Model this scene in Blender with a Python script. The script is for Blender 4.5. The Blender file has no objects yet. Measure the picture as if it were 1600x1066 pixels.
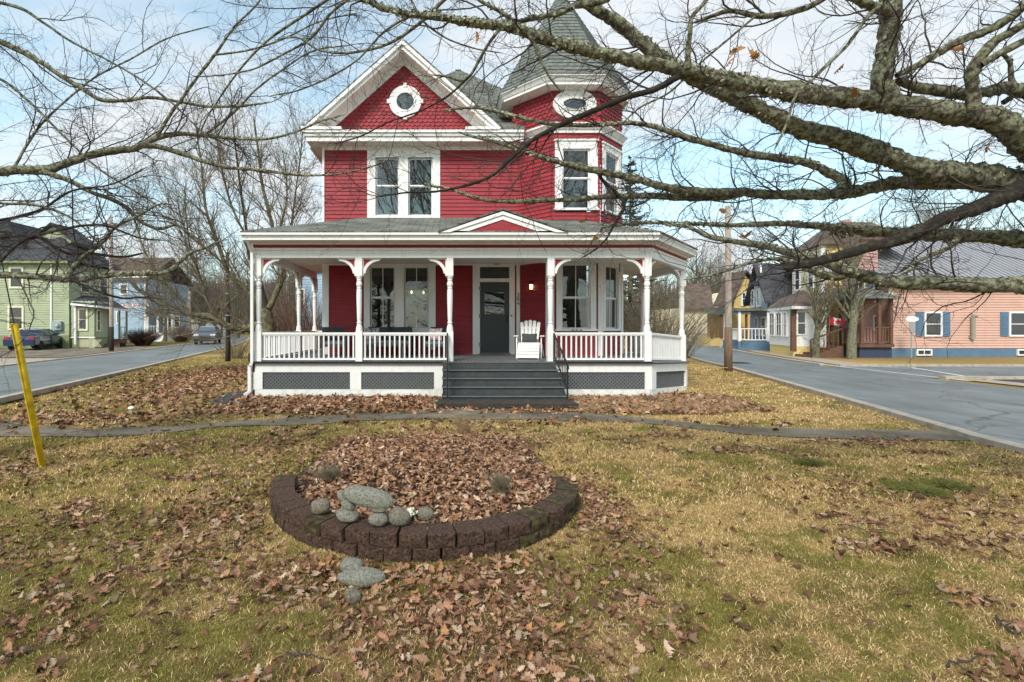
import bpy, math, random
import numpy as np
from mathutils import Vector, Matrix
SC = bpy.context.scene
COL = SC.collection
R = math.radians
EYE = 1.63
# ------------------------------------------------------------------ camera
cam_d = bpy.data.cameras.new("camera"); cam = bpy.data.objects.new("camera", cam_d); COL.objects.link(cam)
cam.location = (0, 0, EYE); cam.rotation_euler = (R(90), 0, 0)
cam_d.sensor_width = 36; cam_d.lens = 17.1
cam_d.shift_x = 103/1600; cam_d.shift_y = -23/1600
cam_d.clip_start = 0.05; cam_d.clip_end = 1500
SC.camera = cam
# ------------------------------------------------------------------ world + sun
SUN_EL, SUN_AZ = 42, 205      # azimuth clockwise from +Y
w = bpy.data.worlds.new("World"); SC.world = w; w.use_nodes = True
nt = w.node_tree; nt.nodes.clear(); N = nt.nodes.new; Lk = nt.links.new
out = N("ShaderNodeOutputWorld")
sky = N("ShaderNodeTexSky"); sky.sky_type = 'NISHITA'; sky.sun_disc = False
sky.sun_elevation = R(SUN_EL); sky.sun_rotation = R(SUN_AZ)
bg1 = N("ShaderNodeBackground"); bg1.inputs[1].default_value = 0.14
tint = N('ShaderNodeMixRGB'); tint.blend_type = 'MULTIPLY'; tint.inputs[0].default_value = 1; tint.inputs[2].default_value = (.95, 1.16, .98, 1); Lk(sky.outputs[0], tint.inputs[1]); Lk(tint.outputs[0], bg1.inputs[0])
tc = N("ShaderNodeTexCoord")
sep = N("ShaderNodeSeparateXYZ"); Lk(tc.outputs['Generated'], sep.inputs[0])
den = N("ShaderNodeMath"); den.operation = 'ADD'; den.inputs[1].default_value = 0.35; Lk(sep.outputs['Z'], den.inputs[0])
mx = N("ShaderNodeMath"); mx.operation = 'MAXIMUM'; mx.inputs[1].default_value = 0.12; Lk(den.outputs[0], mx.inputs[0])
dx = N("ShaderNodeMath"); dx.operation = 'DIVIDE'; Lk(sep.outputs['X'], dx.inputs[0]); Lk(mx.outputs[0], dx.inputs[1])
dy = N("ShaderNodeMath"); dy.operation = 'DIVIDE'; Lk(sep.outputs['Y'], dy.inputs[0]); Lk(mx.outputs[0], dy.inputs[1])
cmb = N("ShaderNodeCombineXYZ"); Lk(dx.outputs[0], cmb.inputs[0]); Lk(dy.outputs[0], cmb.inputs[1])
noi = N("ShaderNodeTexNoise"); noi.inputs['Scale'].default_value = 1.15; noi.inputs['Detail'].default_value = 9; noi.inputs['Roughness'].default_value = 0.56
mp = N("ShaderNodeMapping"); mp.inputs['Location'].default_value = (2.6, 7.7, 0); mp.inputs['Scale'].default_value = (1.0, 1.7, 1)
Lk(cmb.outputs[0], mp.inputs[0]); Lk(mp.outputs[0], noi.inputs[0])
rmp = N("ShaderNodeValToRGB"); rmp.color_ramp.elements[0].position = 0.425; rmp.color_ramp.elements[1].position = 0.57
rmp.color_ramp.elements[0].color = (.34, .34, .34, 1); rmp.color_ramp.elements[1].color = (.94, .94, .94, 1)
Lk(noi.outputs[0], rmp.inputs[0])
noi2 = N("ShaderNodeTexNoise"); noi2.inputs['Scale'].default_value = 3.1; noi2.inputs['Detail'].default_value = 6
Lk(mp.outputs[0], noi2.inputs[0])
ccol = N("ShaderNodeMixRGB"); ccol.inputs[1].default_value = (.56, .63, .67, 1); ccol.inputs[2].default_value = (.80, .79, .80, 1)
Lk(noi2.outputs[0], ccol.inputs[0])
bg2 = N("ShaderNodeBackground"); bg2.inputs[1].default_value = 0.63; Lk(ccol.outputs[0], bg2.inputs[0])
hz = N('ShaderNodeMapRange'); hz.inputs[1].default_value = .0; hz.inputs[2].default_value = .42; hz.inputs[3].default_value = .82; hz.inputs[4].default_value = 0; Lk(sep.outputs['Z'], hz.inputs[0])
mxh = N('ShaderNodeMath'); mxh.operation = 'MAXIMUM'; Lk(rmp.outputs[0], mxh.inputs[0]); Lk(hz.outputs[0], mxh.inputs[1])
mix = N("ShaderNodeMixShader"); Lk(mxh.outputs[0], mix.inputs[0]); Lk(bg1.outputs[0], mix.inputs[1]); Lk(bg2.outputs[0], mix.inputs[2])
Lk(mix.outputs[0], out.inputs[0])
sun_d = bpy.data.lights.new("sun", 'SUN'); sun = bpy.data.objects.new("sun", sun_d); COL.objects.link(sun)
sun_d.energy = 1.65; sun_d.angle = R(16); sun_d.color = (1, .935, .84)
sd = Vector((math.sin(R(SUN_AZ))*math.cos(R(SUN_EL)), math.cos(R(SUN_AZ))*math.cos(R(SUN_EL)), math.sin(R(SUN_EL))))
sun.location = sd*60
sun.rotation_euler = (-sd).to_track_quat('-Z', 'Y').to_euler()
SC.view_settings.view_transform = 'Standard'; SC.view_settings.look = 'None'
SC.view_settings.exposure = 1.08; SC.view_settings.gamma = 1
SC.view_settings.use_curve_mapping = False
SC.render.engine = 'CYCLES'
SC.cycles.use_denoising = True
SC.cycles.max_bounces = 6; SC.cycles.transparent_max_bounces = 12
SC.cycles.sample_clamp_indirect = 6
rng = np.random.default_rng(7); random.seed(7)
# ------------------------------------------------------------------ pixel helpers (photo measurements -> metres)
F = 760.0
def at(px, py, D): return Vector(((px-697)/F*D, D, EYE-(py-510)/F*D))
def gnd(px, py, z=0.0):
    D = (EYE-z)*F/(py-510); return Vector(((px-697)/F*D, D, z))
# ------------------------------------------------------------------ materials
def mat(name, col, rough=.7, var=.0, vscale=4.0, bump=0.0, bscale=20.0, metal=0.0, col2=None, spec=.4, emis=None, estr=0, stretch=None, coat=0, attr=None, thresh=None):
    m = bpy.data.materials.new(name); m.use_nodes = True
    t = m.node_tree; b = t.nodes['Principled BSDF']
    b.inputs['Base Color'].default_value = (*col, 1); b.inputs['Roughness'].default_value = rough
    b.inputs['Metallic'].default_value = metal; b.inputs['Specular IOR Level'].default_value = spec
    if coat: b.inputs['Coat Weight'].default_value = coat; b.inputs['Coat Roughness'].default_value = .05
    if emis: b.inputs['Emission Color'].default_value = (*emis, 1); b.inputs['Emission Strength'].default_value = estr
    g = t.nodes.new("ShaderNodeNewGeometry"); pos = g.outputs['Position']
    if stretch:
        mm = t.nodes.new("ShaderNodeMapping"); mm.inputs['Scale'].default_value = stretch
        t.links.new(pos, mm.inputs[0]); pos = mm.outputs[0]
    src = None
    if var or col2:
        n = t.nodes.new("ShaderNodeTexNoise"); n.inputs['Scale'].default_value = vscale; n.inputs['Detail'].default_value = 6; n.inputs['Roughness'].default_value = .65
        t.links.new(pos, n.inputs[0])
        r = t.nodes.new("ShaderNodeValToRGB")
        lo, hi = thresh if thresh else (.32, .68)
        r.color_ramp.elements[0].position = lo; r.color_ramp.elements[1].position = hi
        c1 = [c*(1-var) for c in col]; c2 = list(col2) if col2 else [min(1, c*(1+var)) for c in col]
        r.color_ramp.elements[0].color = (*c1, 1); r.color_ramp.elements[1].color = (*c2, 1)
        t.links.new(n.outputs[0], r.inputs[0]); src = r.outputs[0]
    if attr:
        a = t.nodes.new("ShaderNodeAttribute"); a.attribute_name = attr
        if src:
            mu = t.nodes.new("ShaderNodeMixRGB"); mu.blend_type = 'MULTIPLY'; mu.inputs[0].default_value = 1
            t.links.new(a.outputs['Color'], mu.inputs[1]); t.links.new(src, mu.inputs[2]); src = mu.outputs[0]
        else: src = a.outputs['Color']
    if src: t.links.new(src, b.inputs['Base Color'])
    if bump:
        n = t.nodes.new("ShaderNodeTexNoise"); n.inputs['Scale'].default_value = bscale; n.inputs['Detail'].default_value = 8; n.inputs['Roughness'].default_value = .7
        t.links.new(pos, n.inputs[0])
        u = t.nodes.new("ShaderNodeBump"); u.inputs['Strength'].default_value = min(1, bump); u.inputs['Distance'].default_value = .02
        t.links.new(n.outputs[0], u.inputs['Height']); t.links.new(u.outputs[0], b.inputs['Normal'])
    return m
def shingle_mat(name, c1, c2, scale=1.0, bw=.32, bh=.14):
    m = mat(name, c1, .9); t = m.node_tree; b = t.nodes['Principled BSDF']
    uv = t.nodes.new("ShaderNodeUVMap"); uv.uv_map = 'UVMap'
    br = t.nodes.new("ShaderNodeTexBrick"); br.inputs['Scale'].default_value = scale
    br.inputs['Brick Width'].default_value = bw; br.inputs['Row Height'].default_value = bh
    br.inputs['Mortar Size'].default_value = .012; br.inputs['Mortar'].default_value = (*[c*.35 for c in c1], 1)
    br.inputs['Color1'].default_value = (*c1, 1); br.inputs['Color2'].default_value = (*c2, 1)
    t.links.new(uv.outputs[0], br.inputs[0])
    n = t.nodes.new("ShaderNodeTexNoise"); n.inputs['Scale'].default_value = 1.6; n.inputs['Detail'].default_value = 7
    g = t.nodes.new("ShaderNodeNewGeometry"); t.links.new(g.outputs['Position'], n.inputs[0])
    mr = t.nodes.new("ShaderNodeMapRange"); mr.inputs[1].default_value = .3; mr.inputs[2].default_value = .7; mr.inputs[3].default_value = .65; mr.inputs[4].default_value = 1.35
    t.links.new(n.outputs[0], mr.inputs[0])
    mu = t.nodes.new("ShaderNodeMixRGB"); mu.blend_type = 'MULTIPLY'; mu.inputs[0].default_value = 1
    t.links.new(br.outputs[0], mu.inputs[1]); t.links.new(mr.outputs[0], mu.inputs[2]); t.links.new(mu.outputs[0], b.inputs['Base Color'])
    u = t.nodes.new("ShaderNodeBump"); u.inputs['Strength'].default_value = .6; u.inputs['Distance'].default_value = .02; u.invert = True
    t.links.new(br.outputs['Fac'], u.inputs['Height']); t.links.new(u.outputs[0], b.inputs['Normal'])
    return m
def glass_mat(name, tint, ior, rough=.01, trans=True):
    m = bpy.data.materials.new(name); m.use_nodes = True; t = m.node_tree; t.nodes.clear()
    o = t.nodes.new("ShaderNodeOutputMaterial"); gl = t.nodes.new("ShaderNodeBsdfGlossy"); gl.inputs['Roughness'].default_value = rough
    tr = t.nodes.new("ShaderNodeBsdfTransparent"); tr.inputs[0].default_value = (*tint, 1)
    fr = t.nodes.new("ShaderNodeFresnel"); fr.inputs[0].default_value = ior
    n = t.nodes.new("ShaderNodeTexNoise"); n.inputs['Scale'].default_value = 2.2
    g = t.nodes.new("ShaderNodeNewGeometry"); t.links.new(g.outputs['Position'], n.inputs[0])
    u = t.nodes.new("ShaderNodeBump"); u.inputs['Strength'].default_value = .035; u.inputs['Distance'].default_value = .02
    t.links.new(n.outputs[0], u.inputs['Height']); t.links.new(u.outputs[0], gl.inputs['Normal'])
    mi = t.nodes.new("ShaderNodeMixShader"); t.links.new(fr.outputs[0], mi.inputs[0]); t.links.new(tr.outputs[0], mi.inputs[1]); t.links.new(gl.outputs[0], mi.inputs[2])
    t.links.new(mi.outputs[0], o.inputs[0]); return m
M = {}
M['red'] = mat('red_paint', (.30, .026, .038), .6, .22, 2.2, .25, 60, stretch=(.7, .7, 8))
M['white'] = mat('white_paint', (.80, .80, .78), .5, .14, 3.0, .10, 40, col2=(.83, .83, .82), stretch=(2.5, 2.5, .7), thresh=(.22, .5))
M['white_old'] = mat('weathered_white_paint', (.66, .65, .58), .6, .1, 5, .2, 40, col2=(.80, .80, .78), thresh=(.3, .5))
M['ceil'] = mat('porch_ceiling_paint', (.74, .71, .66), .6, .04, 3)
M['deck'] = mat('grey_deck_paint', (.135, .145, .15), .6, .2, 6, .2, 50)
M['stair'] = mat('dark_stair_paint', (.050, .060, .062), .55, .25, 7, .25, 50)
M['lattice'] = mat('grey_lattice_paint', (.13, .14, .145), .7, .1, 8)
M['door'] = mat('charcoal_door_paint', (.050, .055, .060), .4, .08, 5)
M['roof'] = shingle_mat('grey_green_shingles', (.115, .125, .108), (.20, .208, .18))
M['roof_dark'] = shingle_mat('charcoal_shingles', (.045, .048, .055), (.075, .078, .088))
M['roof_brown'] = shingle_mat('brown_shingles', (.11, .075, .06), (.16, .12, .10))
M['spire'] = mat('slate_shingles', (.12, .14, .125), .8, .35, 9, .3, 40, col2=(.20, .22, .20))
M['glass'] = glass_mat('window_glass', (.72, .76, .76), 1.95)
M['far_glass'] = mat('far_window_glass', (.03, .035, .04), .05, .3, 3, spec=1.0)
M['blind_or_sheen'] = mat('window_blind_or_sheen', (.60, .63, .66), .8, .08, 3)  # bay blinds, and the pale sheets imitating reflections in the upper pair
M['room'] = mat('dark_room_paint', (.045, .035, .03), .9, .2, 2)
M['black'] = mat('black_metal', (.02, .02, .022), .45)
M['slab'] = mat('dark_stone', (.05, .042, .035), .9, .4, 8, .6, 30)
M['wicker'] = mat('dark_grey_wicker', (.050, .055, .065), .6, .15, 30, .5, 90)
M['cushion'] = mat('grey_cushion', (.16, .17, .19), .9, .1, 10)
M['pillow'] = mat('charcoal_pillow', (.06, .062, .068), .95, .1, 20)
M['patterned'] = mat('patterned_pillow', (.45, .42, .45), .9, .0, 22, col2=(.10, .10, .14), thresh=(.48, .52))
M['pinkpil'] = mat('mottled_pink_pillow', (.5, .25, .28), .9, .0, 22, col2=(.75, .7, .7), thresh=(.48, .52))
M['brass'] = mat('aged_brass', (.25, .17, .08), .4, metal=1)
M['bulb'] = mat('warm_bulb', (1, .8, .5), .4, emis=(1, .62, .26), estr=3)
M['bark'] = mat('lichened_bark', (.115, .097, .070), .95, .4, 26, 1.0, 45, col2=(.34, .35, .23), thresh=(.42, .62))
M['bark2'] = mat('greenish_bark', (.085, .075, .052), .95, .3, 9, .8, 30, col2=(.24, .235, .135), thresh=(.40, .68))
M['bark_dark'] = mat('dark_wet_bark', (.040, .030, .024), .9, .3, 18, 1.0, 40, col2=(.12, .11, .075), thresh=(.5, .75))
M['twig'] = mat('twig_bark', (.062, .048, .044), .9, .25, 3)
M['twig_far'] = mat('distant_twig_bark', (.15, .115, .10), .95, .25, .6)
M['twig_olive'] = mat('olive_twig_bark', (.20, .165, .11), .95, .3, 1.2)
M['lichen'] = mat('lichen', (.33, .36, .23), .95, .3, 30, col2=(.43, .46, .36))
M['asphalt'] = mat('worn_asphalt', (.125, .138, .138), .5, .10, 1.6, .5, 120, stretch=(1.4, .3, 1), col2=(.20, .22, .22))
M['asphalt_dark'] = mat('dark_asphalt', (.048, .048, .048), .85, .3, 6, .5, 90)
M['path'] = mat('path_asphalt', (.115, .095, .070), .95, .35, .7, .5, 90, col2=(.27, .225, .165))
M['concrete'] = mat('kerb_concrete', (.40, .35, .29), .9, .25, 5, .5, 60)
M['sand'] = mat('sandy_verge', (.36, .30, .24), .95, .2, 3, .4, 60)
M['line'] = mat('road_line_paint', (.60, .62, .62), .8, .25, 9)
M['block'] = mat('red_brown_block', (.075, .036, .024), .95, .45, 60, 1.0, 90, col2=(.19, .115, .080), thresh=(.40, .70))
M['block_moss'] = mat('mossy_block', (.080, .045, .028), .95, .35, 16, 1.0, 70, col2=(.13, .12, .04), thresh=(.46, .66))
M['stone'] = mat('grey_green_stone', (.19, .185, .14), .9, .25, 70, 1.0, 130, col2=(.44, .43, .36), thresh=(.34, .62))
M['stone2'] = mat('warm_grey_stone', (.15, .13, .09), .9, .3, 80, 1.0, 130, col2=(.36, .325, .25), thresh=(.34, .62))
M['yellow'] = mat('yellow_plastic', (.70, .49, .02), .55, .30, 9)
M['cable'] = mat('steel_cable', (.06, .06, .065), .5)
M['pole'] = mat('weathered_pole_wood', (.37, .31, .26), .9, .25, 5, .6, 30, stretch=(6, 6, .6))
M['pole_brown'] = mat('brown_pole_wood', (.18, .12, .082), .9, .3, 5, .6, 30, stretch=(6, 6, .6))
M['pole_dark'] = mat('dark_pole_wood', (.035, .028, .024), .9, .3, 5, .6, 30, stretch=(6, 6, .6))
M['green_siding'] = mat('sage_green_siding', (.36, .405, .265), .7, .08, 1.2)
M['green_base'] = mat('olive_foundation', (.24, .28, .14), .85, .1, 3)
M['green_trim'] = mat('green_trim', (.17, .19, .12), .7)
M['blue_siding'] = mat('sky_blue_siding', (.36, .50, .64), .7, .05, 2)
M['ltblue_siding'] = mat('pale_blue_siding', (.55, .63, .74), .7, .08, 1.2)
M['pink_siding'] = mat('salmon_pink_siding', (.60, .38, .31), .7, .08, 1.2)
M['pink_dull'] = mat('dusty_pink_siding', (.52, .32, .29), .7, .06, 2)
M['yellow_siding'] = mat('yellow_siding', (.66, .52, .20), .7, .05, 2)
M['cream'] = mat('cream_siding', (.74, .68, .50), .7, .08, 1.2)
M['ochre'] = mat('ochre_siding', (.55, .40, .16), .7, .05, 2)
M['blue_paint'] = mat('slate_blue_paint', (.10, .175, .27), .7, .1, 3)
M['navy'] = mat('navy_trim', (.04, .055, .10), .6)
M['brownwood'] = mat('brown_stained_wood', (.145, .075, .050), .75, .2, 4)
M['metalroof'] = mat('grey_metal_roof', (.34, .345, .37), .45, .06, 1, metal=.2)
M['car_blue'] = mat('dark_blue_car_paint', (.012, .035, .11), .25, coat=1, metal=.3)
M['car_grey'] = mat('blue_grey_car_paint', (.09, .13, .19), .3, coat=1, metal=.3)
M['car_maroon'] = mat('dark_maroon_car_paint', (.05, .012, .014), .3, coat=1, metal=.2)
M['car_glass'] = mat('car_glass', (.05, .07, .08), .05, spec=1)
M['tyre'] = mat('tyre_rubber', (.015, .015, .015), .85)
M['rim'] = mat('alloy_rim', (.4, .4, .42), .35, metal=.8)
M['tail'] = mat('red_lamp_glass', (.5, .02, .03), .2)
M['head'] = mat('clear_lamp_glass', (.7, .72, .75), .15)
M['plate'] = mat('number_plate', (.6, .64, .7), .5)
M['flagred'] = mat('flag_red', (.60, .02, .04), .8)
M['flagwhite'] = mat('flag_white', (.8, .8, .8), .8)
M['signgrey'] = mat('sign_back_metal', (.33, .38, .40), .5, metal=.3)
M['signwhite'] = mat('sign_white', (.75, .77, .78), .5)
M['evergreen'] = mat('evergreen_needles', (.085, .095, .055), .9, .4, 3)
M['hedge'] = mat('bare_hedge_twigs', (.14, .075, .055), .95, .3, 4)
M['moss'] = mat('moss_leaf', (.16, .17, .04), .95, .3, 10)
M['flowerw'] = mat('white_petals', (.85, .86, .75), .7)
M['stemgreen'] = mat('fresh_green_leaf', (.10, .20, .04), .7)
M['leafmat'] = mat('dry_oak_leaf', (.8, .8, .8), .8, .18, 60, attr='Col', col2=(1, 1, 1), spec=.25)
M['grassmat'] = mat('lawn_grass', (1, 1, 1), .9, attr='Col', spec=.15)
M['orangeleaf'] = mat('orange_oak_leaf', (.46, .20, .07), .8, .25, 40)
M['cord'] = mat('yellow_cord', (.62, .58, .25), .7)
def crack(m, dark=.45):
    t = m.node_tree; b = t.nodes['Principled BSDF']; src = b.inputs['Base Color'].links[0].from_socket
    g = t.nodes.new("ShaderNodeNewGeometry"); nz = t.nodes.new("ShaderNodeTexNoise"); nz.inputs['Scale'].default_value = .8; nz.inputs['Detail'].default_value = 5
    t.links.new(g.outputs['Position'], nz.inputs[0]); ad = t.nodes.new("ShaderNodeVectorMath"); ad.operation = 'MULTIPLY_ADD'
    ad.inputs[1].default_value = (1.6, 1.6, 0); t.links.new(nz.outputs['Color'], ad.inputs[0]); t.links.new(g.outputs['Position'], ad.inputs[2])
    v = t.nodes.new("ShaderNodeTexVoronoi"); v.feature = 'DISTANCE_TO_EDGE'; v.inputs['Scale'].default_value = .33; t.links.new(ad.outputs[0], v.inputs[0])
    r = t.nodes.new("ShaderNodeMapRange"); r.inputs[1].default_value = .0; r.inputs[2].default_value = .012; r.inputs[3].default_value = dark; r.inputs[4].default_value = 1; t.links.new(v.outputs[0], r.inputs[0])
    n2 = t.nodes.new("ShaderNodeTexNoise"); n2.inputs['Scale'].default_value = .35; n2.inputs['Detail'].default_value = 9; n2.inputs['Roughness'].default_value = .7; t.links.new(g.outputs['Position'], n2.inputs[0])
    r2 = t.nodes.new("ShaderNodeMapRange"); r2.inputs[1].default_value = .35; r2.inputs[2].default_value = .65; r2.inputs[3].default_value = .78; r2.inputs[4].default_value = 1.16; t.links.new(n2.outputs[0], r2.inputs[0])
    m1 = t.nodes.new("ShaderNodeMath"); m1.operation = 'MULTIPLY'; t.links.new(r.outputs[0], m1.inputs[0]); t.links.new(r2.outputs[0], m1.inputs[1])
    mu = t.nodes.new("ShaderNodeMixRGB"); mu.blend_type = 'MULTIPLY'; mu.inputs[0].default_value = 1; t.links.new(src, mu.inputs[1]); t.links.new(m1.outputs[0], mu.inputs[2]); t.links.new(mu.outputs[0], b.inputs['Base Color'])
crack(M['asphalt']); crack(M['path'], .5)
M['straw'] = mat('dry_mulch_straw', (.40, .27, .155), .95, .35, 8)
# ------------------------------------------------------------------ objects
ORG = {}
def tag(o, label=None, cat=None, group=None, kind=None):
    if label: o['label'] = label
    if cat: o['category'] = cat
    if group: o['group'] = group
    if kind: o['kind'] = kind
    return o
def empty(name, loc, label, cat, group=None, rz=0):
    o = bpy.data.objects.new(name, None); COL.objects.link(o); o.location = loc; o.rotation_euler = (0, 0, rz)
    o.empty_display_size = .2
    ORG[o.name] = Vector(loc) if not rz else None
    return tag(o, label, cat, group)
def link(name, me, parent=None, loc=None, rz=0):
    o = bpy.data.objects.new(name, me); COL.objects.link(o)
    if parent is not None: o.parent = parent
    l = Vector(loc) if loc is not None else Vector((0, 0, 0))
    pl = ORG.get(parent.name, Vector((0, 0, 0))) if parent is not None else Vector((0, 0, 0))
    o.location = l - (pl if pl is not None else Vector((0, 0, 0)))
    o.rotation_euler = (0, 0, rz)
    ORG[o.name] = l
    return o
class MB:
    def __init__(s, M_=None): s.v = []; s.f = []; s.M = M_ or Matrix()
    def add(s, vs, fs):
        n = len(s.v); s.v += [s.M @ Vector(p) for p in vs]; s.f += [tuple(n+i for i in f) for f in fs]; return s
    def box(s, x0, x1, y0, y1, z0, z1):
        return s.add([(x0,y0,z0),(x1,y0,z0),(x1,y1,z0),(x0,y1,z0),(x0,y0,z1),(x1,y0,z1),(x1,y1,z1),(x0,y1,z1)],
                     [(0,3,2,1),(4,5,6,7),(0,1,5,4),(1,2,6,5),(2,3,7,6),(3,0,4,7)])
    def prism(s, pts, d):      # planar polygon pushed along vector d
        d = Vector(d); p = [Vector(q) for q in pts]; n = len(p)
        nn = Vector((0,0,0))
        for i in range(n): nn += p[i].cross(p[(i+1) % n])
        if nn.dot(d) > 0: p = p[::-1]
        vs = p+[q+d for q in p]
        return s.add(vs, [tuple(range(n)), tuple(range(2*n-1, n-1, -1))]+[(i, n+i, n+(i+1) % n, (i+1) % n) for i in range(n)])
    def bar(s, a, b, w, h, up=(0,0,1)):   # rectangular bar from a to b
        a = Vector(a); b = Vector(b); t = (b-a).normalized(); u = Vector(up)
        sx = t.cross(u)
        if sx.length < 1e-4: sx = t.cross(Vector((0,1,0)))
        sx.normalize(); uu = sx.cross(t).normalized()
        c = [sx*(w/2)+uu*(h/2), -sx*(w/2)+uu*(h/2), -sx*(w/2)-uu*(h/2), sx*(w/2)-uu*(h/2)]
        return s.add([a+q for q in c]+[b+q for q in c], [(0,1,2,3),(7,6,5,4),(0,4,5,1),(1,5,6,2),(2,6,7,3),(3,7,4,0)])
    def lathe(s, c, prof, n=10, rot=0):
        vs = []; fs = []
        for (r, z) in prof:
            for k in range(n):
                a = 2*math.pi*k/n+rot; vs.append((c[0]+r*math.cos(a), c[1]+r*math.sin(a), c[2]+z))
        for i in range(len(prof)-1):
            for k in range(n):
                k2 = (k+1) % n; fs.append((i*n+k, i*n+k2, (i+1)*n+k2, (i+1)*n+k))
        fs.append(tuple(range(n-1, -1, -1))); fs.append(tuple((len(prof)-1)*n+k for k in range(n)))
        return s.add(vs, fs)
    def tube(s, pts, r, n=6):
        pts = [Vector(p) for p in pts]; rs = r if isinstance(r, (list, tuple)) else [r]*len(pts)
        vs = []; fs = []; m = len(pts); ref = None
        for i, p in enumerate(pts):
            t = (pts[min(i+1, m-1)]-pts[max(i-1, 0)]).normalized()
            if ref is None: ref = t.orthogonal().normalized()
            ref = (ref-t*ref.dot(t)); ref = ref.normalized() if ref.length > 1e-6 else t.orthogonal().normalized()
            b = t.cross(ref)
            for k in range(n):
                a = 2*math.pi*k/n; vs.append(p+(ref*math.cos(a)+b*math.sin(a))*rs[i])
        for i in range(m-1):
            for k in range(n):
                k2 = (k+1) % n; fs.append((i*n+k, i*n+k2, (i+1)*n+k2, (i+1)*n+k))
        fs.append(tuple(range(n-1, -1, -1))); fs.append(tuple((m-1)*n+k for k in range(n)))
        return s.add(vs, fs)
    def mesh(s, name, m, org=None, uv=False, smooth=False):
        me = bpy.data.meshes.new(name)
        o = org if org is not None else Vector((0,0,0))
        me.from_pydata([tuple(v-o) for v in s.v], [], s.f); me.materials.append(m)
        if uv:
            L = me.uv_layers.new(name='UVMap').data
            for p in me.polygons:
                n = p.normal; t = Vector((0,0,1)).cross(n)
                if t.length < .05: t = Vector((1,0,0))
                t.normalize(); b = n.cross(t)
                for li in p.loop_indices:
                    q = me.vertices[me.loops[li].vertex_index].co+o
                    L[li].uv = (q.dot(t), q.dot(b))
        if smooth: me.shade_smooth()
        me.update(); return me
    def build(s, name, m, parent=None, uv=False, smooth=False, loc=None):
        pl = ORG.get(parent.name) if parent is not None else None
        if loc is None:
            loc = pl if (parent is not None and pl is not None) else Vector((0,0,0))
        return link(name, s.mesh(name, m, Vector(loc), uv, smooth), parent, loc)
def np_mesh(name, V, Fc, m, parent=None, cols=None, smooth=False, loc=None):
    """V (n,3), Fc (m,k) same-size faces"""
    o = Vector((0,0,0))
    if parent is not None and ORG.get(parent.name) is not None: o = ORG[parent.name]
    if loc is not None: o = Vector(loc)
    V = np.asarray(V, np.float32)-np.array(o, np.float32); k = Fc.shape[1]
    me = bpy.data.meshes.new(name); me.vertices.add(len(V)); me.vertices.foreach_set('co', V.ravel())
    me.loops.add(Fc.size); me.loops.foreach_set('vertex_index', Fc.astype(np.int32).ravel())
    me.polygons.add(len(Fc)); me.polygons.foreach_set('loop_start', np.arange(0, Fc.size, k, dtype=np.int32))
    me.polygons.foreach_set('loop_total', np.full(len(Fc), k, np.int32))
    me.update(calc_edges=True)
    if cols is not None:
        a = me.color_attributes.new('Col', 'FLOAT_COLOR', 'POINT')
        c = np.ones((len(V), 4), np.float32); c[:, :3] = cols; a.data.foreach_set('color', c.ravel())
    if smooth: me.polygons.foreach_set('use_smooth', np.ones(len(Fc), bool))
    me.materials.append(m)
    return link(name, me, parent, o)
def copy_tree(o, parent=None):
    c = o.copy(); COL.objects.link(c); c.parent = parent
    for ch in list(o.children): copy_tree(ch, c)
    return c
def wallM(p, ang):     # local x along wall, y into the wall, z up
    return Matrix.Translation(Vector(p)) @ Matrix.Rotation(ang, 4, 'Z')
# ------------------------------------------------------------------ noise
_tab = np.random.default_rng(3).random((256, 256))
def vnoise(x, y):
    xi = np.floor(x).astype(int); yi = np.floor(y).astype(int); fx = x-xi; fy = y-yi
    fx = fx*fx*(3-2*fx); fy = fy*fy*(3-2*fy)
    g = lambda a, b: _tab[a & 255, b & 255]
    return (g(xi, yi)*(1-fx)+g(xi+1, yi)*fx)*(1-fy)+(g(xi, yi+1)*(1-fx)+g(xi+1, yi+1)*fx)*fy
def fbm(x, y, o=4):
    s = 0; a = .5; t = 0
    for i in range(o): s = s+a*vnoise(x*2**i+17*i, y*2**i+31*i); t += a; a *= .5
    return s/t
# ================================================================== GROUND
def hgt(x, y):
    h = (fbm(x*.9, y*.9, 3)-.5)*.07+(fbm(x*5, y*5, 2)-.5)*.022
    edge = np.clip((7.2-np.abs(x+.6))/2, 0, 1)*np.clip((10-y)/2, 0, 1)*np.clip((y+2)/3, 0, 1)
    h = h*edge
    h = h-.12*np.exp(-((x-7.3)**2+(y-13.6)**2)/2.6)
    left = np.clip((-6.3-x)/3, 0, 1)*np.clip((y-8)/3, 0, 1)*np.clip((21-y)/5, 0, 1)
    h = h-.10*np.sin(np.clip((-6.3-x)/5.2, 0, 1)*math.pi)*left
    return h
_xs = np.array([.3, 1.1, 2.4]); 
def dryness(x, y):    # 1 = straw, 0 = green moss/grass
    n = fbm(x*.9+3.1, y*1.3+1.7, 4); n2 = fbm(x*3.6+2, y*5.0+9, 3); n3 = fbm(x*13, y*15, 2)
    v = n*.36+n2*.38+n3*.26
    v = v+np.clip((x-.6)/14, 0, .045)-np.clip((-x-.8)/16, 0, .04)
    return np.clip((v-.42)/.15, 0, 1)
BC = np.array([-.19, 4.78])
def in_bed(x, y, r=1.28):
    return ((x-BC[0])**2+(y-BC[1])**2 < r*r) | ((np.abs(x-BC[0]) < r*.98) & (y >= BC[1]) & (y < 6.9))
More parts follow.
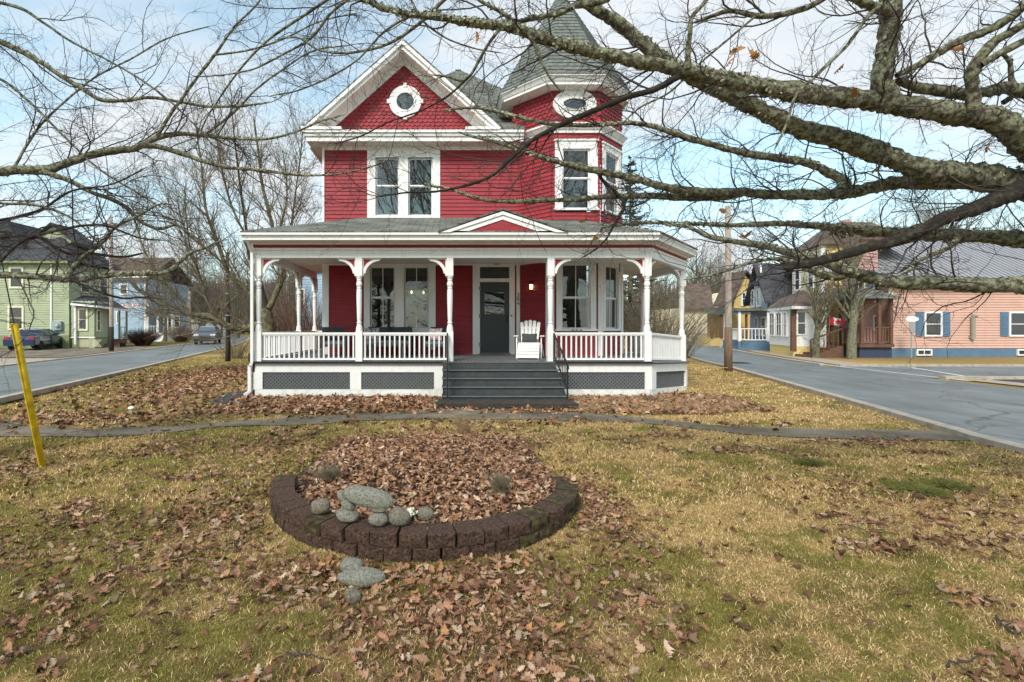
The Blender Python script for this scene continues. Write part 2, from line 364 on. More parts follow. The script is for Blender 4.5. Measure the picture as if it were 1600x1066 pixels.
def leafd(x, y):      # leaf cover 0..1
    g = lambda cx, cy, sx, sy, a: a*np.exp(-((x-cx)/sx)**2-((y-cy)/sy)**2)
    d = np.where(in_bed(x, y), 1.0, 0)
    d = np.maximum(d, np.where((x > -4.6) & (x < 5.2) & (y > 8.95) & (y < 11.3), .95, 0))
    d = np.maximum(d, np.where((x > 4.6) & (x < 6.4) & (y > 9.2) & (y < 11.8), .9, 0))
    d = np.maximum(d, g(.15, 2.75, .75, .85, 1.1)); d = np.maximum(d, g(-.4, 3.1, 1.2, .35, .9))
    d = np.maximum(d, g(1.25, 4.3, .38, 1.2, .85)); d = np.maximum(d, g(-1.95, 4.1, .7, .9, .75))
    d = np.maximum(d, g(-2.2, 6.4, 1.2, 1.2, .4)); d = np.maximum(d, g(-6.3, 8.6, 2.4, .8, .85))
    d = np.maximum(d, g(-6.6, 12.0, 1.2, 3.2, .85)); d = np.maximum(d, g(-7.9, 16.5, 2.2, 4, .95))
    d = np.maximum(d, g(-5.6, 5.4, 1.4, .9, .6)); d = np.maximum(d, g(4.6, 4.6, 1.3, .55, .42))
    d = np.maximum(d, g(-3.2, 3.3, 1.6, 1.2, .34)); d = np.maximum(d, g(-5.2, 9.6, 1.0, .8, .8))
    d = np.maximum(d, g(1.1, 8.2, 2.4, .3, .5)); d = np.maximum(d, g(-.2, 7.0, 1.5, .7, .9))
    cl = fbm(x*1.3+40, y*2.2, 4)
    clump = np.clip((cl-.575)/.06, 0, 1)*np.clip((fbm(x*6+3, y*8, 2)-.42)/.15, 0, 1)
    d = d*(.74+.45*np.clip((fbm(x*2.2, y*2.2+5, 3)-.3)/.35, 0, 1))
    return np.clip(np.maximum(d, .035+.62*clump), 0, 1)
STRAW = np.array([.62, .41, .165]); GREEN = np.array([.25, .21, .055]); SOIL = np.array([.17, .10, .055])
def ground_cols(x, y):
    d = dryness(x, y)[:, None]; c = GREEN*(1-d)+STRAW*.82*d
    l = np.clip(leafd(x, y)*1.25-.25, 0, 1)[:, None]
    c = c*(1-l)+SOIL*l
    s = fbm(x*9, y*9, 2)[:, None]; b = np.clip((fbm(x*4+7, y*6, 3)-.57)/.1, 0, 1)[:, None]*.55
    return (c*(1-b)+SOIL*b)*(.66+.68*s)
def grid(name, x0, x1, y0, y1, step, zoff=0, skip=None):
    xs = np.arange(x0, x1+step*.5, step); ys = np.arange(y0, y1+step*.5, step)
    X, Y = np.meshgrid(xs, ys); x = X.ravel(); y = Y.ravel()
    z = hgt(x, y)+zoff
    nx = len(xs); ny = len(ys)
    i = (np.arange(ny-1)[:, None]*nx+np.arange(nx-1)[None, :]).ravel()
    Fc = np.stack([i, i+1, i+nx+1, i+nx], 1)
    if skip is not None:
        cx = x[Fc].mean(1); cy = y[Fc].mean(1); Fc = Fc[~skip(cx, cy)]
    return np.stack([x, y, z], 1), Fc, ground_cols(x, y)
nx0, nx1, ny0, ny1 = -14.0, 14.0, -2.0, 22.0
V1, F1, C1 = grid('g', nx0, nx1, ny0, ny1, .08)
V2, F2, C2 = grid('g', -122, 120, -58, 302, 4.0, 0, lambda cx, cy: (cx > nx0) & (cx < nx1) & (cy > ny0) & (cy < ny1))
# snap far grid so that its hole matches the near sheet exactly
ground = np_mesh('ground', np.concatenate([V1, V2]), np.concatenate([F1, F2+len(V1)]), mat('lawn_ground', (.75, .75, .75), .95, .25, 25, .9, 60, attr='Col', col2=(1.1, 1.1, 1.1), spec=.1), cols=np.concatenate([C1, C2]), smooth=True)
tag(ground, kind='structure')
def apron(name, rings, m, z):
    mb = MB(); mb.add([(x, y, z) for x, y in rings], [tuple(range(len(rings)))]); return tag(mb.build(name, m), kind='structure')
def strip(name, A, B, m, z, thick=0.0, kind='structure', sub=1):
    mb = MB(); n = len(A); vs = []
    for (a, b) in zip(A, B): vs += [(a[0], a[1], z), (b[0], b[1], z)]
    fs = [(2*i, 2*i+1, 2*i+3, 2*i+2) for i in range(n-1)]
    if thick:
        k = len(vs); vs += [(x, y, zz-thick) for x, y, zz in vs]
        fs += [(k+2*i, k+2*i+2, k+2*i+3, k+2*i+1) for i in range(n-1)]
        fs += [(2*i, 2*i+2, k+2*i+2, k+2*i) for i in range(n-1)]+[(2*i+1, k+2*i+1, k+2*i+3, 2*i+3) for i in range(n-1)]
        fs += [(0, k, k+1, 1), (2*n-2, 2*n-1, k+2*n-1, k+2*n-2)]
    mb.add(vs, fs); o = mb.build(name, m)
    # make sure it faces up
    me = o.data
    if me.polygons[0].normal.z < 0: me.flip_normals()
    return tag(o, kind=kind)
def smooth_poly(P, n=6):
    P = [np.array(p[:2], float) for p in P]; out = []
    for i in range(len(P)-1):
        p0 = P[max(i-1, 0)]; p1 = P[i]; p2 = P[i+1]; p3 = P[min(i+2, len(P)-1)]
        for k in range(n):
            t = k/n
            out.append(.5*((2*p1)+(-p0+p2)*t+(2*p0-5*p1+4*p2-p3)*t*t+(-p0+3*p1-3*p2+p3)*t**3))
    out.append(P[-1]); return out
# ---- left road
LN = smooth_poly([(-6.2, -40), (-7.0, -10), (-8.4, 4), (-9.97, 10.9), (-11.7, 18), (-15.9, 33.5), (-20.2, 48), (-29.5, 72), (-48, 105)])
LF = smooth_poly([(-13, -40), (-13.6, -10), (-14.9, 4), (-16.2, 10.9), (-17.6, 18.2), (-21.3, 35.5), (-25.4, 51), (-34.5, 76), (-53, 109)])
strip('left_road', LF, LN, M['asphalt'], .012)
off = lambda P, d: [p+np.array([d, 0]) for p in P]
strip('left_kerb', LN, off(LN, .2), M['concrete'], .07, .12)
strip('left_far_kerb', [p for p in off(LF, -.25)], LF, M['concrete'], .06, .10)
# ---- right road
RN = smooth_poly([(4.9, -40), (6.3, -8), (6.95, 2), (7.55, 6.35), (7.95, 7.8), (9.55, 13.3), (11.06, 18.8), (12.6, 24.8), (16.3, 34), (21.5, 44), (30, 56), (44, 72)])
RF = smooth_poly([(13.5, -40), (13.9, -8), (14.2, 2), (14.5, 6.35), (14.7, 9), (15.0, 14.4), (15.4, 19.4), (16.7, 24.8), (19.3, 32.6), (23.3, 40.5), (32.5, 52), (47, 67)])
strip('right_road', RN, RF, M['asphalt'], .012)
strip('right_kerb', off(RN, -.21), RN, M['concrete'], .085, .14)
mb = MB(); mb.add([(14.6, 15.1, .016), (60, 14.0, .016), (60, 19.2, .016), (15.35, 19.5, .016)], [(0, 1, 2, 3)]); tag(mb.build('side_street', M['asphalt']), kind='structure')
for nm, pts in (('side_kerb', [(15.9, 19.62), (60, 19.32)]), ('island_kerb', [(15.3, 14.9), (16.5, 14.75), (60, 13.8)])):
    A = [np.array(p) for p in pts]; strip(nm, A, [p+np.array([.0, .2]) for p in A], M['concrete'], .10, .12)
far_side = [i for i, p in enumerate(RF) if p[1] > 19.4]
RFk = [RF[i] for i in far_side]; strip('right_far_kerb', RFk, off(RFk, .22), M['concrete'], .07, .12)
sw = [p for p in RFk if p[1] < 46]
strip('right_pavement', off(sw, .9), off(sw, 2.2), M['sand'], .02)
mb = MB(); mb.add([(15.5, 14.5, .03), (30, 14.1, .03), (30, 8, .03), (15.3, 9, .03)], [(0, 3, 2, 1)]); tag(mb.build('island_verge', M['sand']), kind='structure')
dirt = apron('dirt_patch', [(16.3, 13.2), (22, 12.9), (22, 14.5), (16.3, 14.6)], M['asphalt_dark'], .036)
# painted lines on the right road
for a, b in (((1255, 567.2), (1516, 596.5)), ((1420, 574.5), (1538, 594)), ((1330, 571.8), (1432, 577))):
    P = gnd(*a); Q = gnd(*b); d = (Q-P).normalized(); s = Vector((-d.y, d.x, 0))*.06
    mb = MB(); mb.add([(P+s)[:2]+(.022,), (P-s)[:2]+(.022,), (Q-s)[:2]+(.022,), (Q+s)[:2]+(.022,)], [(0, 1, 2, 3)])
    o = mb.build('road_line', M['line']); tag(o, kind='structure')
    if o.data.polygons[0].normal.z < 0: o.data.flip_normals()
# drain grate
t = empty('storm_drain', (12.95, 21.4, .014), 'small black storm drain grate set in the right road near the utility pole', 'drain')
MB().box(12.6, 13.25, 21.1, 21.7, .013, .03).build('frame', M['black'], t)
for i in range(6): MB().box(12.64+i*.1, 12.69+i*.1, 21.14, 21.66, .03, .045).build('slat', M['black'], t)
# driveway on the left
apron('driveway', [(-60, 25), (-19.9, 25), (-22.4, 36.5), (-27, 41.5), (-60, 41.5)], M['path'], .02)
apron('left_pavement', [(-60, 20.2), (-18.2, 20.2), (-19.4, 24.4), (-60, 24.4)], M['sand'], .026)
# ---- asphalt path across the lawn
def ground_z(x, y): return float(hgt(np.array([x]), np.array([y]))[0])
U = [(-400, 668), (-60, 668), (60, 668), (105, 670), (150, 671), (185, 670), (290, 664), (420, 656), (560, 648), (700, 642), (900, 646), (1031, 656), (1140, 667), (1300, 672), (1468, 674)]
Lw = [(-400, 684), (-60, 684), (60, 684), (105, 685), (150, 684), (185, 683), (290, 673), (420, 666), (560, 659), (700, 656), (900, 658), (1050, 667), (1184, 680), (1310, 687), (1525, 690)]
A = smooth_poly([gnd(*p) for p in U], 10); B = smooth_poly([gnd(*p) for p in Lw], 10)
mb = MB(); n = len(A); W_ = 5; vs = []
for a, b in zip(A, B):
    for k in range(W_):
        q = a+(b-a)*k/(W_-1); vs.append((q[0], q[1], ground_z(q[0], q[1])+.016))
mb.add(vs, [(W_*i+k, W_*i+k+1, W_*(i+1)+k+1, W_*(i+1)+k) for i in range(n-1) for k in range(W_-1)])
o = mb.build('path', M['path']); tag(o, kind='structure')
if o.data.polygons[0].normal.z < 0: o.data.flip_normals()
PATHA, PATHB = A, B
def patch(name, pts, m):
    P = smooth_poly([gnd(*p) for p in pts]+[gnd(*pts[0])], 5)[:-1]
    c = sum(P)/len(P); mb = MB(); vs = [(c[0], c[1], ground_z(*c)+.03)]
    rings = 8
    for r in range(1, rings+1):
        for p in P: q = c+(p-c)*r/rings; vs.append((q[0], q[1], ground_z(*q)+.014))
    n = len(P); fs = [(0, 1+i, 1+(i+1) % n) for i in range(n)]
    for r in range(rings-1): fs += [(1+r*n+i, 1+(r+1)*n+i, 1+(r+1)*n+(i+1) % n, 1+r*n+(i+1) % n) for i in range(n)]
    mb.add(vs, fs); o = mb.build(name, m); tag(o, kind='structure')
    if sum(p.normal.z for p in o.data.polygons) < 0: o.data.flip_normals()
patch('asphalt_patch', [(325, 634), (352, 616), (388, 611), (400, 616), (398, 626), (360, 631)], M['asphalt_dark'])
patch('asphalt_apron', [(-60, 648), (0, 651), (30, 658), (34, 667), (0, 671), (-60, 671)], M['asphalt_dark'])
# ================================================================== OAK LEAVES
def leaf_template(seed):
    r = np.random.default_rng(seed); n = 11
    t = np.linspace(0, 1, n); w = np.where(np.arange(n) % 2 == 1, 1.0, .48)*np.sin(math.pi*(t*.86+.10))**.8*.36
    w[0] = .02; w[-1] = .03; w = w*(1+r.normal(0, .14, n))
    fwd = np.where(np.arange(n) % 2 == 1, .05, -.02)
    cur = r.uniform(-1.0, 2.2); fold = r.uniform(.15, 1.1); rl = r.uniform(-.5, .5)
    zc = cur*.22*(t-.5)**2*4; 
    mid = np.stack([np.zeros(n), t-.5, zc+r.normal(0, .01, n)], 1)
    tip = lambda s: np.stack([s*w*math.cos(fold), t-.5+fwd, zc+w*math.sin(fold)*(.8+s*rl)+r.normal(0, .03, n)], 1)
    V = np.concatenate([mid, tip(1), tip(-1)]); Fc = []
    for i in range(n-1):
        Fc += [(i, n+i, n+i+1), (i, n+i+1, i+1), (i, i+1, 2*n+i+1), (i, 2*n+i+1, 2*n+i)]
    return V, np.array(Fc)
LT = [leaf_template(s) for s in range(16)]
LCOL = np.array([[.36, .19, .105], [.45, .265, .155], [.24, .115, .065], [.53, .35, .22], [.30, .15, .09], [.46, .23, .10], [.17, .085, .055], [.60, .44, .31], [.39, .195, .12], [.42, .26, .165]])
def leaves(name, P, size, m=None, lay=.42, cols=None, parent=None):
    n = len(P); Vs = []; Fs = []; Cs = []; base = 0
    kind = rng.integers(0, 16, n)
    for k in range(16):
        idx = np.where(kind == k)[0]
        if not len(idx): continue
        T, Fc = LT[k]; c = len(idx)
        az = rng.uniform(0, 2*np.pi, c); a = rng.normal(0, lay, c); b = rng.normal(0, lay, c)
        ca, sa, cb, sb, cz, sz = np.cos(a), np.sin(a), np.cos(b), np.sin(b), np.cos(az), np.sin(az)
        X = T[None, :, 0]*np.ones((c, 1)); Y = T[None, :, 1]*np.ones((c, 1)); Z = T[None, :, 2]*rng.choice([-1, 1], c)[:, None]
        Y, Z = Y*ca[:, None]-Z*sa[:, None], Y*sa[:, None]+Z*ca[:, None]
        X, Z = X*cb[:, None]+Z*sb[:, None], -X*sb[:, None]+Z*cb[:, None]
        X, Y = X*cz[:, None]-Y*sz[:, None], X*sz[:, None]+Y*cz[:, None]
        S = size[idx][:, None]
        V = np.stack([X*S+P[idx, 0:1], Y*S+P[idx, 1:2], Z*S+P[idx, 2:3]], 2)
        Vs.append(V.reshape(-1, 3)); m_ = T.shape[0]
        Fs.append((Fc[None]+(np.arange(c)*m_)[:, None, None]+base).reshape(-1, 3)); base += c*m_
        cc = (LCOL[rng.integers(0, len(LCOL), c)] if cols is None else cols[rng.integers(0, len(cols), c)])*rng.uniform(.7, 1.35, (c, 1))
        cc = cc if cols is not None else cc*(.58+.42*np.clip(leafd(P[idx, 0], P[idx, 1])*1.6-.3, 0, 1))[:, None]; Cs.append(np.repeat(cc, m_, 0))
    return np_mesh(name, np.concatenate(Vs), np.concatenate(Fs), m or M['leafmat'], cols=np.concatenate(Cs), parent=parent)
def on_path(x, y):
    ax = np.array([p[0] for p in PATHA]); ay = np.array([p[1] for p in PATHA]); by = np.array([p[1] for p in PATHB]); bx = np.array([p[0] for p in PATHB])
    return (y < np.interp(x, ax, ay)) & (y > np.interp(x, bx, by))
def scatter(n, x0, x1, y0, y1, dens):
    x = rng.uniform(x0, x1, n); y = rng.uniform(y0, y1, n); k = rng.random(n) < dens(x, y)
    return x[k], y[k]
def ldens(x, y):
    d = leafd(x, y)
    d = d*np.where(on_path(x, y), np.where((x < -.5) & (x > -5.5), .8, .4), 1)
    lim = np.interp(y, [p[1] for p in LN], [p[0] for p in LN]); d = np.where(x < lim+.1, 0, d)
    lim = np.interp(y, [p[1] for p in RN], [p[0] for p in RN]); d = np.where(x > lim-.25, 0, d)
    r = np.hypot(x-BC[0], y-BC[1]); d = np.where((r > 1.24) & (r < 1.5) & (y < BC[1]+.1), 0, d)
    d = np.where((x > -4.5) & (x < 5) & (y > 11.3), 0, d)
    d = np.where((x > -.2) & (x < 2.7) & (y > 9.6), 0, d)
    return d
xa, ya = scatter(72000, -6, 7.5, 1.7, 7.2, lambda x, y: ldens(x, y)**1.2)
xb, yb = scatter(40000, -14, 6.6, 7.2, 20, lambda x, y: ldens(x, y)**1.2)
x = np.concatenate([xa, xb]); y = np.concatenate([ya, yb])
bedh = np.where(in_bed(x, y), .07+.07*np.exp(-((x-BC[0])**2+(y-5.2)**2)/1.2), 0)
z = hgt(x, y)+.012+rng.uniform(0, .022, len(x))*np.clip(leafd(x, y)*1.6, .3, 1)+bedh
sz = np.concatenate([rng.uniform(.035, .088, len(xa))*np.where(rng.random(len(xa)) < .2, 1.1, .88)*np.interp(ya, [1.8, 3.2], [.82, 1.0]), rng.uniform(.09, .16, len(xb))])
o = leaves('fallen_leaves', np.stack([x, y, z], 1), sz); tag(o, 'brown fallen oak leaves strewn over the lawn and heaped in the round bed', 'leaves', kind='stuff')
# soil heap in the bed
xs = np.arange(-1.75, 1.4, .05); ys = np.arange(3.35, 6.95, .05); X, Y = np.meshgrid(xs, ys); xf, yf = X.ravel(), Y.ravel()
zz = hgt(xf, yf)+np.where(in_bed(xf, yf, 1.36), .065+.07*np.exp(-((xf-BC[0])**2+(yf-5.2)**2)/1.2)+(fbm(xf*6, yf*6, 2)-.5)*.03, -.05)-.05*np.clip((yf-6.2)/.7, 0, 1)
i = (np.arange(len(ys)-1)[:, None]*len(xs)+np.arange(len(xs)-1)[None]).ravel()
o = np_mesh('bed_soil', np.stack([xf, yf, zz], 1), np.stack([i, i+1, i+len(xs)+1, i+len(xs)], 1), mat('leafy_soil', (.085, .050, .034), .95, .4, 20, 1, 50), smooth=True); tag(o, kind='structure')
# ================================================================== GRASS
def blades(name, x, y, hmin, hmax, w, lean, label):
    n = len(x); d = dryness(x, y)+rng.normal(0, .40, n); st = d > .5
    h = rng.uniform(hmin, hmax, n)*np.where(st, 1.1, .8); az = rng.uniform(0, 2*np.pi, n)
    ln = np.abs(rng.normal(0, lean, n))+np.where(st, .75, .30)
    dx, dy = np.cos(az), np.sin(az); z0 = hgt(x, y)-.004
    base = np.stack([x, y, z0], 1); pa = rng.uniform(0, 2*np.pi, n); s = np.stack([np.cos(pa)*w, np.sin(pa)*w, 0*w], 1)
    mid = base+np.stack([dx*h*.35*np.sin(ln), dy*h*.35*np.sin(ln), h*.55*np.cos(ln*.6)], 1)
    tip = base+np.stack([dx*h*np.sin(ln), dy*h*np.sin(ln), np.maximum(h*np.cos(ln), .006)], 1)
    V = np.stack([base-s, base+s, mid-s*.7, mid+s*.7, tip], 1).reshape(-1, 3)
    k = np.arange(n)[:, None]*5
    Fc = np.concatenate([k+[0, 1, 3], k+[0, 3, 2], k+[2, 3, 4]])
    g = np.array([[.19, .19, .04], [.27, .25, .055], [.14, .145, .035], [.34, .30, .08], [.22, .20, .05], [.42, .34, .13]]); s_ = np.array([[.68, .47, .21], [.80, .59, .30], [.46, .31, .14], [.86, .67, .38], [.50, .34, .14], [.26, .17, .09]])
    c = np.where(st[:, None], s_[rng.integers(0, 6, n)], g[rng.integers(0, 6, n)])*rng.uniform(.75, 1.25, (n, 1))
    o = np_mesh(name, V, Fc, M['grassmat'], cols=np.repeat(c, 5, 0)); tag(o, label, 'grass', kind='stuff')
def gd(x, y):
    d = 1-.6*np.clip(leafd(x, y)-.25, 0, 1)
    d = np.where(in_bed(x, y, 1.42), 0, d); d = np.where(on_path(x, y), .07, d)
    lim = np.interp(y, [p[1] for p in LN], [p[0] for p in LN]); d = np.where(x < lim+.18, 0, d)
    lim = np.interp(y, [p[1] for p in RN], [p[0] for p in RN]); d = np.where(x > lim-.19, 0, d)
    d = np.where((x > -4.45) & (x < 4.8) & (y > 11.2), 0, d); d = np.where((x > -4.45) & (x < 6.4) & (y > 13), 0, d)
    d = np.where((x > -4.6) & (x < 4.9) & (y > 8.9), .1, d)
    d = np.where((x > -6.1) & (x < -4.4) & (y > 10.2) & (y < 12.3) & (x > -6.2+(12.3-y)*.3), .1, d)
    return d
xa, ya = scatter(330000, -4.1, 5.4, 1.75, 4.4, gd)
blades('near_grass', xa, ya, .012, .040, np.full((len(xa),), .0018), .35, 'patchy straw and green grass nearest the camera')
xa, ya = scatter(230000, -8.5, 9.5, 4.4, 9.5, gd)
blades('lawn_grass', xa, ya, .025, .055, np.full((len(xa),), .0035), .35, 'patchy winter lawn round the flower bed and path')
xa, ya = scatter(110000, -15, 12.5, 9.5, 26, gd)
blades('far_grass', xa, ya, .03, .07, np.full((len(xa),), .008), .35, 'thin brown green grass of the side verges')
# ================================================================== THE RED HOUSE
YW, YP = 14.3, 11.34           # main front wall, porch front
DZ = .81                       # porch floor height
def PX(px, D): return (px-697)/F*D
def PZ(py, D): return EYE-(py-510)/F*D
H = empty('victorian_house', (0, YW, 0), 'large red clapboard house with white trim, wraparound porch and pointed corner turret', 'house')
def siding(Mx, x0, x1, z0, z1, pitch, holes=(), name='clapboard', m=None, parent=None, t=.026):
    mb = MB(Mx); z = z0
    while z < z1-1e-3:
        zt = min(z+pitch, z1); segs = [(x0, x1)]
        for (a, b, c, d) in holes:
            if c < zt-.01 and d > z+.01:
                ns = []
                for s, e in segs:
                    if a > s: ns.append((s, min(a, e)))
                    if b < e: ns.append((max(b, s), e))
                    
                segs = [(s, e) for s, e in ns if e-s > .01]
        for s, e in segs:
            g0 = z+(zt-z)*.84; mb.add([(s, -t, z), (e, -t, z), (e, -t*.45, g0), (s, -t*.45, g0), (s, .0, z), (e, .0, z), (s, -.001, g0+.001), (e, -.001, g0+.001), (e, -.001, zt), (s, -.001, zt)], [(0, 1, 2, 3), (4, 5, 1, 0), (3, 2, 7, 6), (6, 7, 8, 9)])
        z = zt
    return tag(mb.build(name, m or M['red'], parent or H), kind='stuff')
def frame_boxes(mb, x0, x1, z0, z1, t, y0, y1):
    mb.box(x0, x0+t, y0, y1, z0, z1); mb.box(x1-t, x1, y0, y1, z0, z1)
    mb.box(x0+t, x1-t, y0, y1, z1-t, z1); mb.box(x0+t, x1-t, y0, y1, z0, z0+t)
def window(Mx, x0, x1, z0, z1, zm, cols=1, trim=.12, blind_or_sheen=False, parent=None, sill=True, head=True):
    """x0..x1,z0..z1: the opening; casing runs round it"""
    P_ = parent or H
    mb = MB(Mx); mb.box(x0-trim, x0, -.045, .02, z0-.02, z1+trim); mb.box(x1, x1+trim, -.045, .02, z0-.02, z1+trim)
    mb.box(x0, x1, -.042, .02, z1, z1+trim)
    if head: mb.box(x0-trim-.02, x1+trim+.02, -.075, .018, z1+trim, z1+trim+.05)
    wnd = mb.build('window', M['white'], P_)
    if sill: MB(Mx).box(x0-trim-.03, x1+trim+.03, -.085, .02, z0-.075, z0-.02).build('sill', M['white'], wnd)
    for (a, b, yy) in ((zm, z1, .02), (z0-.02, zm+.02, .05)):
        mb = MB(Mx); frame_boxes(mb, x0+.002, x1-.002, a, b-.003, .04, yy, yy+.028)
        if cols > 1:
            for k in range(1, cols):
                xc = x0+(x1-x0)*k/cols; mb.box(xc-.011, xc+.011, yy+.002, yy+.026, a+.04, b-.04)
        mb.build('sash', M['white'], wnd)
        for k in range(cols):
            c0 = x0+(x1-x0)*k/cols; c1 = x0+(x1-x0)*(k+1)/cols
            MB(Mx).box(c0+(.04 if k == 0 else .012), c1-(.04 if k == cols-1 else .012), yy+.011, yy+.016, a+.038, b-.042).build('pane', M['glass'], wnd)
    if blind_or_sheen: MB(Mx).box(x0+.02, x1-.02, .10, .11, z0+.0, z1).build('blind_or_sheen', M['blind_or_sheen'], wnd)
    return wnd
front = wallM((0, YW, 0), 0)
XL, XR = -3.61, 4.6
# tower octagon
TC = Vector((3.6, 15.08, 0)); AP = 1.6; SS = AP*math.tan(R(22.5))
oct_pts = lambda ap, z, c=TC: [Vector((c.x+ap/math.cos(R(22.5))*math.cos(R(22.5+45*k)), c.y+ap/math.cos(R(22.5))*math.sin(R(22.5+45*k)), z)) for k in range(8)]
# facets: front-left diag (225deg), front (270), front-right diag (315), right (0)
def facetM(ang_deg):       # outward normal angle
    a = R(ang_deg); c = TC+Vector((math.cos(a), math.sin(a), 0))*AP
    return wallM((c.x, c.y, 0), a+R(90))
fl, ff, frt, fr = facetM(225), facetM(270), facetM(315), facetM(0)
xl_meet = TC.x-SS-(YW-(TC.y-AP))          # where the left facet meets the main wall
# ---------------- lower front wall
Z1, Z2 = DZ+.0, 3.50
wl = [(PX(578.5, YW), PX(617.5, YW)), (PX(631.5, YW), PX(670, YW))]
dx0, dx1 = PX(749.6, YW), PX(795.5, YW)
holes = [(wl[0][0]-.02, wl[1][1]+.02, 1.58, 3.40), (dx0-.03, dx1+.03, .8, 3.42)]
siding(front, XL+.005, xl_meet+.02, Z1, Z2, .083, holes)
# ---------------- upper front wall
wu = [(PX(587, YW), PX(623.7, YW)), (PX(638, YW), PX(676, YW))]
zu0, zu1, zum = PZ(336, YW), PZ(247, YW), PZ(291, YW)
siding(front, XL+.005, xl_meet+.02, 3.9, 6.80, .113, [(wu[0][0]-.02, wu[1][1]+.02, zu0-.02, zu1+.02)])
for Mx, n in ((ff, 1), (frt, 1), (fl, 0), (fr, 1)):
    hl = [(-.42, .42, 1.55, 3.42)] if n else []
    siding(Mx, -SS, SS, Z1, Z2, .083, hl)
    hu = [(-.40, .40, PZ(326, 13.48), PZ(232, 13.48))] if n else []
    siding(Mx, -SS, SS, 3.9, 7.05, .113, hu)
# left, right and back walls
leftM = wallM((XL, 18.4, 0), R(-90)); siding(leftM, -4.1, 4.1, .1, 6.80, .113)
rightM = wallM((XR, 19.4, 0), R(90)); siding(rightM, -3.4, 3.1, .1, 6.80, .113)
backM = wallM((.5, 22.7, 0), R(180)); siding(backM, -4.1, 4.1, .1, 6.80, .113)
MB().box(XL+.03, XR-.05, YW+.5, 22.5, 3.60, 3.72).build('storey_floor', M['room'], H)
MB().box(XL+.05, XR-.05, YW+3.2, YW+3.3, .8, 6.7).build('inner_wall', M['room'], H)
MB().box(XL+.05, XR-.05, YW+.5, 22.5, .70, .78).build('ground_floor', M['room'], H)
MB().box(XL+.02, XR-.02, YW+.06, 22.6, -.2, .70).build('foundation', M['slab'], H)
# windows
for a, b in wl: window(front, a, b, PZ(513, YW)-.0, PZ(416.6, YW), PZ(465.5, YW), cols=2, trim=.0, head=False, sill=False)
mb = MB(front); zb = PZ(513, YW)
xa, xb = wl[0][0], wl[1][1]
mb.box(xa-.18, xa, -.05, .02, .95, 3.50); mb.box(xb, xb+.20, -.05, .02, .95, 3.50); mb.box(wl[0][1], wl[1][0], -.05, .02, zb, 3.37); mb.box(xa, xb, -.047, .02, 3.372, 3.5)
mb.box(xa, xb, -.047, .02, zb-.16, zb-.02); mb.box(xa-.22, xb+.24, -.09, .02, zb-.22, zb-.16)
mb.build('window_casing', M['white'], H)
for a, b in wu: window(front, a, b, zu0, zu1, zum, trim=.0, head=False, sill=False, blind_or_sheen=True)  # added pale sheets behind this pair imitate grey reflections; only the bay has blinds
mb = MB(front); xa, xb = wu[0][0], wu[1][1]
mb.box(xa-.24, xa, -.05, .02, zu0-.12, 6.8); mb.box(xb, xb+.22, -.05, .02, zu0-.12, 6.8); mb.box(wu[0][1], wu[1][0], -.05, .02, zu0-.02, zu1); mb.box(xa, xb, -.047, .02, zu1, 6.8)
mb.box(xa-.0, xb+.0, -.047, .02, zu0-.12, zu0-.02); mb.box(xa-.28, xb+.26, -.09, .02, zu0-.19, zu0-.12)
mb.build('window_casing', M['white'], H)
for Mx in (ff, frt, fr):
    window(Mx, -.38, .38, PZ(325, 13.48), PZ(233, 13.48), PZ(279, 13.48), trim=.21 if Mx is ff else .18, blind_or_sheen=True)
    window(Mx, -.40, .40, 1.575, 3.36, 2.42, cols=2, trim=.15 if Mx is ff else .13, head=False)
# dark sill trim row under bay windows (small vent holes)
for k in range(3): MB(ff).box(-.14+k*.11, -.08+k*.11, -.10, -.085, 1.515, 1.54).build('vent_hole', M['black'], H)
# corner boards
def cboard(Mx, x0, x1, z0, z1, y0=-.05, nm='corner_board'): return MB(Mx).box(x0, x1, y0, .02, z0, z1).build(nm, M['white'], H)
cboard(front, XL-.02, XL+.17, DZ, 3.5)
cboard(front, XL-.02, XL+.04, 3.9, 6.8)
MB(front).box(PX(806.5, YW)+.0, PX(811, YW)+.02, -.07, .0, DZ, 3.5).build('corner_board', M['white'], H)
cboard(fl, SS-.18, SS+.02, DZ, 3.5); cboard(frt, -SS-.01, -SS+.10, DZ, 3.5); cboard(ff, SS-.06, SS+.01, DZ, 3.5, -.048)
cboard(frt, SS-.10, SS+.01, DZ, 3.5); cboard(ff, -SS-.01, -SS+.05, DZ, 3.5, -.048)
for Mx in (ff, frt, fr, fl):
    MB(Mx).box(-SS, SS, -.03, .02, 3.42, 3.5).build('frieze_board', M['white'], H)
MB(front).box(XL+.17, xl_meet-.05, -.03, .02, 3.42, 3.51).build('frieze_board', M['white'], H)
# ---------------- door
D_ = MB(front)
dt0, dt1 = PX(738.5, YW), PX(804, YW)
D_.box(dt0, dx0, -.06, .03, DZ, 3.5); D_.box(dx1, dt1, -.06, .03, DZ, 3.5); D_.box(dx0, dx1, -.055, .03, 3.41, 3.5); D_.box(dx0, dx1, -.07, .03, PZ(441, YW), PZ(435.5, YW))
D_.box(dx0, dx1, -.05, .03, 3.37, 3.41)
casing = D_.build('door_casing', M['white'], H)
MB(front).box(dx0+.01, dx1-.01, .01, .016, PZ(435, YW), 3.37).build('transom_pane', M['glass'], casing)
dz1 = PZ(441.5, YW)
dm = MB(front); gx0, gx1, gz0, gz1 = PX(757, YW), PX(788, YW), PZ(491, YW), PZ(457, YW)
dm.box(dx0+.005, gx0, -.02, .03, DZ+.04, dz1); dm.box(gx1, dx1-.005, -.02, .03, DZ+.04, dz1); dm.box(gx0, gx1, -.02, .03, DZ+.04, gz0); dm.box(gx0, gx1, -.02, .03, gz1, dz1)
door = dm.build('front_door', M['door'], H)
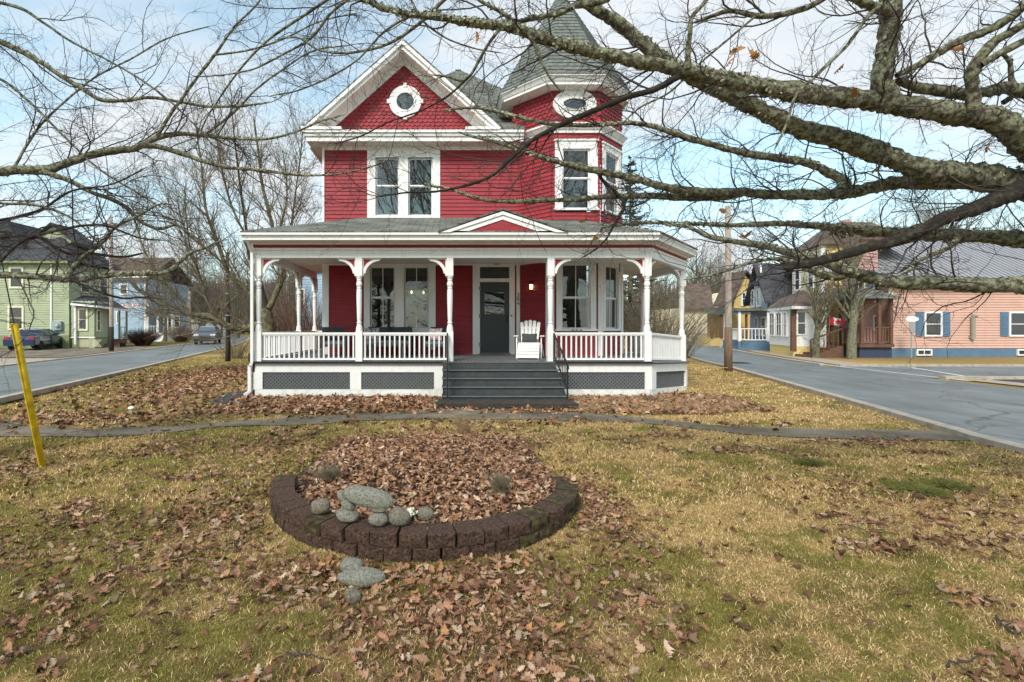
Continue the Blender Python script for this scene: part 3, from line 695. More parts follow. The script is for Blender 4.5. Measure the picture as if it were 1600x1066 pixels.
MB(front).box(gx0, gx1, -.002, .004, gz0, gz1).build('pane', M['glass'], door)
mb = MB(front); mb.box(gx0-.05, gx1+.05, -.045, -.02, gz0-.09, gz0-.04); mb.build('letter_rail', M['door'], door)
for a in (gx0-.02, (gx0+gx1)/2+.05):
    mb = MB(front); frame_boxes(mb, a, a+.25, PZ(541, YW), PZ(515, YW), .025, -.032, -.02); mb.box(a+.05, a+.20, -.028, -.02, PZ(541, YW)+.05, PZ(515, YW)-.05); mb.build('panel', M['door'], door)
MB(front).box(dx1-.09, dx1-.06, -.06, -.02, 1.72, 1.98).build('handle', M['black'], door)
for zz in (PZ(451, YW), PZ(494, YW), PZ(538, YW)): MB(front).box(dx0-.03, dx0+.02, -.078, -.06, zz-.05, zz+.05).build('hinge', M['stone'], door)
MB(front).box(dx1+.04, dx1+.08, -.075, -.06, PZ(493.5, YW)-.02, PZ(493.5, YW)+.02).build('doorbell', M['black'], H)
MB(front).box(dx0-.02, dx1+.02, -.12, .03, DZ, DZ+.04).build('door_sill', M['deck'], H)
MB(front).box(PX(771, YW), PX(779.5, YW), -.08, -.06, 3.44, 3.475).build('door_plate', M['black'], H)
# house numbers
def text_mesh(s, size, depth, m, Mx, name, parent):
    c = bpy.data.curves.new(name, 'FONT'); c.body = s; c.size = size; c.extrude = depth; c.align_x = 'CENTER'
    o = bpy.data.objects.new(name, c); COL.objects.link(o); bpy.context.view_layer.update()
    me = bpy.data.meshes.new_from_object(o.evaluated_get(bpy.context.evaluated_depsgraph_get())); bpy.data.objects.remove(o); bpy.data.curves.remove(c)
    mb = MB(Mx @ Matrix.Rotation(R(90), 4, 'X')); mb.add([v.co for v in me.vertices], [tuple(p.vertices) for p in me.polygons])
    return mb.build(name, m, parent)
for i, ch in enumerate("384"):
    text_mesh(ch, .155, .004, M['black'], wallM((PX(811, YW)-.035, YW-.078, 2.50-i*.125), 0), 'house_number', H)
# wall lamp
lp = (fl @ Vector((.0, -.05, PZ(449, 14.0))))
mb = MB(); mb.lathe((lp.x, lp.y, lp.z+.09), [(.0, .10), (.035, .07), (.075, .0), (.065, -.01)][::-1], 8); mb.box(lp.x-.02, lp.x+.02, lp.y, lp.y+.12, lp.z+.10, lp.z+.14)
lamp = mb.build('wall_lamp', M['black'], H)
MB().lathe((lp.x, lp.y, lp.z-.07), [(.032, 0), (.045, .07), (.045, .14)], 8).build('lamp_glass', M['bulb'], lamp)
MB().lathe((lp.x, lp.y, lp.z-.11), [(.0, 0), (.05, .02), (.04, .04)], 8).build('lamp_base', M['black'], lamp)
# porch ceiling globe seen by the bay corner, lamps inside
def chandelier(x, y, z, label, n=3):
    t = empty('chandelier', (x, y, z), label, 'lamp')
    mb = MB(); mb.tube([(x, y, z+.9), (x, y, z)], .012, 5)
    for k in range(n):
        a = 2*math.pi*k/n+.5; mb.tube([(x, y, z), (x+.18*math.cos(a), y+.18*math.sin(a), z-.03), (x+.22*math.cos(a), y+.22*math.sin(a), z+.05)], .01, 5)
    mb.build('frame', M['brass'], t)
    for k in range(n):
        a = 2*math.pi*k/n+.5; MB().lathe((x+.22*math.cos(a), y+.22*math.sin(a), z+.05), [(.012, 0), (.03, .04), (.022, .08), (.004, .11)], 6).build('bulb', M['bulb'], t)
chandelier(3.0, 15.6, 2.42, 'lit chandelier glowing behind the left glass of the porch bay window', 2)
chandelier(-.95, 16.2, 2.66, 'small lit chandelier behind the right sash of the paired porch windows', 2)
g = empty('porch_light', (3.6+2.0, 13.8, 3.0), 'small round globe light hanging under the porch roof by the bay window', 'lamp')
MB().tube([(4.75, 13.3, 3.45), (4.75, 13.3, 3.12)], .012, 5).build('stem', M['black'], g)
MB().lathe((4.75, 13.3, 2.94), [(.0, 0), (.05, .02), (.075, .08), (.05, .15), (.0, .18)], 10).build('globe', mat('globe_glass', (.75, .6, .5), .3), g)
# ---------------- frieze, main cornice
MB(front).box(XL-.03, 2.15, -.04, .02, 6.8, 6.96).build('frieze_board', M['white'], H)
YE = 13.8
# soffit + fascia + crown as stepped boxes
MB().box(-3.98, 2.2, YE+.04, YW-.041, 6.9, 6.94).build('soffit', M['ceil'], H)
MB().box(-3.98, 2.2, YE, YE+.05, 6.885, 7.02).build('fascia', M['white'], H)
MB().box(-4.02, 2.2, YE-.05, YE+.03, 7.022, 7.10).build('crown_moulding', M['white'], H)
MB().box(-4.06, 2.2, YE-.10, YE+.5, 7.102, 7.17).build('crown_moulding', M['white'], H)
for a, b in ((-4.08, -2.95), (.55, 1.5)): MB().box(a, b, YE-.13, YE+.49, 7.172, 7.25).build('cornice_return', M['white'], H)
for sgn, xe in ((-1, -3.98), (1, 4.9)):
    MB().box(min(xe, xe-sgn*.4), max(xe, xe-sgn*.4), (YW-.03 if sgn < 0 else 16.8), 23.2, 6.9, 6.94).build('soffit', M['ceil'], H)
    MB().box(min(xe, xe+sgn*.05), max(xe, xe+sgn*.05), (YE+.51 if sgn < 0 else 16.8), 23.2, 6.88, 7.17).build('fascia', M['white'], H)
MB().box(-3.98, 4.9, 23.15, 23.2, 6.88, 7.17).build('fascia', M['white'], H)
# ---------------- hip roof in stepped courses
def frusta(mb, base, apex, z0, z1, course, lip=.012):
    base = [Vector(p) for p in base]; ap = Vector(apex); n = int((z1-z0)/course); H_ = ap.z-z0
    vs = []; fs = []; m = len(base)
    for i in range(n):
        for (z, ex) in ((z0+i*course, lip), (z0+(i+1)*course, 0)):
            k = min(1, (z-z0)/H_)
            for p in base:
                q = p+(ap-p)*k; o = (q-ap); o.z = 0; o = o.normalized()*ex if o.length > 1e-5 else o
                vs.append((q.x+o.x, q.y+o.y, z))
        b = i*2*m
        fs += [(b+j, b+(j+1) % m, b+m+(j+1) % m, b+m+j) for j in range(m)]
        if i: fs += [(b-m+j, b-m+(j+1) % m, b+(j+1) % m, b+j) for j in range(m)]
    mb.add(vs, fs)
mb = MB(); frusta(mb, [(-4.03, 14.27, 0), (4.95, 14.27, 0), (4.95, 23.25, 0), (-4.03, 23.25, 0)], (.46, 18.5, 11.4), 7.175, 11.38, .115, .014)
roof = mb.build('hip_roof', M['roof'], H, uv=True)
MB().prism([(1.35, 13.74, 7.19), (2.25, 13.74, 7.19), (2.25, 14.6, 7.72), (1.35, 14.6, 7.72)], (0, 0, .03)).build('eave_slope', M['roof'], roof, uv=True)
MB().box(.35, .57, 18.39, 18.61, 11.27, 11.34).build('roof_cap', M['roof'], roof)
# ---------------- front gable
GX = -1.235; GZ = 9.66; hw = 2.78
for s in (-1, 1):
    a = Vector((GX+s*hw, YE-.06, 7.22)); b = Vector((GX, YE-.06, GZ+.03)); c = Vector((GX, 16.6, GZ+.03)); d = Vector((GX+s*hw, YE+.35, 7.22))
    n = Vector((s*.67, 0, .74))*.07
    mb = MB(); mb.prism([a, b, c, d], n); mb.build('gable_roof', M['roof'], H, uv=True)
    # raking crown, soffit, frieze
    L_ = (b-a)
    up = Vector((0, 0, 1))
    def rake(o0, o1, y0, y1, name, m):   # band between perpendicular offsets o0..o1 below the roof line
        nd = Vector((-s*.664, 0, -.748))
        e0 = a+nd*o0; e1 = b+Vector((0, 0, -1))*(o0/.748); f0 = a+nd*o1; f1 = b+Vector((0, 0, -1))*(o1/.748)
        p = [e0, e1, f1, f0]; zmin = 7.12
        for q in p:
            q.y = y0
        # clip below the cornice
        for q, r_ in ((p[0], p[1]), (p[3], p[2])):
            if q.z < zmin: k = (zmin-q.z)/(r_.z-q.z); q += (r_-q)*k
        MB().prism(p, (0, y1-y0, 0)).build(name, m, H)
    rake(.0, .085, YE-.12, YE+.0, 'raking_crown', M['white'])
    rake(.086, .17, YE-.05, YE+.02, 'bargeboard', M['white'])
    rake(.11, .15, YE+.02, YW-.065, 'rake_soffit', M['ceil'])
    rake(.12, .30, YW-.06, YW-.0, 'rake_frieze', M['white'])
# fish-scale shingles
def scales(Mx, inside, x0, x1, z0, z1, w=.150, h=.105, name='fish_scale_shingles'):
    mb = MB(Mx); r = 0; z = z0
    while z < z1:
        x = x0+(w/2 if r % 2 else 0)
        while x < x1:
            if inside(x, z):
                a = w*.49; jit = random.uniform(0, .003)
                mb.add([(x-a, -.004, z+h*1.3), (x-a, -.030-jit, z+h*.42), (x-a*.42, -.036-jit, z), (x+a*.42, -.036-jit, z), (x+a, -.030-jit, z+h*.42), (x+a, -.004, z+h*1.3), (x-a*.5, -.001, z), (x+a*.5, -.001, z)],
                       [(0, 1, 2, 3, 4, 5), (2, 6, 7, 3)])
            x += w
        z += h; r += 1
    return tag(mb.build(name, M['red'], H), kind='stuff')
tri = lambda x, z: abs(x-GX) < (9.52-z)*1.10+.04 and math.hypot(x-(-1.20), z-PZ(160, YW)) > .40
scales(front, tri, GX-2.45, GX+2.45, 7.3, 9.45)
MB().prism([(GX-2.65, YW+.012, 7.15), (GX+2.65, YW+.012, 7.15), (GX, YW+.012, 9.56)], (0, .05, 0)).build('gable_backing', M['red'], H)
MB(front).box(GX-2.4, GX+2.4, -.035, 0, 7.17, 7.29).build('gable_sill', M['red'], H)
def ring(Mx, cx, cz, a0, b0, a1, b1, y0, y1, n=32):
    mb = MB(Mx); vs = []; 
    for k in range(n):
        t = 2*math.pi*k/n; c, s = math.cos(t), math.sin(t)
        vs += [(cx+a0*c, y0, cz+b0*s), (cx+a1*c, y0, cz+b1*s), (cx+a1*c, y1, cz+b1*s), (cx+a0*c, y1, cz+b0*s)]
    fs = []
    for k in range(n):
        for j in range(4):
            j2 = (j+1) % 4; k2 = (k+1) % n; fs.append((4*k+j, 4*k+j2, 4*k2+j2, 4*k2+j))
    return mb.add(vs, fs)
def disc(Mx, cx, cz, a, b, y, n=32):
    return MB(Mx).prism([(cx+a*math.cos(2*math.pi*k/n), y, cz+b*math.sin(2*math.pi*k/n)) for k in range(n)], (0, .012, 0))
def oculus(Mx, cx, cz, ai, bi, ao, bo, keys=True):
    mb = ring(Mx, cx, cz, ai, bi, ao, bo, -.07, .0)
    o = mb.build('round_window', M['white'], H)
    ring(Mx, cx, cz, ai-.03, bi-.03, ai+.02, bi+.02, -.085, -.02).build('sash_ring', M['white'], o)
    disc(Mx, cx, cz, ai-.01, bi-.01, -.035).build('pane', M['glass'], o)
    disc(Mx, cx, cz, ai+.02, bi+.02, .0).build('dark_interior', M['blind_or_sheen'], o)
    if keys:
        for t in (0, 90, 180, 270):
            c, s = round(math.cos(R(t))), round(math.sin(R(t))); x = cx+c*(ao+.005); z = cz+s*(bo+.005)
            MB(Mx).box(x-.055, x+.055, -.095, -.0, z-.055, z+.055).build('keystone', M['white'], o)
oculus(front, PX(633.3, YW), PZ(160, YW), .285, .285, .47, .47)
# ---------------- tower cornice, attic storey, eaves, spire
def oct_band(ap0, ap1, z0, z1, name, m, parent=None, c=TC):
    a = oct_pts(ap0, z0, c); b = oct_pts(ap1, z1, c); mb = MB()
    mb.add(a+b, [(i, (i+1) % 8, 8+(i+1) % 8, 8+i) for i in range(8)]+[tuple(range(7, -1, -1)), tuple(range(8, 16))])
    return mb.build(name, m, parent or H, uv=(m is M['spire']))
oct_band(AP+.045, AP+.045, 6.98, 7.06, 'cornice_band', M['white'])
oct_band(AP+.07, AP+.16, 7.062, 7.17, 'cornice_band', M['white'])
oct_band(AP+.17, AP+.17, 7.172, 7.22, 'cornice_band', M['white'])
for ang in (180, 225, 270, 315, 0, 45, 90):
    Mx = facetM(ang); MB(Mx).box(-SS, SS, .0, .05, 7.2, 8.35).build('attic_wall', M['red'], H)
    if ang in (225, 270, 315, 0):
        ov = (lambda x, z: ((x+.05)/.55)**2+((z-7.77)/.36)**2 > 1) if ang == 270 else (lambda x, z: True)
        scales(Mx, lambda x, z: abs(x) < SS-.03 and ov(x, z), -SS+.06, SS, 7.25, 8.22)
oculus(ff, -.05, 7.77, .35, .175, .60, .40, keys=False)
EC = Vector((3.5, 15.02, 0))
oct_band(AP+.02, 1.86, 8.14, 8.18, 'tower_soffit', M['ceil'], c=EC)
oct_band(1.80, 1.80, 8.182, 8.30, 'tower_fascia', M['white'], c=EC)
oct_band(1.84, 1.90, 8.302, 8.40, 'tower_fascia', M['white'], c=EC)
oct_band(1.925, 1.925, 8.402, 8.44, 'tower_gutter', M['white'], c=EC)
mb = MB(); frusta(mb, [(p.x, p.y, 8.441) for p in oct_pts(1.93, 0, EC)], (3.56, 15.05, 12.02), 8.441, 11.95, .135, .02)
sp = mb.build('spire', M['spire'], H)
MB().lathe((3.56, 15.05, 11.75), [(.10, 0), (.05, .2), (.09, .35), (.03, .5), (.06, .62), (.0, .95)], 8).build('finial', M['roof'], sp)
# ---------------- porch deck and skirt
SAG = -.11
XA, XB, XC = -4.50, 4.80, 6.42      # outer left edge, front right corner, chamfer end
YC = YP+1.62
deck_out = [(XA, YP-.06, DZ), (XB, YP-.06, DZ), (XC, YC-.02, DZ+SAG), (XC, 16.0, DZ+SAG*.6), (XR, 16.0, DZ), (XR, YW-.2, DZ), (XL, YW-.2, DZ), (XL, 16.4, DZ), (XA, 16.4, DZ)]
mb = MB()
# deck boards run front to back
x = XA; w_ = .088
while x < XC:
    x1 = min(x+w_-.006, XC)
    for (ya, yb) in ([(YP-.05, YW-.0)] if XL < x < TC.x-1.5 else ([(YP-.05, 16.4)] if x <= XL else ([(YP-.05 if x < XB else YP-.05+(x-XB), 13.5 if x < 4.3 else (13.6+(x-4.3) if x < 5.2 else 16.0))]))):
        dz = SAG*max(0, min(1, (x-XB)/1.6)); jz = random.uniform(-.002, .002)
        if yb > ya: mb.add([(x, ya, DZ+dz+jz), (x1, ya, DZ+dz+jz), (x1, yb, DZ+dz+jz), (x, yb, DZ+dz+jz), (x, ya, DZ+dz-.03), (x1, ya, DZ+dz-.03)], [(0, 1, 2, 3), (4, 5, 1, 0)])
    x += w_
tag(mb.build('deck_board', M['deck'], H), kind='stuff')
MB().prism([(a, b, c-.035) for a, b, c in deck_out], (0, 0, -.02)).build('deck_underlay', M['slab'], H)
def edge(name, m, pts, y_in, z0, z1, t, parent=None):   # boards along a polyline: pts = (x,y,dz)
    out_ = []
    for p, q in zip(pts[:-1], pts[1:]):
        d = Vector((q[0]-p[0], q[1]-p[1], 0)).normalized(); nrm = Vector((-d.y, d.x, 0))   # inward (left of travel)
        a = Vector((p[0], p[1], 0))+nrm*y_in; b = Vector((q[0], q[1], 0))+nrm*y_in; c = b+nrm*t; e = a+nrm*t
        mb = MB(); mb.add([(a.x, a.y, z0+p[2]), (b.x, b.y, z0+q[2]), (c.x, c.y, z0+q[2]), (e.x, e.y, z0+p[2]), (a.x, a.y, z1+p[2]), (b.x, b.y, z1+q[2]), (c.x, c.y, z1+q[2]), (e.x, e.y, z1+p[2])],
                          [(0, 3, 2, 1), (4, 5, 6, 7), (0, 1, 5, 4), (1, 2, 6, 5), (2, 3, 7, 6), (3, 0, 4, 7)])
        out_.append(mb.build(name, m, parent or H))
    return out_
LP = [(XA, 16.4, 0), (XA, YP, 0)]; FP1 = [(XA, YP, 0), (-.07, YP, 0)]; FP2 = [(2.53, YP, 0), (XB, YP, 0)]; CP = [(XB, YP, 0), (XC, YC, SAG)]; RP = [(XC, YC, SAG), (XC, 16.0, SAG)]
for run in (LP, FP1, FP2, CP, RP):
    edge('deck_edge', M['deck'], run, -.05, .765, .808, .06)
    edge('skirt_board', M['white'], run, .0, .56, .764, .04)
    edge('base_board', M['white_old'], run, .0, -.08, .155, .04)
def lattice(p, q, name='lattice_panel'):
    p = Vector(p); q = Vector(q); L_ = (q.xy-p.xy).length; d = (q-p); ang = math.atan2(d.y, d.x)
    Mx = Matrix.Translation(p) @ Matrix.Rotation(ang, 4, 'Z') @ Matrix.Shear('XY', 4, (0, 0))
    z0, z1 = .155, .56; mb = MB(Mx); sl = d.z/L_
    for sgn, y in ((1, .0), (-1, .009)):
        c = -.6
        while c < L_+.6:
            # slat from (c,z0) to (c+sgn*(z1-z0), z1)
            xa_, xb_ = c, c+sgn*(z1-z0); w2 = .024
            t0, t1 = 0, 1
            # clip to 0..L
            def cl(tv): return min(max(tv, 0), 1)
            if xa_ != xb_:
                ts = sorted([cl((0-xa_)/(xb_-xa_)), cl((L_-xa_)/(xb_-xa_))])
                lo, hi = (ts[0], ts[1])
                if hi-lo > .05 and not (max(xa_, xb_) < 0 or min(xa_, xb_) > L_):
                    A_ = (xa_+(xb_-xa_)*lo, z0+(z1-z0)*lo); B_ = (xa_+(xb_-xa_)*hi, z0+(z1-z0)*hi)
                    mb.add([(A_[0]-w2, y, A_[1]+sl*A_[0]), (A_[0]+w2, y, A_[1]+sl*A_[0]), (B_[0]+w2, y, B_[1]+sl*B_[0]), (B_[0]-w2, y, B_[1]+sl*B_[0]),
                            (A_[0]-w2, y+.007, A_[1]+sl*A_[0]), (A_[0]+w2, y+.007, A_[1]+sl*A_[0]), (B_[0]+w2, y+.007, B_[1]+sl*B_[0]), (B_[0]-w2, y+.007, B_[1]+sl*B_[0])],
                           [(0, 1, 2, 3), (7, 6, 5, 4), (0, 4, 5, 1), (2, 6, 7, 3), (1, 5, 6, 2), (3, 7, 4, 0)])
            c += .087
    return tag(mb.build(name, M['lattice'], H), kind='stuff')
for a, b in (((-4.28, YP+.03, 0), (-2.24, YP+.03, 0)), ((-1.98, YP+.03, 0), (-.28, YP+.03, 0)), ((2.6, YP+.03, 0), (4.64, YP+.03, 0)), ((4.95, YP+.20, -.012), (6.32, YP+1.57, SAG+.01))):
    lattice(a, b)
for a, b in ((-4.5, -4.28), (-2.24, -1.98), (-.28, -.07), (4.64, 4.80)): MB().box(a, b, YP-.006, YP+.06, .1562, .5588).build('skirt_post', M['white'], H)
cM = wallM((XB, YP, 0), math.atan2(YC-YP, XC-XB)); CL = math.hypot(YC-YP, XC-XB)
for a, b in ((.0, .24), (CL-.10, CL)): MB(cM).box(a, b, -.006, .06, .15+SAG*a/CL, .56+SAG*a/CL).build('skirt_post', M['white'], H)
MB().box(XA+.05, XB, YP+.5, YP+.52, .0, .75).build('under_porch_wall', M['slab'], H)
MB().box(XA, XA+.03, YP+.1, 16.4, .1, .6).build('skirt_board', M['white'], H)
MB().box(XC-.04, XC-.01, YC+.1, 16.0, -.05, .5).build('skirt_board', M['white'], H)
# ---------------- posts
PH = 2.42
prof = [(.0, 1.0)]
def post_mesh():
    mb = MB(); s = .078
    mb.box(-s, s, -s, s, 0, .70)
    mb.lathe((0, 0, 0), [(.075, .70), (.078, .74), (.070, .80), (.050, .865), (.046, .885), (.062, .895), (.062, .915), (.046, .925), (.046, .945), (.052, 1.0), (.063, 1.35), (.066, 1.55), (.062, 1.68), (.048, 1.70), (.062, 1.715), (.062, 1.73), (.048, 1.74), (.066, 1.775), (.072, 1.81), (.066, 1.845), (.048, 1.88), (.060, 1.895), (.060, 1.91), (.055, 1.93), (.072, 1.96), (.078, 2.0)], 12)
    mb.box(-s, s, -s, s, 2.0, PH)
    return mb.mesh('porch_post', M['white'])
pm = post_mesh()
post_pts = [(-4.40, YP+.09, 0), (-2.04, YP+.09, 0), (.09, YP+.09, 0), (2.45, YP+.09, 0), (4.72, YP+.09, 0), (6.30, YP+1.67, SAG), (-4.40, 14.55, 0), (6.30, 15.6, SAG*.8), (-4.40, 16.3, 0)]
posts = [link('porch_post', pm, H, (x, y, DZ+dz)) for x, y, dz in post_pts]
def bracket_meshes():
    mb = MB(); n = 9; vs = []
    for k in range(n):      # quarter arc from the post (low) to the beam (far)
        t = R(90)*k/(n-1); cx, cz = .40, -.36
        xo, zo = cx-.36*math.cos(t), cz+.32*math.sin(t)
        w1 = .028+.010*math.sin(t*2)
        nx_, nz_ = -math.cos(t), math.sin(t)
        for yy in (-.025, .025):
            vs += [(xo+nx_*w1, yy, zo+nz_*w1*.8), (xo-nx_*w1, yy, zo-nz_*w1*.8)]
    fs = []
    for k in range(n-1):
        b = 4*k; fs += [(b, b+4, b+5, b+1), (b+2, b+3, b+7, b+6), (b, b+2, b+6, b+4), (b+1, b+5, b+7, b+3)]
    fs += [(0, 1, 3, 2), (4*n-4, 4*n-2, 4*n-1, 4*n-3)]
    mb.add(vs, fs); mb.box(.0, .03, -.02, .02, -.42, 0); mb.box(.0, .44, -.02, .02, -.028, 0)
    a = mb.mesh('bracket', M['white'])
    pts = [(.03, -.006, -.028), (.03, -.006, -.34)]+[(.40-.36*math.cos(R(90)*k/6), -.006, -.36+.32*math.sin(R(90)*k/6)) for k in range(7)]
    b = MB().prism(pts, (0, .012, 0)).mesh('bracket_infill', M['red'])
    return a, b
bk, bi = bracket_meshes()
def bracket(x, y, z, rz):
    a = link('bracket', bk, H, (x, y, z), rz); b = bpy.data.objects.new('bracket_infill', bi); COL.objects.link(b); b.parent = a
ZB = DZ+PH
s_ = .078
for (x, y, dz), dirs in zip(post_pts, ([0, 90], [0, 180], [180], [0], [180, 45], [225, 90], [90, -90], [-90], [-90])):
    for dg in dirs:
        if (x, dg) in ((2.45, 180),): continue
        bracket(x+s_*math.cos(R(dg)), y+s_*math.sin(R(dg)), ZB+dz-.002, R(dg))
# ---------------- beams and porch cornice
LPo = [(XA, 16.4, 0), (XA, YP, 0)]; FPo = [(XA, YP, 0), (XB, YP, 0)]
for run, ov in ((LPo, .30), (FPo, 1.0), (CP, .62), (RP, .45)):
    edge('porch_beam', M['white'], run, .01, ZB, ZB+.175, .14)
    edge('beam_moulding', M['white'], run, -.02, ZB+.176, ZB+.225, .13)
    edge('red_frieze', M['red'], run, .012, ZB+.226, ZB+.30, .10)
    edge('bed_moulding', M['white'], run, -.04, ZB+.301, ZB+.345, .15)
    edge('porch_soffit', M['ceil'], run, -.34*ov, ZB+.346, ZB+.362, .11+.34*ov)
    edge('porch_fascia', M['white'], run, -.36*ov, ZB+.35, ZB+.455, .03)
    edge('porch_gutter', M['white'], run, -.42*ov, ZB+.456, ZB+.505, .10)
    edge('porch_crown', M['white'], run, -.38*ov, ZB+.42, ZB+.455, .03)
    # fill little gaps at corners by small blocks
MB().box(XA-.115, XA+.0, YP-.365, YP, ZB+.35, ZB+.455).build('cornice_corner', M['white'], H)
MB().box(XA-.135, XA+.0, YP-.425, YP, ZB+.4565, ZB+.5045).build('cornice_corner', M['white'], H)
g_ = .155
MB().prism([(XB+0, YP-.362, ZB+.35), (XB-.03, YP-.362, ZB+.35), (XB+.155, YP-.155, ZB+.348), (XB, YP, ZB+.35)], (0, 0, .10)).build('cornice_corner', M['white'], H)
MB().prism([(XB-.03, YP-.422, ZB+.457), (XB+.0, YP-.422, ZB+.457), (XB+.184, YP-.184, ZB+.456), (XB, YP, ZB+.457)], (0, 0, .046)).build('cornice_corner', M['white'], H)
MB().prism([(XC+.155, YC-.155, ZB+.35+SAG), (XC+.18, YC-.06, ZB+.35+SAG), (XC+.18, YC, ZB+.35+SAG), (XC, YC, ZB+.35+SAG)], (0, 0, .14)).build('cornice_corner', M['white'], H)
MB().prism([(XA+.15, YP+.15, 3.40), (XB-.1, YP+.15, 3.40), (XC-.15, YC+.05, 3.40+SAG), (XC-.15, 16.0, 3.40+SAG), (XR, 16.0, 3.44), (XR, YW, 3.46), (XL-.02, YW, 3.46), (XL-.02, 16.4, 3.46), (XA+.15, 16.4, 3.42)], (0, 0, .03)).build('porch_ceiling', M['ceil'], H)
# porch roof planes
ZE = ZB+.507; EV = .42
def slab(pts, name='porch_roof', th=.035, m=None): return MB().prism(pts, (0, 0, th)).build(name, m or M['roof'], H, uv=True)
fx0, fy0 = XA-.13, YP-EV
slab([(fx0, fy0, ZE), (XB+.02, fy0, ZE), (XB+.02-.414*3.3, fy0+3.4, ZE+1.06), (-2.45, fy0+3.4, ZE+1.06)])
slab([(fx0, 16.6, ZE), (fx0, fy0, ZE), (-2.45, fy0+3.4, ZE+1.06), (-2.45, 16.6, ZE+1.06)])
slab([(XB+.02, fy0, ZE), (XC+.19, YC-.20, ZE+SAG), (XC+.19-2.2, YC-.20+.91, ZE+SAG+.69), (XB+.02-.414*2.7, fy0+2.7, ZE+.84)])
slab([(XC+.19, YC-.20, ZE+SAG), (XC+.19, 16.2, ZE+SAG), (XC+.19-2.1, 16.2, ZE+SAG+.68), (XC+.19-2.1, YC-.20+.87, ZE+SAG+.68)])
# porch pediment
PXC = 1.27; pz0, pz1 = ZE+.0, ZE+.47; ph_ = 1.42; yp = fy0-.03
for s in (-1, 1):
    a = Vector((PXC+s*ph_, yp, pz0)); b = Vector((PXC, yp, pz1))
    MB().prism([a, b, b+Vector((0, 0, -.075)), a+Vector((-s*.23, 0, 0))], (0, .09, 0)).build('pediment_crown', M['white'], H)
    a2 = a+Vector((-s*.24, .03, 0)); b2 = b+Vector((0, .03, -.078))
    MB().prism([a2, b2, b2+Vector((0, 0, -.10)), a2+Vector((-s*.31, 0, 0))], (0, .06, 0)).build('pediment_frieze', M['white'], H)
    MB().prism([a+Vector((s*.03, -.02, .0)), b+Vector((0, -.02, .03)), b+Vector((0, 1.6, .03)), a+Vector((s*.03, .15, .0))], (s*.012, 0, .03)).build('pediment_roof', M['roof'], H, uv=True)
MB().prism([(PXC-.87, yp+.05, pz0), (PXC+.87, yp+.05, pz0), (PXC, yp+.05, pz0+.29)], (0, .03, 0)).build('pediment_panel', M['red'], H)
# ---------------- railings
bal = MB().box(-.017, .017, -.017, .017, .06, .625).mesh('baluster', M['white'])
def railing(p, q, dz0=0, dz1=0, sp=.118):
    p = Vector((p[0], p[1], DZ+dz0)); q = Vector((q[0], q[1], DZ+dz1)); L_ = (q-p).length; d = (q-p)/L_
    mb = MB(); up = Vector((0, 0, 1))
    mb.bar(p+up*.65, q+up*.65, .075, .05); mb.bar(p+up*.615, q+up*.615, .045, .03); mb.bar(p+up*.05, q+up*.05, .05, .045)
    r = mb.build('railing', M['white'], H); n = int(round(L_/sp)); rz = math.atan2(d.y, d.x)
    for k in range(n):
        c = p+d*(L_*(k+.5)/n); link('baluster', bal, r, c, rz)
railing((-4.32, YP+.09), (-2.12, YP+.09)); railing((-1.96, YP+.09), (.01, YP+.09)); railing((2.53, YP+.09), (4.64, YP+.09))
railing((4.78, YP+.14), (6.24, YP+1.61), 0, SAG, .105); railing((-4.40, YP+.17), (-4.40, 14.47)); railing((-4.32, 16.3), (XL-.02, 16.3)); railing((-4.40, 14.63), (-4.40, 16.22))
railing((6.30, YP+1.75), (6.30, 15.5), SAG, SAG*.8); railing((5.25, 15.6), (6.22, 15.6), -.02, SAG*.8)
# ---------------- stairs
RI = .158; TR = .275
st = MB().box(-.02, 2.48, YP-.02, YP-.001, .0, .7).build('stair', M['stair'], H)
for i in range(1, 5):
    z = DZ-RI*i; y0 = YP-.055-TR*i
    MB().box(-.09, 2.55, y0-.025, y0+TR, z-.03, z).build('tread', M['stair'], st)
    MB().box(-.09, 2.55, y0-.030, y0-.0255, z-.028, z-.002).build('tread_nosing', M['deck'], st)
    MB().box(-.07, 2.53, y0+.005, y0+.03, z-RI+.0005, z-.0305).build('riser', M['stair'], st)
MB().box(-.07, 2.53, YP-.062, YP-.051, DZ-RI, .762).build('riser', M['stair'], st)
for x in (-.075, 2.52):
    MB().prism([(x, YP-.03, .74), (x, YP-.05-TR*4, .14), (x, YP-.05-TR*4, .0), (x, YP-.03, .0)], (.018, 0, 0)).build('stringer', M['stair'], st)
MB().box(-.17, 2.62, 9.62, 10.24, -.05, .095).build('stone_step', M['slab'], H)
def handrail(x, small=False):
    a = Vector((x, YP-.05, DZ+.66)); b = Vector((x, 10.02, .84)); mb = MB()
    mb.bar(a, b, .035, .018); mb.bar(a+Vector((0, 0, -.50)), b+Vector((0, 0, -.50)), .03, .014)
    mb.bar((x, YP-.05, DZ), a, .028, .028); mb.bar((x, 10.02, .17), b, .028, .028)
    mb.tube([b, b+Vector((0, -.08, -.02)), b+Vector((0, -.10, -.09))], .012, 6)
    h = mb.build('handrail', M['black'], H)
    for k in range(1, 9):
        t = k/9; p = a.lerp(b, t)
        m2 = MB(); lo = p+Vector((0, 0, -.5)); hi = p
        m2.bar(lo, hi, .013, .013)
        if k % 2 == 0:
            m2.tube([lo.lerp(hi, .3), lo.lerp(hi, .42)+Vector((0, .035, 0)), lo.lerp(hi, .55), lo.lerp(hi, .68)+Vector((0, -.035, 0)), lo.lerp(hi, .8)], .006, 4)
        m2.build('spindle', M['black'], h)
handrail(2.50); handrail(.03)
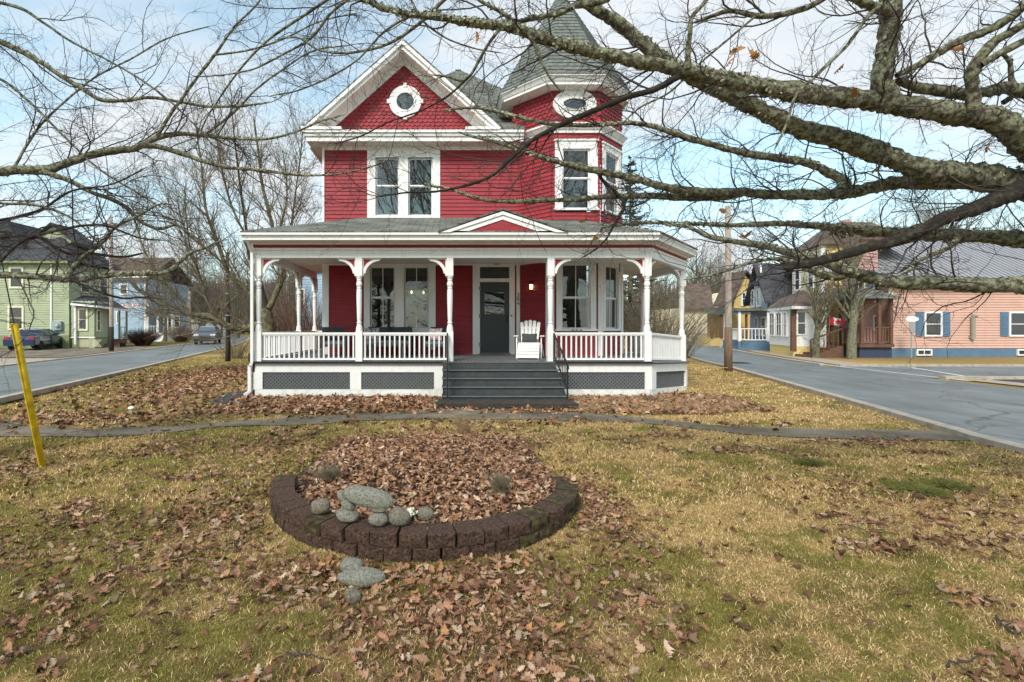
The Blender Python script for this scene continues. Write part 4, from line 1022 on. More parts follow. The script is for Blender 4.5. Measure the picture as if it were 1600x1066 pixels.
# downspout at the left corner, with elbow
mb = MB(); x, y = XA-.0, YP-.06
mb.box(x-.03, x+.03, y-.03, y+.03, .78, 3.35); mb.bar((x, y, .78), (x-.05, y, .70), .06, .06); mb.box(x-.09, x-.02, y-.03, y+.03, .10, .72); mb.bar((x-.055, y, .12), (x-.16, y-.06, .04), .06, .06)
mb.bar((x, y, 3.35), (x-.02, y-.3, 3.66), .06, .06)
ds = mb.build('downspout', M['white'], H)
MB().box(XA-.12, XA-.02, YP+.02, YP+.12, .80, 1.0).build('meter_box', M['black'], H)
# ================================================================== things on the porch
def adirondack():
    t = empty('adirondack_chair', (0, 0, 0), 'white slatted lounge chair with a sloping leg rest beside the front door', 'chair')
    W2 = .27
    for k in range(5):
        u = (k-2)/2; x = u*.20; top = .97-.055*u*u
        mb = MB(); a = (x*.86, .10, .34); b = (x*1.12, .46, top)
        mb.bar(a, b, .085, .018, up=(0, -1, .35)); mb.tube([Vector(b)-Vector((.04, 0, 0)), Vector(b)+Vector((0, .008, .022)), Vector(b)+Vector((.04, 0, 0))], .009, 4); mb.build('back_slat', M['white'], t)
    MB().bar((-.25, .395, .78), (.25, .395, .78), .02, .05).build('back_rail', M['white'], t)
    MB().bar((-.27, .13, .36), (.27, .13, .36), .03, .06).build('back_rail', M['white'], t)
    prof = [(.05, .37), (-.05, .385), (-.15, .385), (-.25, .36), (-.34, .315), (-.42, .255), (-.49, .185), (-.545, .105), (-.585, .025)]
    for (y0, z0), (y1, z1) in zip(prof[:-1], prof[1:]):
        d = Vector((0, y1-y0, z1-z0)); a = Vector((0, y0, z0))+d*.07; b = Vector((0, y0, z0))+d*.93
        n = Vector((0, -d.z, d.y)).normalized(); n = n if n.z > 0 else -n
        MB().prism([(-W2, a.y, a.z), (W2, a.y, a.z), (W2, b.y, b.z), (-W2, b.y, b.z)], n*.018).build('seat_slat', M['white'], t)
    for s in (-1, 1):
        MB().prism([(s*.25-.012, p[0], p[1]-.01) for p in prof]+[(s*.25-.012, -.53, -.0), (s*.25-.012, -.40, .12), (s*.25-.012, -.1, .27), (s*.25-.012, .5, .02), (s*.25-.012, .56, .02), (s*.25-.012, .1, .34)], (.024, 0, 0)).build('side_rail', M['white'], t)
        MB().prism([(s*.33-.05, -.30, .56), (s*.33+.06, -.26, .56), (s*.33+.05, .0, .56), (s*.33+.02, .40, .56), (s*.33-.03, .40, .56), (s*.33-.05, .0, .56)], (0, 0, .022)).build('arm', M['white'], t)
        MB().box(s*.31-.015, s*.31+.015, -.24, -.12, 0, .56).build('front_leg', M['white'], t)
        MB().bar((s*.31, .10, .30), (s*.34, .62, .0), .03, .09).build('rear_leg', M['white'], t)
    return t
ch = adirondack(); ch.location = (2.16, 12.62, DZ); ch.rotation_euler.z = R(-13)
def cushion_mesh(w_, h_, t_, name, m, n=8):
    vs = []; fs = []
    for s in (1, -1):
        for j in range(n+1):
            for i in range(n+1):
                u = i/n*2-1; v = j/n*2-1; e = (1-u**4)*(1-v**4)
                k = 1-.07*(1-abs(u))*(abs(v)) ; k2 = 1-.07*(1-abs(v))*abs(u)
                vs.append((u*w_/2*k2, s*t_/2*(e**.5), v*h_/2*k))
    for s in range(2):
        for j in range(n):
            for i in range(n):
                a = s*(n+1)**2+j*(n+1)+i; q = (a, a+1, a+n+2, a+n+1); fs.append(q if s else q[::-1])
    return MB().add(vs, fs).mesh(name, m, smooth=True)
def pillow(loc, w_, h_, m, label, rx=-25, rz=0, ry=0):
    o = link('throw_pillow', cushion_mesh(w_, h_, .13, 'throw_pillow', m), None, loc); o.rotation_euler = (R(rx), R(ry), R(rz)); return tag(o, label, 'pillow')
pillow((2.16, 12.60, DZ+.515), .40, .25, M['pillow'], 'charcoal lumbar pillow resting on the white slatted chair', -20, -13)
def wicker(w_, name, label, group=None):
    t = empty(name, (0, 0, 0), label, 'chair' if w_ < 1 else 'sofa', group); W2 = w_/2
    MB().prism([(-W2+.02, .28, .30), (-W2+.02, .34, .30), (-W2+.02, .44, .80), (-W2+.02, .39, .80)], (w_-.04, 0, 0)).build('backrest', M['wicker'], t)
    MB().box(-W2+.03, W2-.03, -.32, .30, .27, .34).build('seat', M['wicker'], t)
    for s in (-1, 1):
        MB().box(s*(W2-.02)-.03, s*(W2-.02)+.03, -.33, .36, .54, .58).build('arm', M['wicker'], t)
        MB().box(s*(W2-.02)-.02, s*(W2-.02)+.02, -.31, .33, .24, .54).build('side_panel', M['wicker'], t)
        for y in (-.30, .30): MB().box(s*(W2-.03)-.02, s*(W2-.03)+.02, y-.02, y+.02, 0, .27).build('leg', M['wicker'], t)
    MB().box(-W2+.06, W2-.06, -.30, .27, .342, .42).build('seat_cushion', M['cushion'], t)
    return t
wk = wicker(.66, 'wicker_armchair', 'dark grey wicker armchair at the left end of the porch'); wk.location = (PX(522, 13.4), 13.35, DZ); wk.rotation_euler.z = R(14)
wk2 = copy_tree(wk); wk2.location = (PX(686, 13.3)-.05, 13.35, DZ); wk2.rotation_euler.z = R(-16); wk2['label'] = 'dark grey wicker armchair beside the handrail end of the porch railing'
sf = wicker(1.32, 'wicker_sofa', 'dark grey wicker two-seat sofa under the paired porch windows'); sf.location = (PX(607, 13.6), 13.6, DZ)
MB().box(-.015, .015, .30, .42, .42, .80).build('backrest_split', M['black'], sf)
pillow((PX(581, 13.4), 13.45, DZ+.60), .40, .36, M['patterned'], 'black and white patterned pillow on the left seat of the wicker sofa', -12, 5)
pillow((PX(683, 13.2)-.05, 13.25, DZ+.60), .38, .34, M['pinkpil'], 'mottled pink pillow on the wicker armchair near the handrail', -12, -16)
t = empty('coffee_table', (PX(606, 12.6), 12.55, DZ), 'low dark coffee table in front of the wicker sofa behind the railing', 'table')
x, y = PX(606, 12.6), 12.55
MB().box(x-.45, x+.45, y-.25, y+.25, DZ+.36, DZ+.40).build('tabletop', M['wicker'], t)
for a in (-.4, .4):
    for b in (-.2, .2): MB().box(x+a-.02, x+a+.02, y+b-.02, y+b+.02, DZ, DZ+.36).build('leg', M['wicker'], t)
# ================================================================== STREET HOUSES
def far_window(Mx, P_, x0, x1, z0, z1, tm='white', t=.09, mid=True, shutters=None, cols=1):
    mb = MB(Mx); frame_boxes(mb, x0, x1, z0, z1, t, -.10, .0)
    if mid: mb.box(x0+t, x1-t, -.09, .0, (z0+z1)/2-.02, (z0+z1)/2+.02)
    for k in range(1, cols): xc = x0+(x1-x0)*k/cols; mb.box(xc-.02, xc+.02, -.088, .0, z0+t, z1-t)
    o = mb.build('window', M[tm], P_)
    MB(Mx).box(x0+t-.005, x1-t+.005, -.07, -.0, z0+t-.005, z1-t+.005).build('pane', M['far_glass'], o)
    if shutters:
        for a, b in ((x0-.42, x0-.03), (x1+.03, x1+.42)):
            mb = MB(Mx); mb.box(a, b, -.085, .0, z0+.02, z1-.02)
            for k in range(7): zz = z0+.12+(z1-z0-.25)*k/7; mb.box(a+.06, b-.06, -.10, -.085, zz, zz+(z1-z0-.25)/12)
            mb.build('shutter', M[shutters], o)
    return o
def clap(Mx, P_, x0, x1, z0, z1, m, pitch=.16, name='clapboard'): return siding(Mx, x0, x1, z0, z1, pitch, (), name, M[m], P_, t=.045)
def gable_roof(mb_list, P_, Mx, x0, x1, y0, y1, ze, zr, along='y', m='roof_dark', ov=.35, th=.14, name='roof'):
    """roof over rect; ridge runs along the given local axis"""
    if along == 'y':
        xm = (x0+x1)/2; sl = (zr-ze)/((x1-x0)/2)
        for s, xe in ((-1, x0-ov), (1, x1+ov)):
            MB(Mx).prism([(xe, y0-ov, ze-sl*ov), (xm, y0-ov, zr), (xm, y1+ov, zr), (xe, y1+ov, ze-sl*ov)], (0, 0, th)).build(name, M[m], P_, uv=True)
    else:
        ym = (y0+y1)/2; sl = (zr-ze)/((y1-y0)/2)
        for s, ye in ((-1, y0-ov), (1, y1+ov)):
            MB(Mx).prism([(x0-ov, ye, ze-sl*ov), (x0-ov, ym, zr), (x1+ov, ym, zr), (x1+ov, ye, ze-sl*ov)], (0, 0, th)).build(name, M[m], P_, uv=True)
def hip_roof(P_, Mx, x0, x1, y0, y1, ze, zr, m='roof_dark', ov=.3, inset=None, th=.0, name='roof'):
    w_ = x1-x0+2*ov; d_ = y1-y0+2*ov; ins = min(w_, d_)/2 if inset is None else inset
    a = [(x0-ov, y0-ov, ze), (x1+ov, y0-ov, ze), (x1+ov, y1+ov, ze), (x0-ov, y1+ov, ze)]
    b = [(x0-ov+ins, y0-ov+ins, zr), (x1+ov-ins, y0-ov+ins, zr), (x1+ov-ins, y1+ov-ins, zr), (x0-ov+ins, y1+ov-ins, zr)]
    return MB(Mx).add(a+b, [(0, 1, 5, 4), (1, 2, 6, 5), (2, 3, 7, 6), (3, 0, 4, 7), (4, 5, 6, 7), (3, 2, 1, 0)]).build(name, M[m], P_, uv=True)
def porch_bits(P_, Mx, posts, z0, z1, m, rails=(), rz=.9, sp=.16, pw=.07, balm=None):
    for (x, y) in posts: MB(Mx).box(x-pw, x+pw, y-pw, y+pw, z0, z1).build('porch_post', M[m], P_)
    for (a, b) in rails:
        p = Vector((a[0], a[1], z0)); q = Vector((b[0], b[1], z0)); L_ = (q-p).length
        mb = MB(Mx); up = Vector((0, 0, 1)); mb.bar(p+up*rz, q+up*rz, .08, .06); mb.bar(p+up*.1, q+up*.1, .06, .06); r = mb.build('railing', M[m], P_)
        mb = MB(Mx); n = int(L_/sp)
        for k in range(n): c = p+(q-p)*((k+.5)/n); mb.box(c.x-.02, c.x+.02, c.y-.02, c.y+.02, z0+.12, z0+rz-.03)
        tag(mb.build('baluster', M[balm or m], r), kind='stuff')
# ---- pink house (right): one-storey wing with a metal roof, taller part behind a brown porch
HP = empty('pink_house', (23.6, 25.8, 0), 'salmon pink house with blue shutters and a grey metal roof on the side street', 'house')
P0 = at(1391, 558, 25.8); pk = wallM((P0.x, 25.8, 0), 0)
MB(pk).box(0, 13, -.03, 9, -.3, .46).build('foundation', M['blue_paint'], HP)
MB(pk).box(.02, 13, .0, 9, .46, 3.85).build('wall', M['pink_siding'], HP)
clap(pk, HP, .0, 13, .48, 3.85, 'pink_siding', .135)
for x in (5.0, 9.4): MB(pk).box(x, x+.03, -.034, -.026, .5, 3.8).build('siding_joint', M['pink_dull'], HP)
MB(pk).box(-.12, .10, -.06, .0, .46, 3.85).build('corner_board', M['cream'], HP)
MB(pk).box(-.2, 13.2, -.38, .0, 3.78, 3.90).build('soffit', M['white'], HP)
for (px0, px1) in ((1442, 1470), (1574, 1603)):
    a, b = PX(px0, 25.8)-P0.x, PX(px1, 25.8)-P0.x; far_window(pk, HP, a, b, PZ(526, 25.8), PZ(487, 25.8), shutters='blue_paint')
for (px0, px1) in ((1430, 1454), (1587, 1612)):
    a, b = PX(px0, 25.8)-P0.x, PX(px1, 25.8)-P0.x; far_window(pk, HP, a, b, .08, .42, mid=False, cols=2, t=.07)
mb = MB(pk); sl = (7.0-3.85)/4.7
mb.prism([(-.5, -.45, 3.88-.1), (13.5, -.45, 3.88-.1), (13.5, 4.6, 7.1), (-.5, 4.6, 7.1)], (0, 0, .08)); mb.prism([(-.5, 4.6, 7.1), (13.5, 4.6, 7.1), (13.5, 9.4, 3.9), (-.5, 9.4, 3.9)], (0, 0, .08))
mr = mb.build('metal_roof', M['metalroof'], HP)
mb = MB(pk)
for k in range(46):
    xb = -.45+k*.3; xt = -2.5+k*.3*1.0+ (2.05*k/46)*0
    f = k/46; xt = -.5+14.0*f; xb = -.5+14.0*f
    mb.bar((xb, -.45, 3.90), (xt, 4.6, 7.22), .05, .035)
tag(mb.build('roof_seam', M['metalroof'], mr), kind='stuff')
x = PX(1516, 25.8)-P0.x; mb = MB(pk); mb.tube([(x, -.14, .95), (x, -.14, 2.05), (x, -.16, 2.15), (x+.12, -.2, 2.2)], .09, 8); mb.box(x-.12, x+.12, -.12, -.02, 1.0, 1.12); mb.build('vent_pipe', M['stone'], HP)
# taller part and porch
q0 = PX(1332, 27); w_ = P0.x-q0
k2 = wallM((q0, 26.6, 0), 0)
MB(k2).box(0, w_+.05, .0, 2.0, -.1, 6.6).build('wall', M['pink_dull'], HP); clap(k2, HP, 0, w_, .5, 6.6, 'pink_dull', .15)
gable_roof(None, HP, k2, 0, w_, 0, 2.0, 6.6, 7.4, 'x', 'roof_brown')
for (a, b, c, d) in ((1337, 1350, 466, 439), (1362, 1374, 463, 438)):
    far_window(k2, HP, PX(a, 26.6)-q0, PX(b, 26.6)-q0, PZ(c, 26.6), PZ(d, 26.6), shutters='blue_paint')
far_window(k2, HP, PX(1362, 26.6)-q0, PX(1374, 26.6)-q0, PZ(517, 26.6), PZ(492, 26.6))
ky = wallM((PX(1335, 25.3), 25.0, 0), 0); pw_ = PX(1388, 25.3)-PX(1335, 25.3)
MB(ky).box(0, pw_, -.05, 1.6, .55, .72).build('porch_floor', M['brownwood'], HP); MB(ky).box(.1, pw_, .1, 1.55, -.1, .55).build('porch_base', M['navy'], HP)
porch_bits(HP, ky, [(.1, 0), (1.0, 0), (pw_-.15, 0)], .72, 3.05, 'brownwood', [((.15, 0), (pw_-.2, 0))], rz=.85, sp=.15)
MB(ky).add([(-.3, -.35, 3.05), (pw_+.3, -.35, 3.05), (pw_+.1, 1.6, 3.75), (-.1, 1.6, 3.75), (.5, 1.6, 3.75), (-.3, 1.6, 3.05), (pw_+.3, 1.6, 3.05)], [(0, 1, 2, 3), (0, 3, 5), (1, 6, 2), (0, 5, 6, 1)]).build('porch_roof', M['roof'], HP, uv=True)
# ---- yellow house with an enclosed white porch
HY = empty('yellow_house', (18.6, 27.8, 0), 'yellow house with a brown roof and a white enclosed corner porch', 'house')
ang = R(-17)
RA = R(-15.7)
yb = Vector((PX(1285, 28.0), 28.0, 0)); ym = wallM(yb, RA); wy = 2.6
MB(ym).box(0, wy, 0, 4.1, -.1, 6.3).build('wall', M['yellow_siding'], HY); clap(ym, HY, .12, wy, .4, 6.3, 'yellow_siding', .16)
MB(ym).box(-.12, .14, -.09, .05, .4, 6.3).build('corner_board', M['white'], HY)
MB(ym).box(.0, wy+.1, -.30, 0, 4.75, 4.98).build('cornice', M['white'], HY)
hip_roof(HY, ym, 0, wy+1.5, 0, 4.1, 6.3, 7.7, 'roof_brown', inset=1.5)
MB(ym).box(1.75, 2.15, 1.6, 2.0, 7.0, 8.0).build('chimney', M['pink_dull'], HY)
fM = wallM(ym @ Vector((0, 4.1, 0)), RA-R(90)); clap(fM, HY, 0, 4.1, .4, 6.3, 'cream', .16)
far_window(fM, HY, .5, 1.3, 3.9, 5.3); far_window(fM, HY, 2.4, 3.2, 3.9, 5.3)
# enclosed porch in front
ex0, ex1 = PX(1203, 27.0), PX(1285, 26.4)
eM = wallM((PX(1240, 26.2), 26.2, 0), R(-8)); ew = PX(1286, 26.2)-PX(1240, 26.2)
MB(eM).prism([(0, 0, .55), (ew, 0, .55), (ew, 2.4, .55), (.55, 2.4, .55)], (0, 0, 2.2)).build('porch_wall', M['white'], HY)
MB(eM).prism([(0, .01, -.1), (ew, .01, -.1), (ew, 2.4, -.1), (.55, 2.4, -.1)], (0, 0, .64)).build('porch_base', M['yellow_siding'], HY)
MB(eM).box(.2, ew-.1, -.035, -.02, .62, 1.02).build('porch_panel', M['cream'], HY)
far_window(eM, HY, .10, .62, 1.15, 2.45, t=.07); far_window(eM, HY, ew-.75, ew-.12, 1.15, 2.45, t=.07)
dM = wallM((PX(1240, 26.2), 26.2, 0), math.atan2(29.0-26.2, PX(1204, 29.0)-PX(1240, 26.2))-math.pi)
dM = wallM((PX(1203, 29.5), 29.5, 0), math.atan2(26.2-29.5, PX(1240, 26.2)-PX(1203, 29.5))); dw = math.hypot(26.2-29.5, PX(1240, 26.2)-PX(1203, 29.5))
MB(dM).box(0, dw, 0, 1.5, .55, 2.75).build('porch_wall', M['white'], HY); MB(dM).box(0, dw, .0, 1.5, -.1, .55).build('porch_base', M['yellow_siding'], HY)
MB(dM).box(0, dw, -.03, -.0, .55, .95).build('porch_panel', M['white'], HY)
for a, b in ((.15, .95), (1.2, 2.0), (2.25, 2.75)): far_window(dM, HY, a, b, 1.05, 2.45, t=.07, cols=2)
MB(eM).box(-.12, .12, -.06, .1, .3, 2.75).build('corner_post', M['brownwood'], HY)
a0 = Vector((PX(1199, 29.8), 29.8, 2.72)); a1 = Vector((PX(1239, 25.8), 25.8, 2.72)); a2 = Vector((PX(1290, 25.8), 25.8, 2.72)); a3 = Vector((PX(1290, 28.6), 28.6, 2.72)); tp = Vector((PX(1262, 28.0), 28.3, 3.75)); tq = Vector((PX(1225, 30), 30.2, 3.4))
MB().add([a0, a1, a2, a3, tp, tq], [(0, 1, 4, 5), (1, 2, 4), (2, 3, 4), (3, 2, 1, 0)]).build('porch_roof', M['roof_brown'], HY, uv=True)
edge('porch_fascia', M['white'], [(a0.x, a0.y, 0), (a1.x, a1.y, 0), (a2.x, a2.y, 0)], .02, 2.55, 2.71, .08, HY)
mb = MB(eM)
for k in range(22): x = .05+k*.085; mb.bar((x, -.03, .0), (x+.3, -.03, .36), .02, .01, up=(0, 1, 0)); mb.bar((x+.3, -.035, .0), (x, -.035, .36), .02, .01, up=(0, 1, 0))
tag(mb.build('lattice_panel', M['cream'], HY), kind='stuff')
# side entry stairs (brown) with open post frame
sx = PX(1290, 26.3)
sM = wallM((sx, 26.0, 0), 0); sw_ = PX(1322, 26.0)-PX(1290, 26.0)
MB(sM).box(0, sw_, 0, 2.4, .65, .75).build('landing', M['brownwood'], HY)
porch_bits(HY, sM, [(.05, 0), (.62, 0), (sw_, 0)], .75, 3.0, 'brownwood', [((.6, 0), (sw_, 0))], rz=.85, sp=.14)
MB(sM).add([(-.2, -.3, 3.0), (sw_+.6, -.3, 3.0), (sw_+.6, 2.4, 3.75), (-.2, 2.4, 3.4)], [(0, 1, 2, 3), (3, 2, 1, 0)]).build('porch_roof', M['roof'], HY, uv=True)
for k in range(5):
    MB(sM).box(-.35*k-.35, -.35*k, -.9, .3, 0, .62-.12*k).build('step', M['brownwood'], HY)
for y in (-.9, .25):
    mb = MB(sM); mb.bar((.2, y, 1.62), (-1.7, y, .92), .06, .08); mb.bar((.2, y, .7), (.2, y, 1.62), .07, .07); mb.bar((-1.7, y, .0), (-1.7, y, .92), .07, .07)
    for k in range(7): mb.bar((-1.5+k*.24, y, .2+k*.08), (-1.5+k*.24, y, .98+k*.09), .03, .03)
    mb.build('stair_rail', M['brownwood'], HY)
# ---- pale blue gabled house
HB = empty('blue_gabled_house', (20, 33, 0), 'narrow pale blue house with a steep dark gable and a white-railed porch', 'house')
c0 = Vector((PX(1202, 32.5), 32.5, 0)); bw = PX(1248, 32.5)-PX(1202, 32.5)
bM = wallM(c0, RA); MB(bM).box(0, bw+1, 0, 3.9, -.2, 3.35).build('wall', M['ltblue_siding'], HB); clap(bM, HB, 0, bw+1, .6, 3.3, 'ltblue_siding', .16)
# gable front faces the road (to the left)
e0 = bM @ Vector((0, 3.9, 0)); gl = math.hypot(e0.x-c0.x, e0.y-c0.y); gM = wallM(e0, math.atan2(c0.y-e0.y, c0.x-e0.x))
zE, zT = PZ(465, 33.5), PZ(417, 34.6)
MB(gM).prism([(0, 0, -.2), (gl, 0, -.2), (gl, 0, zE-.3), (gl*.5, 0, zT-.15), (0, 0, zE-.3)], (0, .2, 0)).build('gable_wall', M['ltblue_siding'], HB)
for s, xe in ((0, -.3), (1, gl+.3)):
    MB(gM).prism([(xe, -.35, zE-.45), (gl*.5, -.35, zT), (gl*.5, 4, zT), (xe, 4, zE-.45)], (0, 0, .16)).build('roof', M['roof_dark'], HB, uv=True)
for (a, b, c, d) in ((.5, 1.1, 3.0, 4.3), (1.7, 2.5, 3.0, 4.3), (3.3, 4.0, 3.0, 4.3), (1.3, 1.9, .95, 2.3), (2.6, 3.5, .95, 2.3), (2.1, 2.5, 5.3, 5.9)):
    if b < gl: far_window(gM, HB, a, b, c, d, t=.1, mid=True)
MB(gM).box(1.5, 2.8, -.5, 0, 4.5, 4.75).build('window_hood', M['navy'], HB)
MB(gM).box(gl-.15, gl+.05, -.06, 0, .3, zE-.4).build('corner_board', M['navy'], HB)
MB(gM).box(.2, gl+.3, -2.0, 0, 2.65, 2.85).build('porch_roof', M['roof'], HB, uv=True)
MB(gM).box(.4, gl+.2, -1.9, 0, .0, .62).build('porch_base', M['blue_paint'], HB)
porch_bits(HB, gM, [(.5, -1.8), (1.2, -1.8), (gl+.1, -1.8), (gl+.1, -.1)], .62, 2.65, 'white', [((1.2, -1.8), (gl+.1, -1.8)), ((gl+.1, -1.8), (gl+.1, -.1))], rz=.85, sp=.2)
for k in range(4): MB(gM).box(-.3*k, .4, -1.8, -.7, 0, .5-.12*k).build('step', M['white'], HB)
# ---- ochre house and cream house further on
HO = empty('ochre_house', (19.5, 41, 0), 'small ochre house with a dark gable roof and a brown porch behind the pole', 'house')
oM = wallM((PX(1147, 42), 42, 0), 0); ow = PX(1180, 42)-PX(1147, 42)
MB(oM).prism([(0, 0, -.2), (ow+1, 0, -.2), (ow+1, 0, 3.9), (.9, 0, 6.1), (0, 0, 3.9)], (0, 2.5, 0)).build('wall', M['ochre'], HO)
MB(oM).prism([(-.4, -.3, 3.4), (.9, -.3, 6.3), (.9, 2.6, 6.3), (-.4, 2.6, 3.4)], (0, 0, .15)).build('roof', M['roof_brown'], HO, uv=True)
MB(oM).prism([(.9, -.3, 6.3), (3.4, -.3, 3.9), (3.4, 2.6, 3.9), (.9, 2.6, 6.3)], (0, 0, .15)).build('roof', M['roof_dark'], HO, uv=True)
far_window(oM, HO, .6, 1.0, 3.4, 4.6)
op = wallM((PX(1110, 40), 40, 0), 0); opw = PX(1168, 40)-PX(1110, 40)
MB(op).box(0, opw, 0, 2, -.1, .65).build('porch_base', M['ochre'], HO)
MB(op).add([(-.3, -.3, 2.6), (opw+.3, -.3, 2.6), (opw, 2.2, 3.3), (.4, 2.2, 3.3)], [(0, 1, 2, 3), (3, 2, 1, 0)]).build('porch_roof', M['roof'], HO, uv=True)
porch_bits(HO, op, [(.1, 0), (.9, 0), (1.7, 0), (opw-.1, 0)], .65, 2.6, 'brownwood', [((.1, 0), (opw-.1, 0))], rz=.85, sp=.25)
MB(op).box(.8, opw, 1.9, 2.0, .6, 2.7).build('porch_back_wall', M['ochre'], HO)
HC = empty('cream_house', (22, 52, 0), 'cream house with a brown roof at the far end of the right road', 'house')
cM2 = wallM((PX(1078, 50), 50, 0), 0); cw = PX(1133, 50)-PX(1078, 50); cc = PX(1110, 50)-PX(1078, 50)
MB(cM2).box(-1.0, cc, 0, 8, -.2, 3.5).build('wall', M['cream'], HC)
MB(cM2).prism([(cc, .0, -.2), (cw+.5, .0, -.2), (cw+.5, .0, 5.2), (cw, .0, 4.9), (cc, 0, 3.4)], (0, 3, 0)).build('gable_wall', M['cream'], HC)
MB(cM2).prism([(-1.3, -.4, 3.3), (cc+.1, -.4, 3.3), (cw+.1, 3.0, 6.1), (.4, 3.0, 6.1)], (0, 0, .15)).build('roof', M['roof_brown'], HC, uv=True)
far_window(cM2, HC, cc+.5, cc+1.1, 2.4, 3.6); far_window(cM2, HC, cc+.2, cc+.9, .5, 1.8)
mb = MB(cM2)
for k in range(18): mb.box(-.8+k*.22, -.62+k*.22, -2.0, -1.96, 0, .95)
t = empty('picket_fence', (PX(1078, 48), 48, 0), 'weathered board fence in front of the cream house', 'fence'); mb.bar((-.8, -1.98, .3), (3.2, -1.98, .3), .05, .08); tag(mb.build('board', M['pole'], t), kind='stuff')
# ---- left side: sage green house
HG = empty('green_house', (-27.9, 36, 0), 'sage green two-storey clapboard house with a dark roof beyond the driveway', 'house')
gc = Vector((PX(108, 36), 36, 0)); gw = 16
gF = wallM((gc.x-gw, 36, 0), 0)
gx = lambda px: PX(px, 36)-(gc.x-gw)
gz = lambda py: PZ(py, 36)
MB(gF).box(0, gw-.05, .0, 4.6, 0.9, 6.3).build('wall', M['green_siding'], HG); clap(gF, HG, 0, gw, .95, 6.25, 'green_siding', .17)
MB(gF).box(0, gw+.02, -.03, 4.6, -.1, .93).build('foundation', M['green_base'], HG)
MB(gF).box(gw-.25, gw+.03, -.05, .0, .95, 6.25).build('corner_board', M['green_siding'], HG)
MB(gF).box(-.3, gw+.3, -.45, .02, 6.26, 6.42).build('cornice', M['green_base'], HG)
far_window(gF, HG, gx(13.5), gx(38.5), gz(516), gz(478), tm='cream', t=.14, cols=1); far_window(gF, HG, gx(15.5), gx(38), gz(451), gz(417), tm='cream', t=.14)
far_window(gF, HG, gx(-60), gx(-38), gz(516), gz(478), tm='cream', t=.14); far_window(gF, HG, gx(-60), gx(-38), gz(451), gz(417), tm='cream', t=.14)
MB(gF).box(gx(80.5), gx(82.5), -.12, -.02, .9, 6.2).build('downspout', M['white'], HG)
hip_roof(HG, gF, 0, gw, 0, 5.2, 6.42, 9.0, 'roof_dark', ov=.4, inset=2.9)
MB(gF).prism([(gw-12, .6, 6.9), (gw-3.6, .6, 6.9), (gw-3.6, .6, 7.0), (gw-5.2, .6, 9.6), (gw-10, .6, 9.6)], (0, 4, 0)).build('roof', M['roof_dark'], HG, uv=True)
# dormer on the right
MB(gF).prism([(gw-4.2, 2.0, 7.2), (gw-1.4, 2.0, 7.2), (gw-1.4, 2.0, 8.3), (gw-2.8, 2.0, 9.5), (gw-4.2, 2.0, 8.3)], (0, 2.5, 0)).build('dormer', M['green_siding'], HG)
for s in (-1, 1): MB(gF).prism([(gw-2.8, 1.7, 9.55), (gw-2.8+s*2.0, 1.7, 8.0), (gw-2.8+s*2.0, 4.4, 8.0), (gw-2.8, 4.4, 9.55)], (0, 0, .14)).build('dormer_roof', M['roof_dark'], HG, uv=True)
far_window(wallM(gF @ Vector((gw-3.1, 2.0, 0)), 0), HG, 0, .6, 7.5, 8.5)
# right (road) wall, recedes
rl = 10; g2 = Vector((PX(178, 46), 46, 0)); ga = math.atan2(g2.y-gc.y, g2.x-gc.x); gR = wallM(gc, ga); 
gR = wallM(gc, R(90)); clap(gR, HG, 0, 4.6, .95, 6.25, 'green_siding', .17)
for a in (1.0, 3.0): far_window(gR, HG, a, a+1.0, 4.2, 5.6, tm='cream', t=.12)
# bay with its own roof
b0 = gx(112)-gw; bM_ = wallM((gc.x+b0, 36.0, 0), 0); b1 = gx(148)-gw
bw_ = b1-b0
MB(bM_).box(0, bw_, 0.01, 1.38, .75, 3.5).build('bay_wall', M['green_siding'], HG); clap(bM_, HG, 0, bw_, .8, 3.5, 'green_siding', .15)
MB(bM_).box(0, bw_, .03, 1.38, -.1, .78).build('bay_base', M['green_base'], HG)
MB(bM_).box(-.05, bw_+.05, -.06, .0, .76, .84).build('water_table', M['white'], HG)
far_window(bM_, HG, gx(122.5)-gw-b0, gx(138.5)-gw-b0, PZ(517, 36), PZ(481.5, 36), tm='cream', t=.13)
bd = Vector((PX(165, 37.4), 37.4, 0)); bs = Vector((gc.x+b1, 36.0, 0)); ba = math.atan2(bd.y-bs.y, bd.x-bs.x); bR = wallM(bs, ba); bl = (bd-bs).length
clap(bR, HG, 0, bl, .8, 3.5, 'green_siding', .15); MB(bR).box(0, bl, 0.01, .4, -.1, 3.5).build('bay_wall', M['green_siding'], HG)
far_window(bR, HG, .12, .62, PZ(518, 37), PZ(484, 37), tm='cream', t=.12); far_window(bR, HG, .74, 1.24, PZ(518, 37), PZ(484, 37), tm='cream', t=.12)
r0 = at(111, 474, 35.6); r1 = at(152, 478, 35.6); r2 = at(203, 485, 38.6); r3 = at(128, 460.5, 37.5); r4 = at(168, 464, 40); r5 = at(112, 473, 37.4)
MB().add([r0, r1, r2, r3, r4, r5], [(0, 1, 3), (1, 2, 4, 3), (0, 3, 5), (2, 1, 0, 5)]).build('bay_roof', M['roof_dark'], HG, uv=True)
for p, q in ((r0, r1), (r1, r2)): MB().bar(p+Vector((0, 0, -.06)), q+Vector((0, 0, -.06)), .12, .14).build('gutter', M['white'], HG)
MB().box(r0.x+.1, r0.x+.22, 35.75, 35.87, .3, 3.3).build('downspout', M['white'], HG)
mb = MB(bM_)
for k in range(12): x = .15+k*.14; mb.bar((x, -.0, .1), (x+.5, -.0, .65), .03, .02, up=(0, 1, 0)); mb.bar((x+.5, -.012, .1), (x, -.012, .65), .03, .02, up=(0, 1, 0))
tag(mb.build('lattice_panel', M['cream'], HG), kind='stuff')
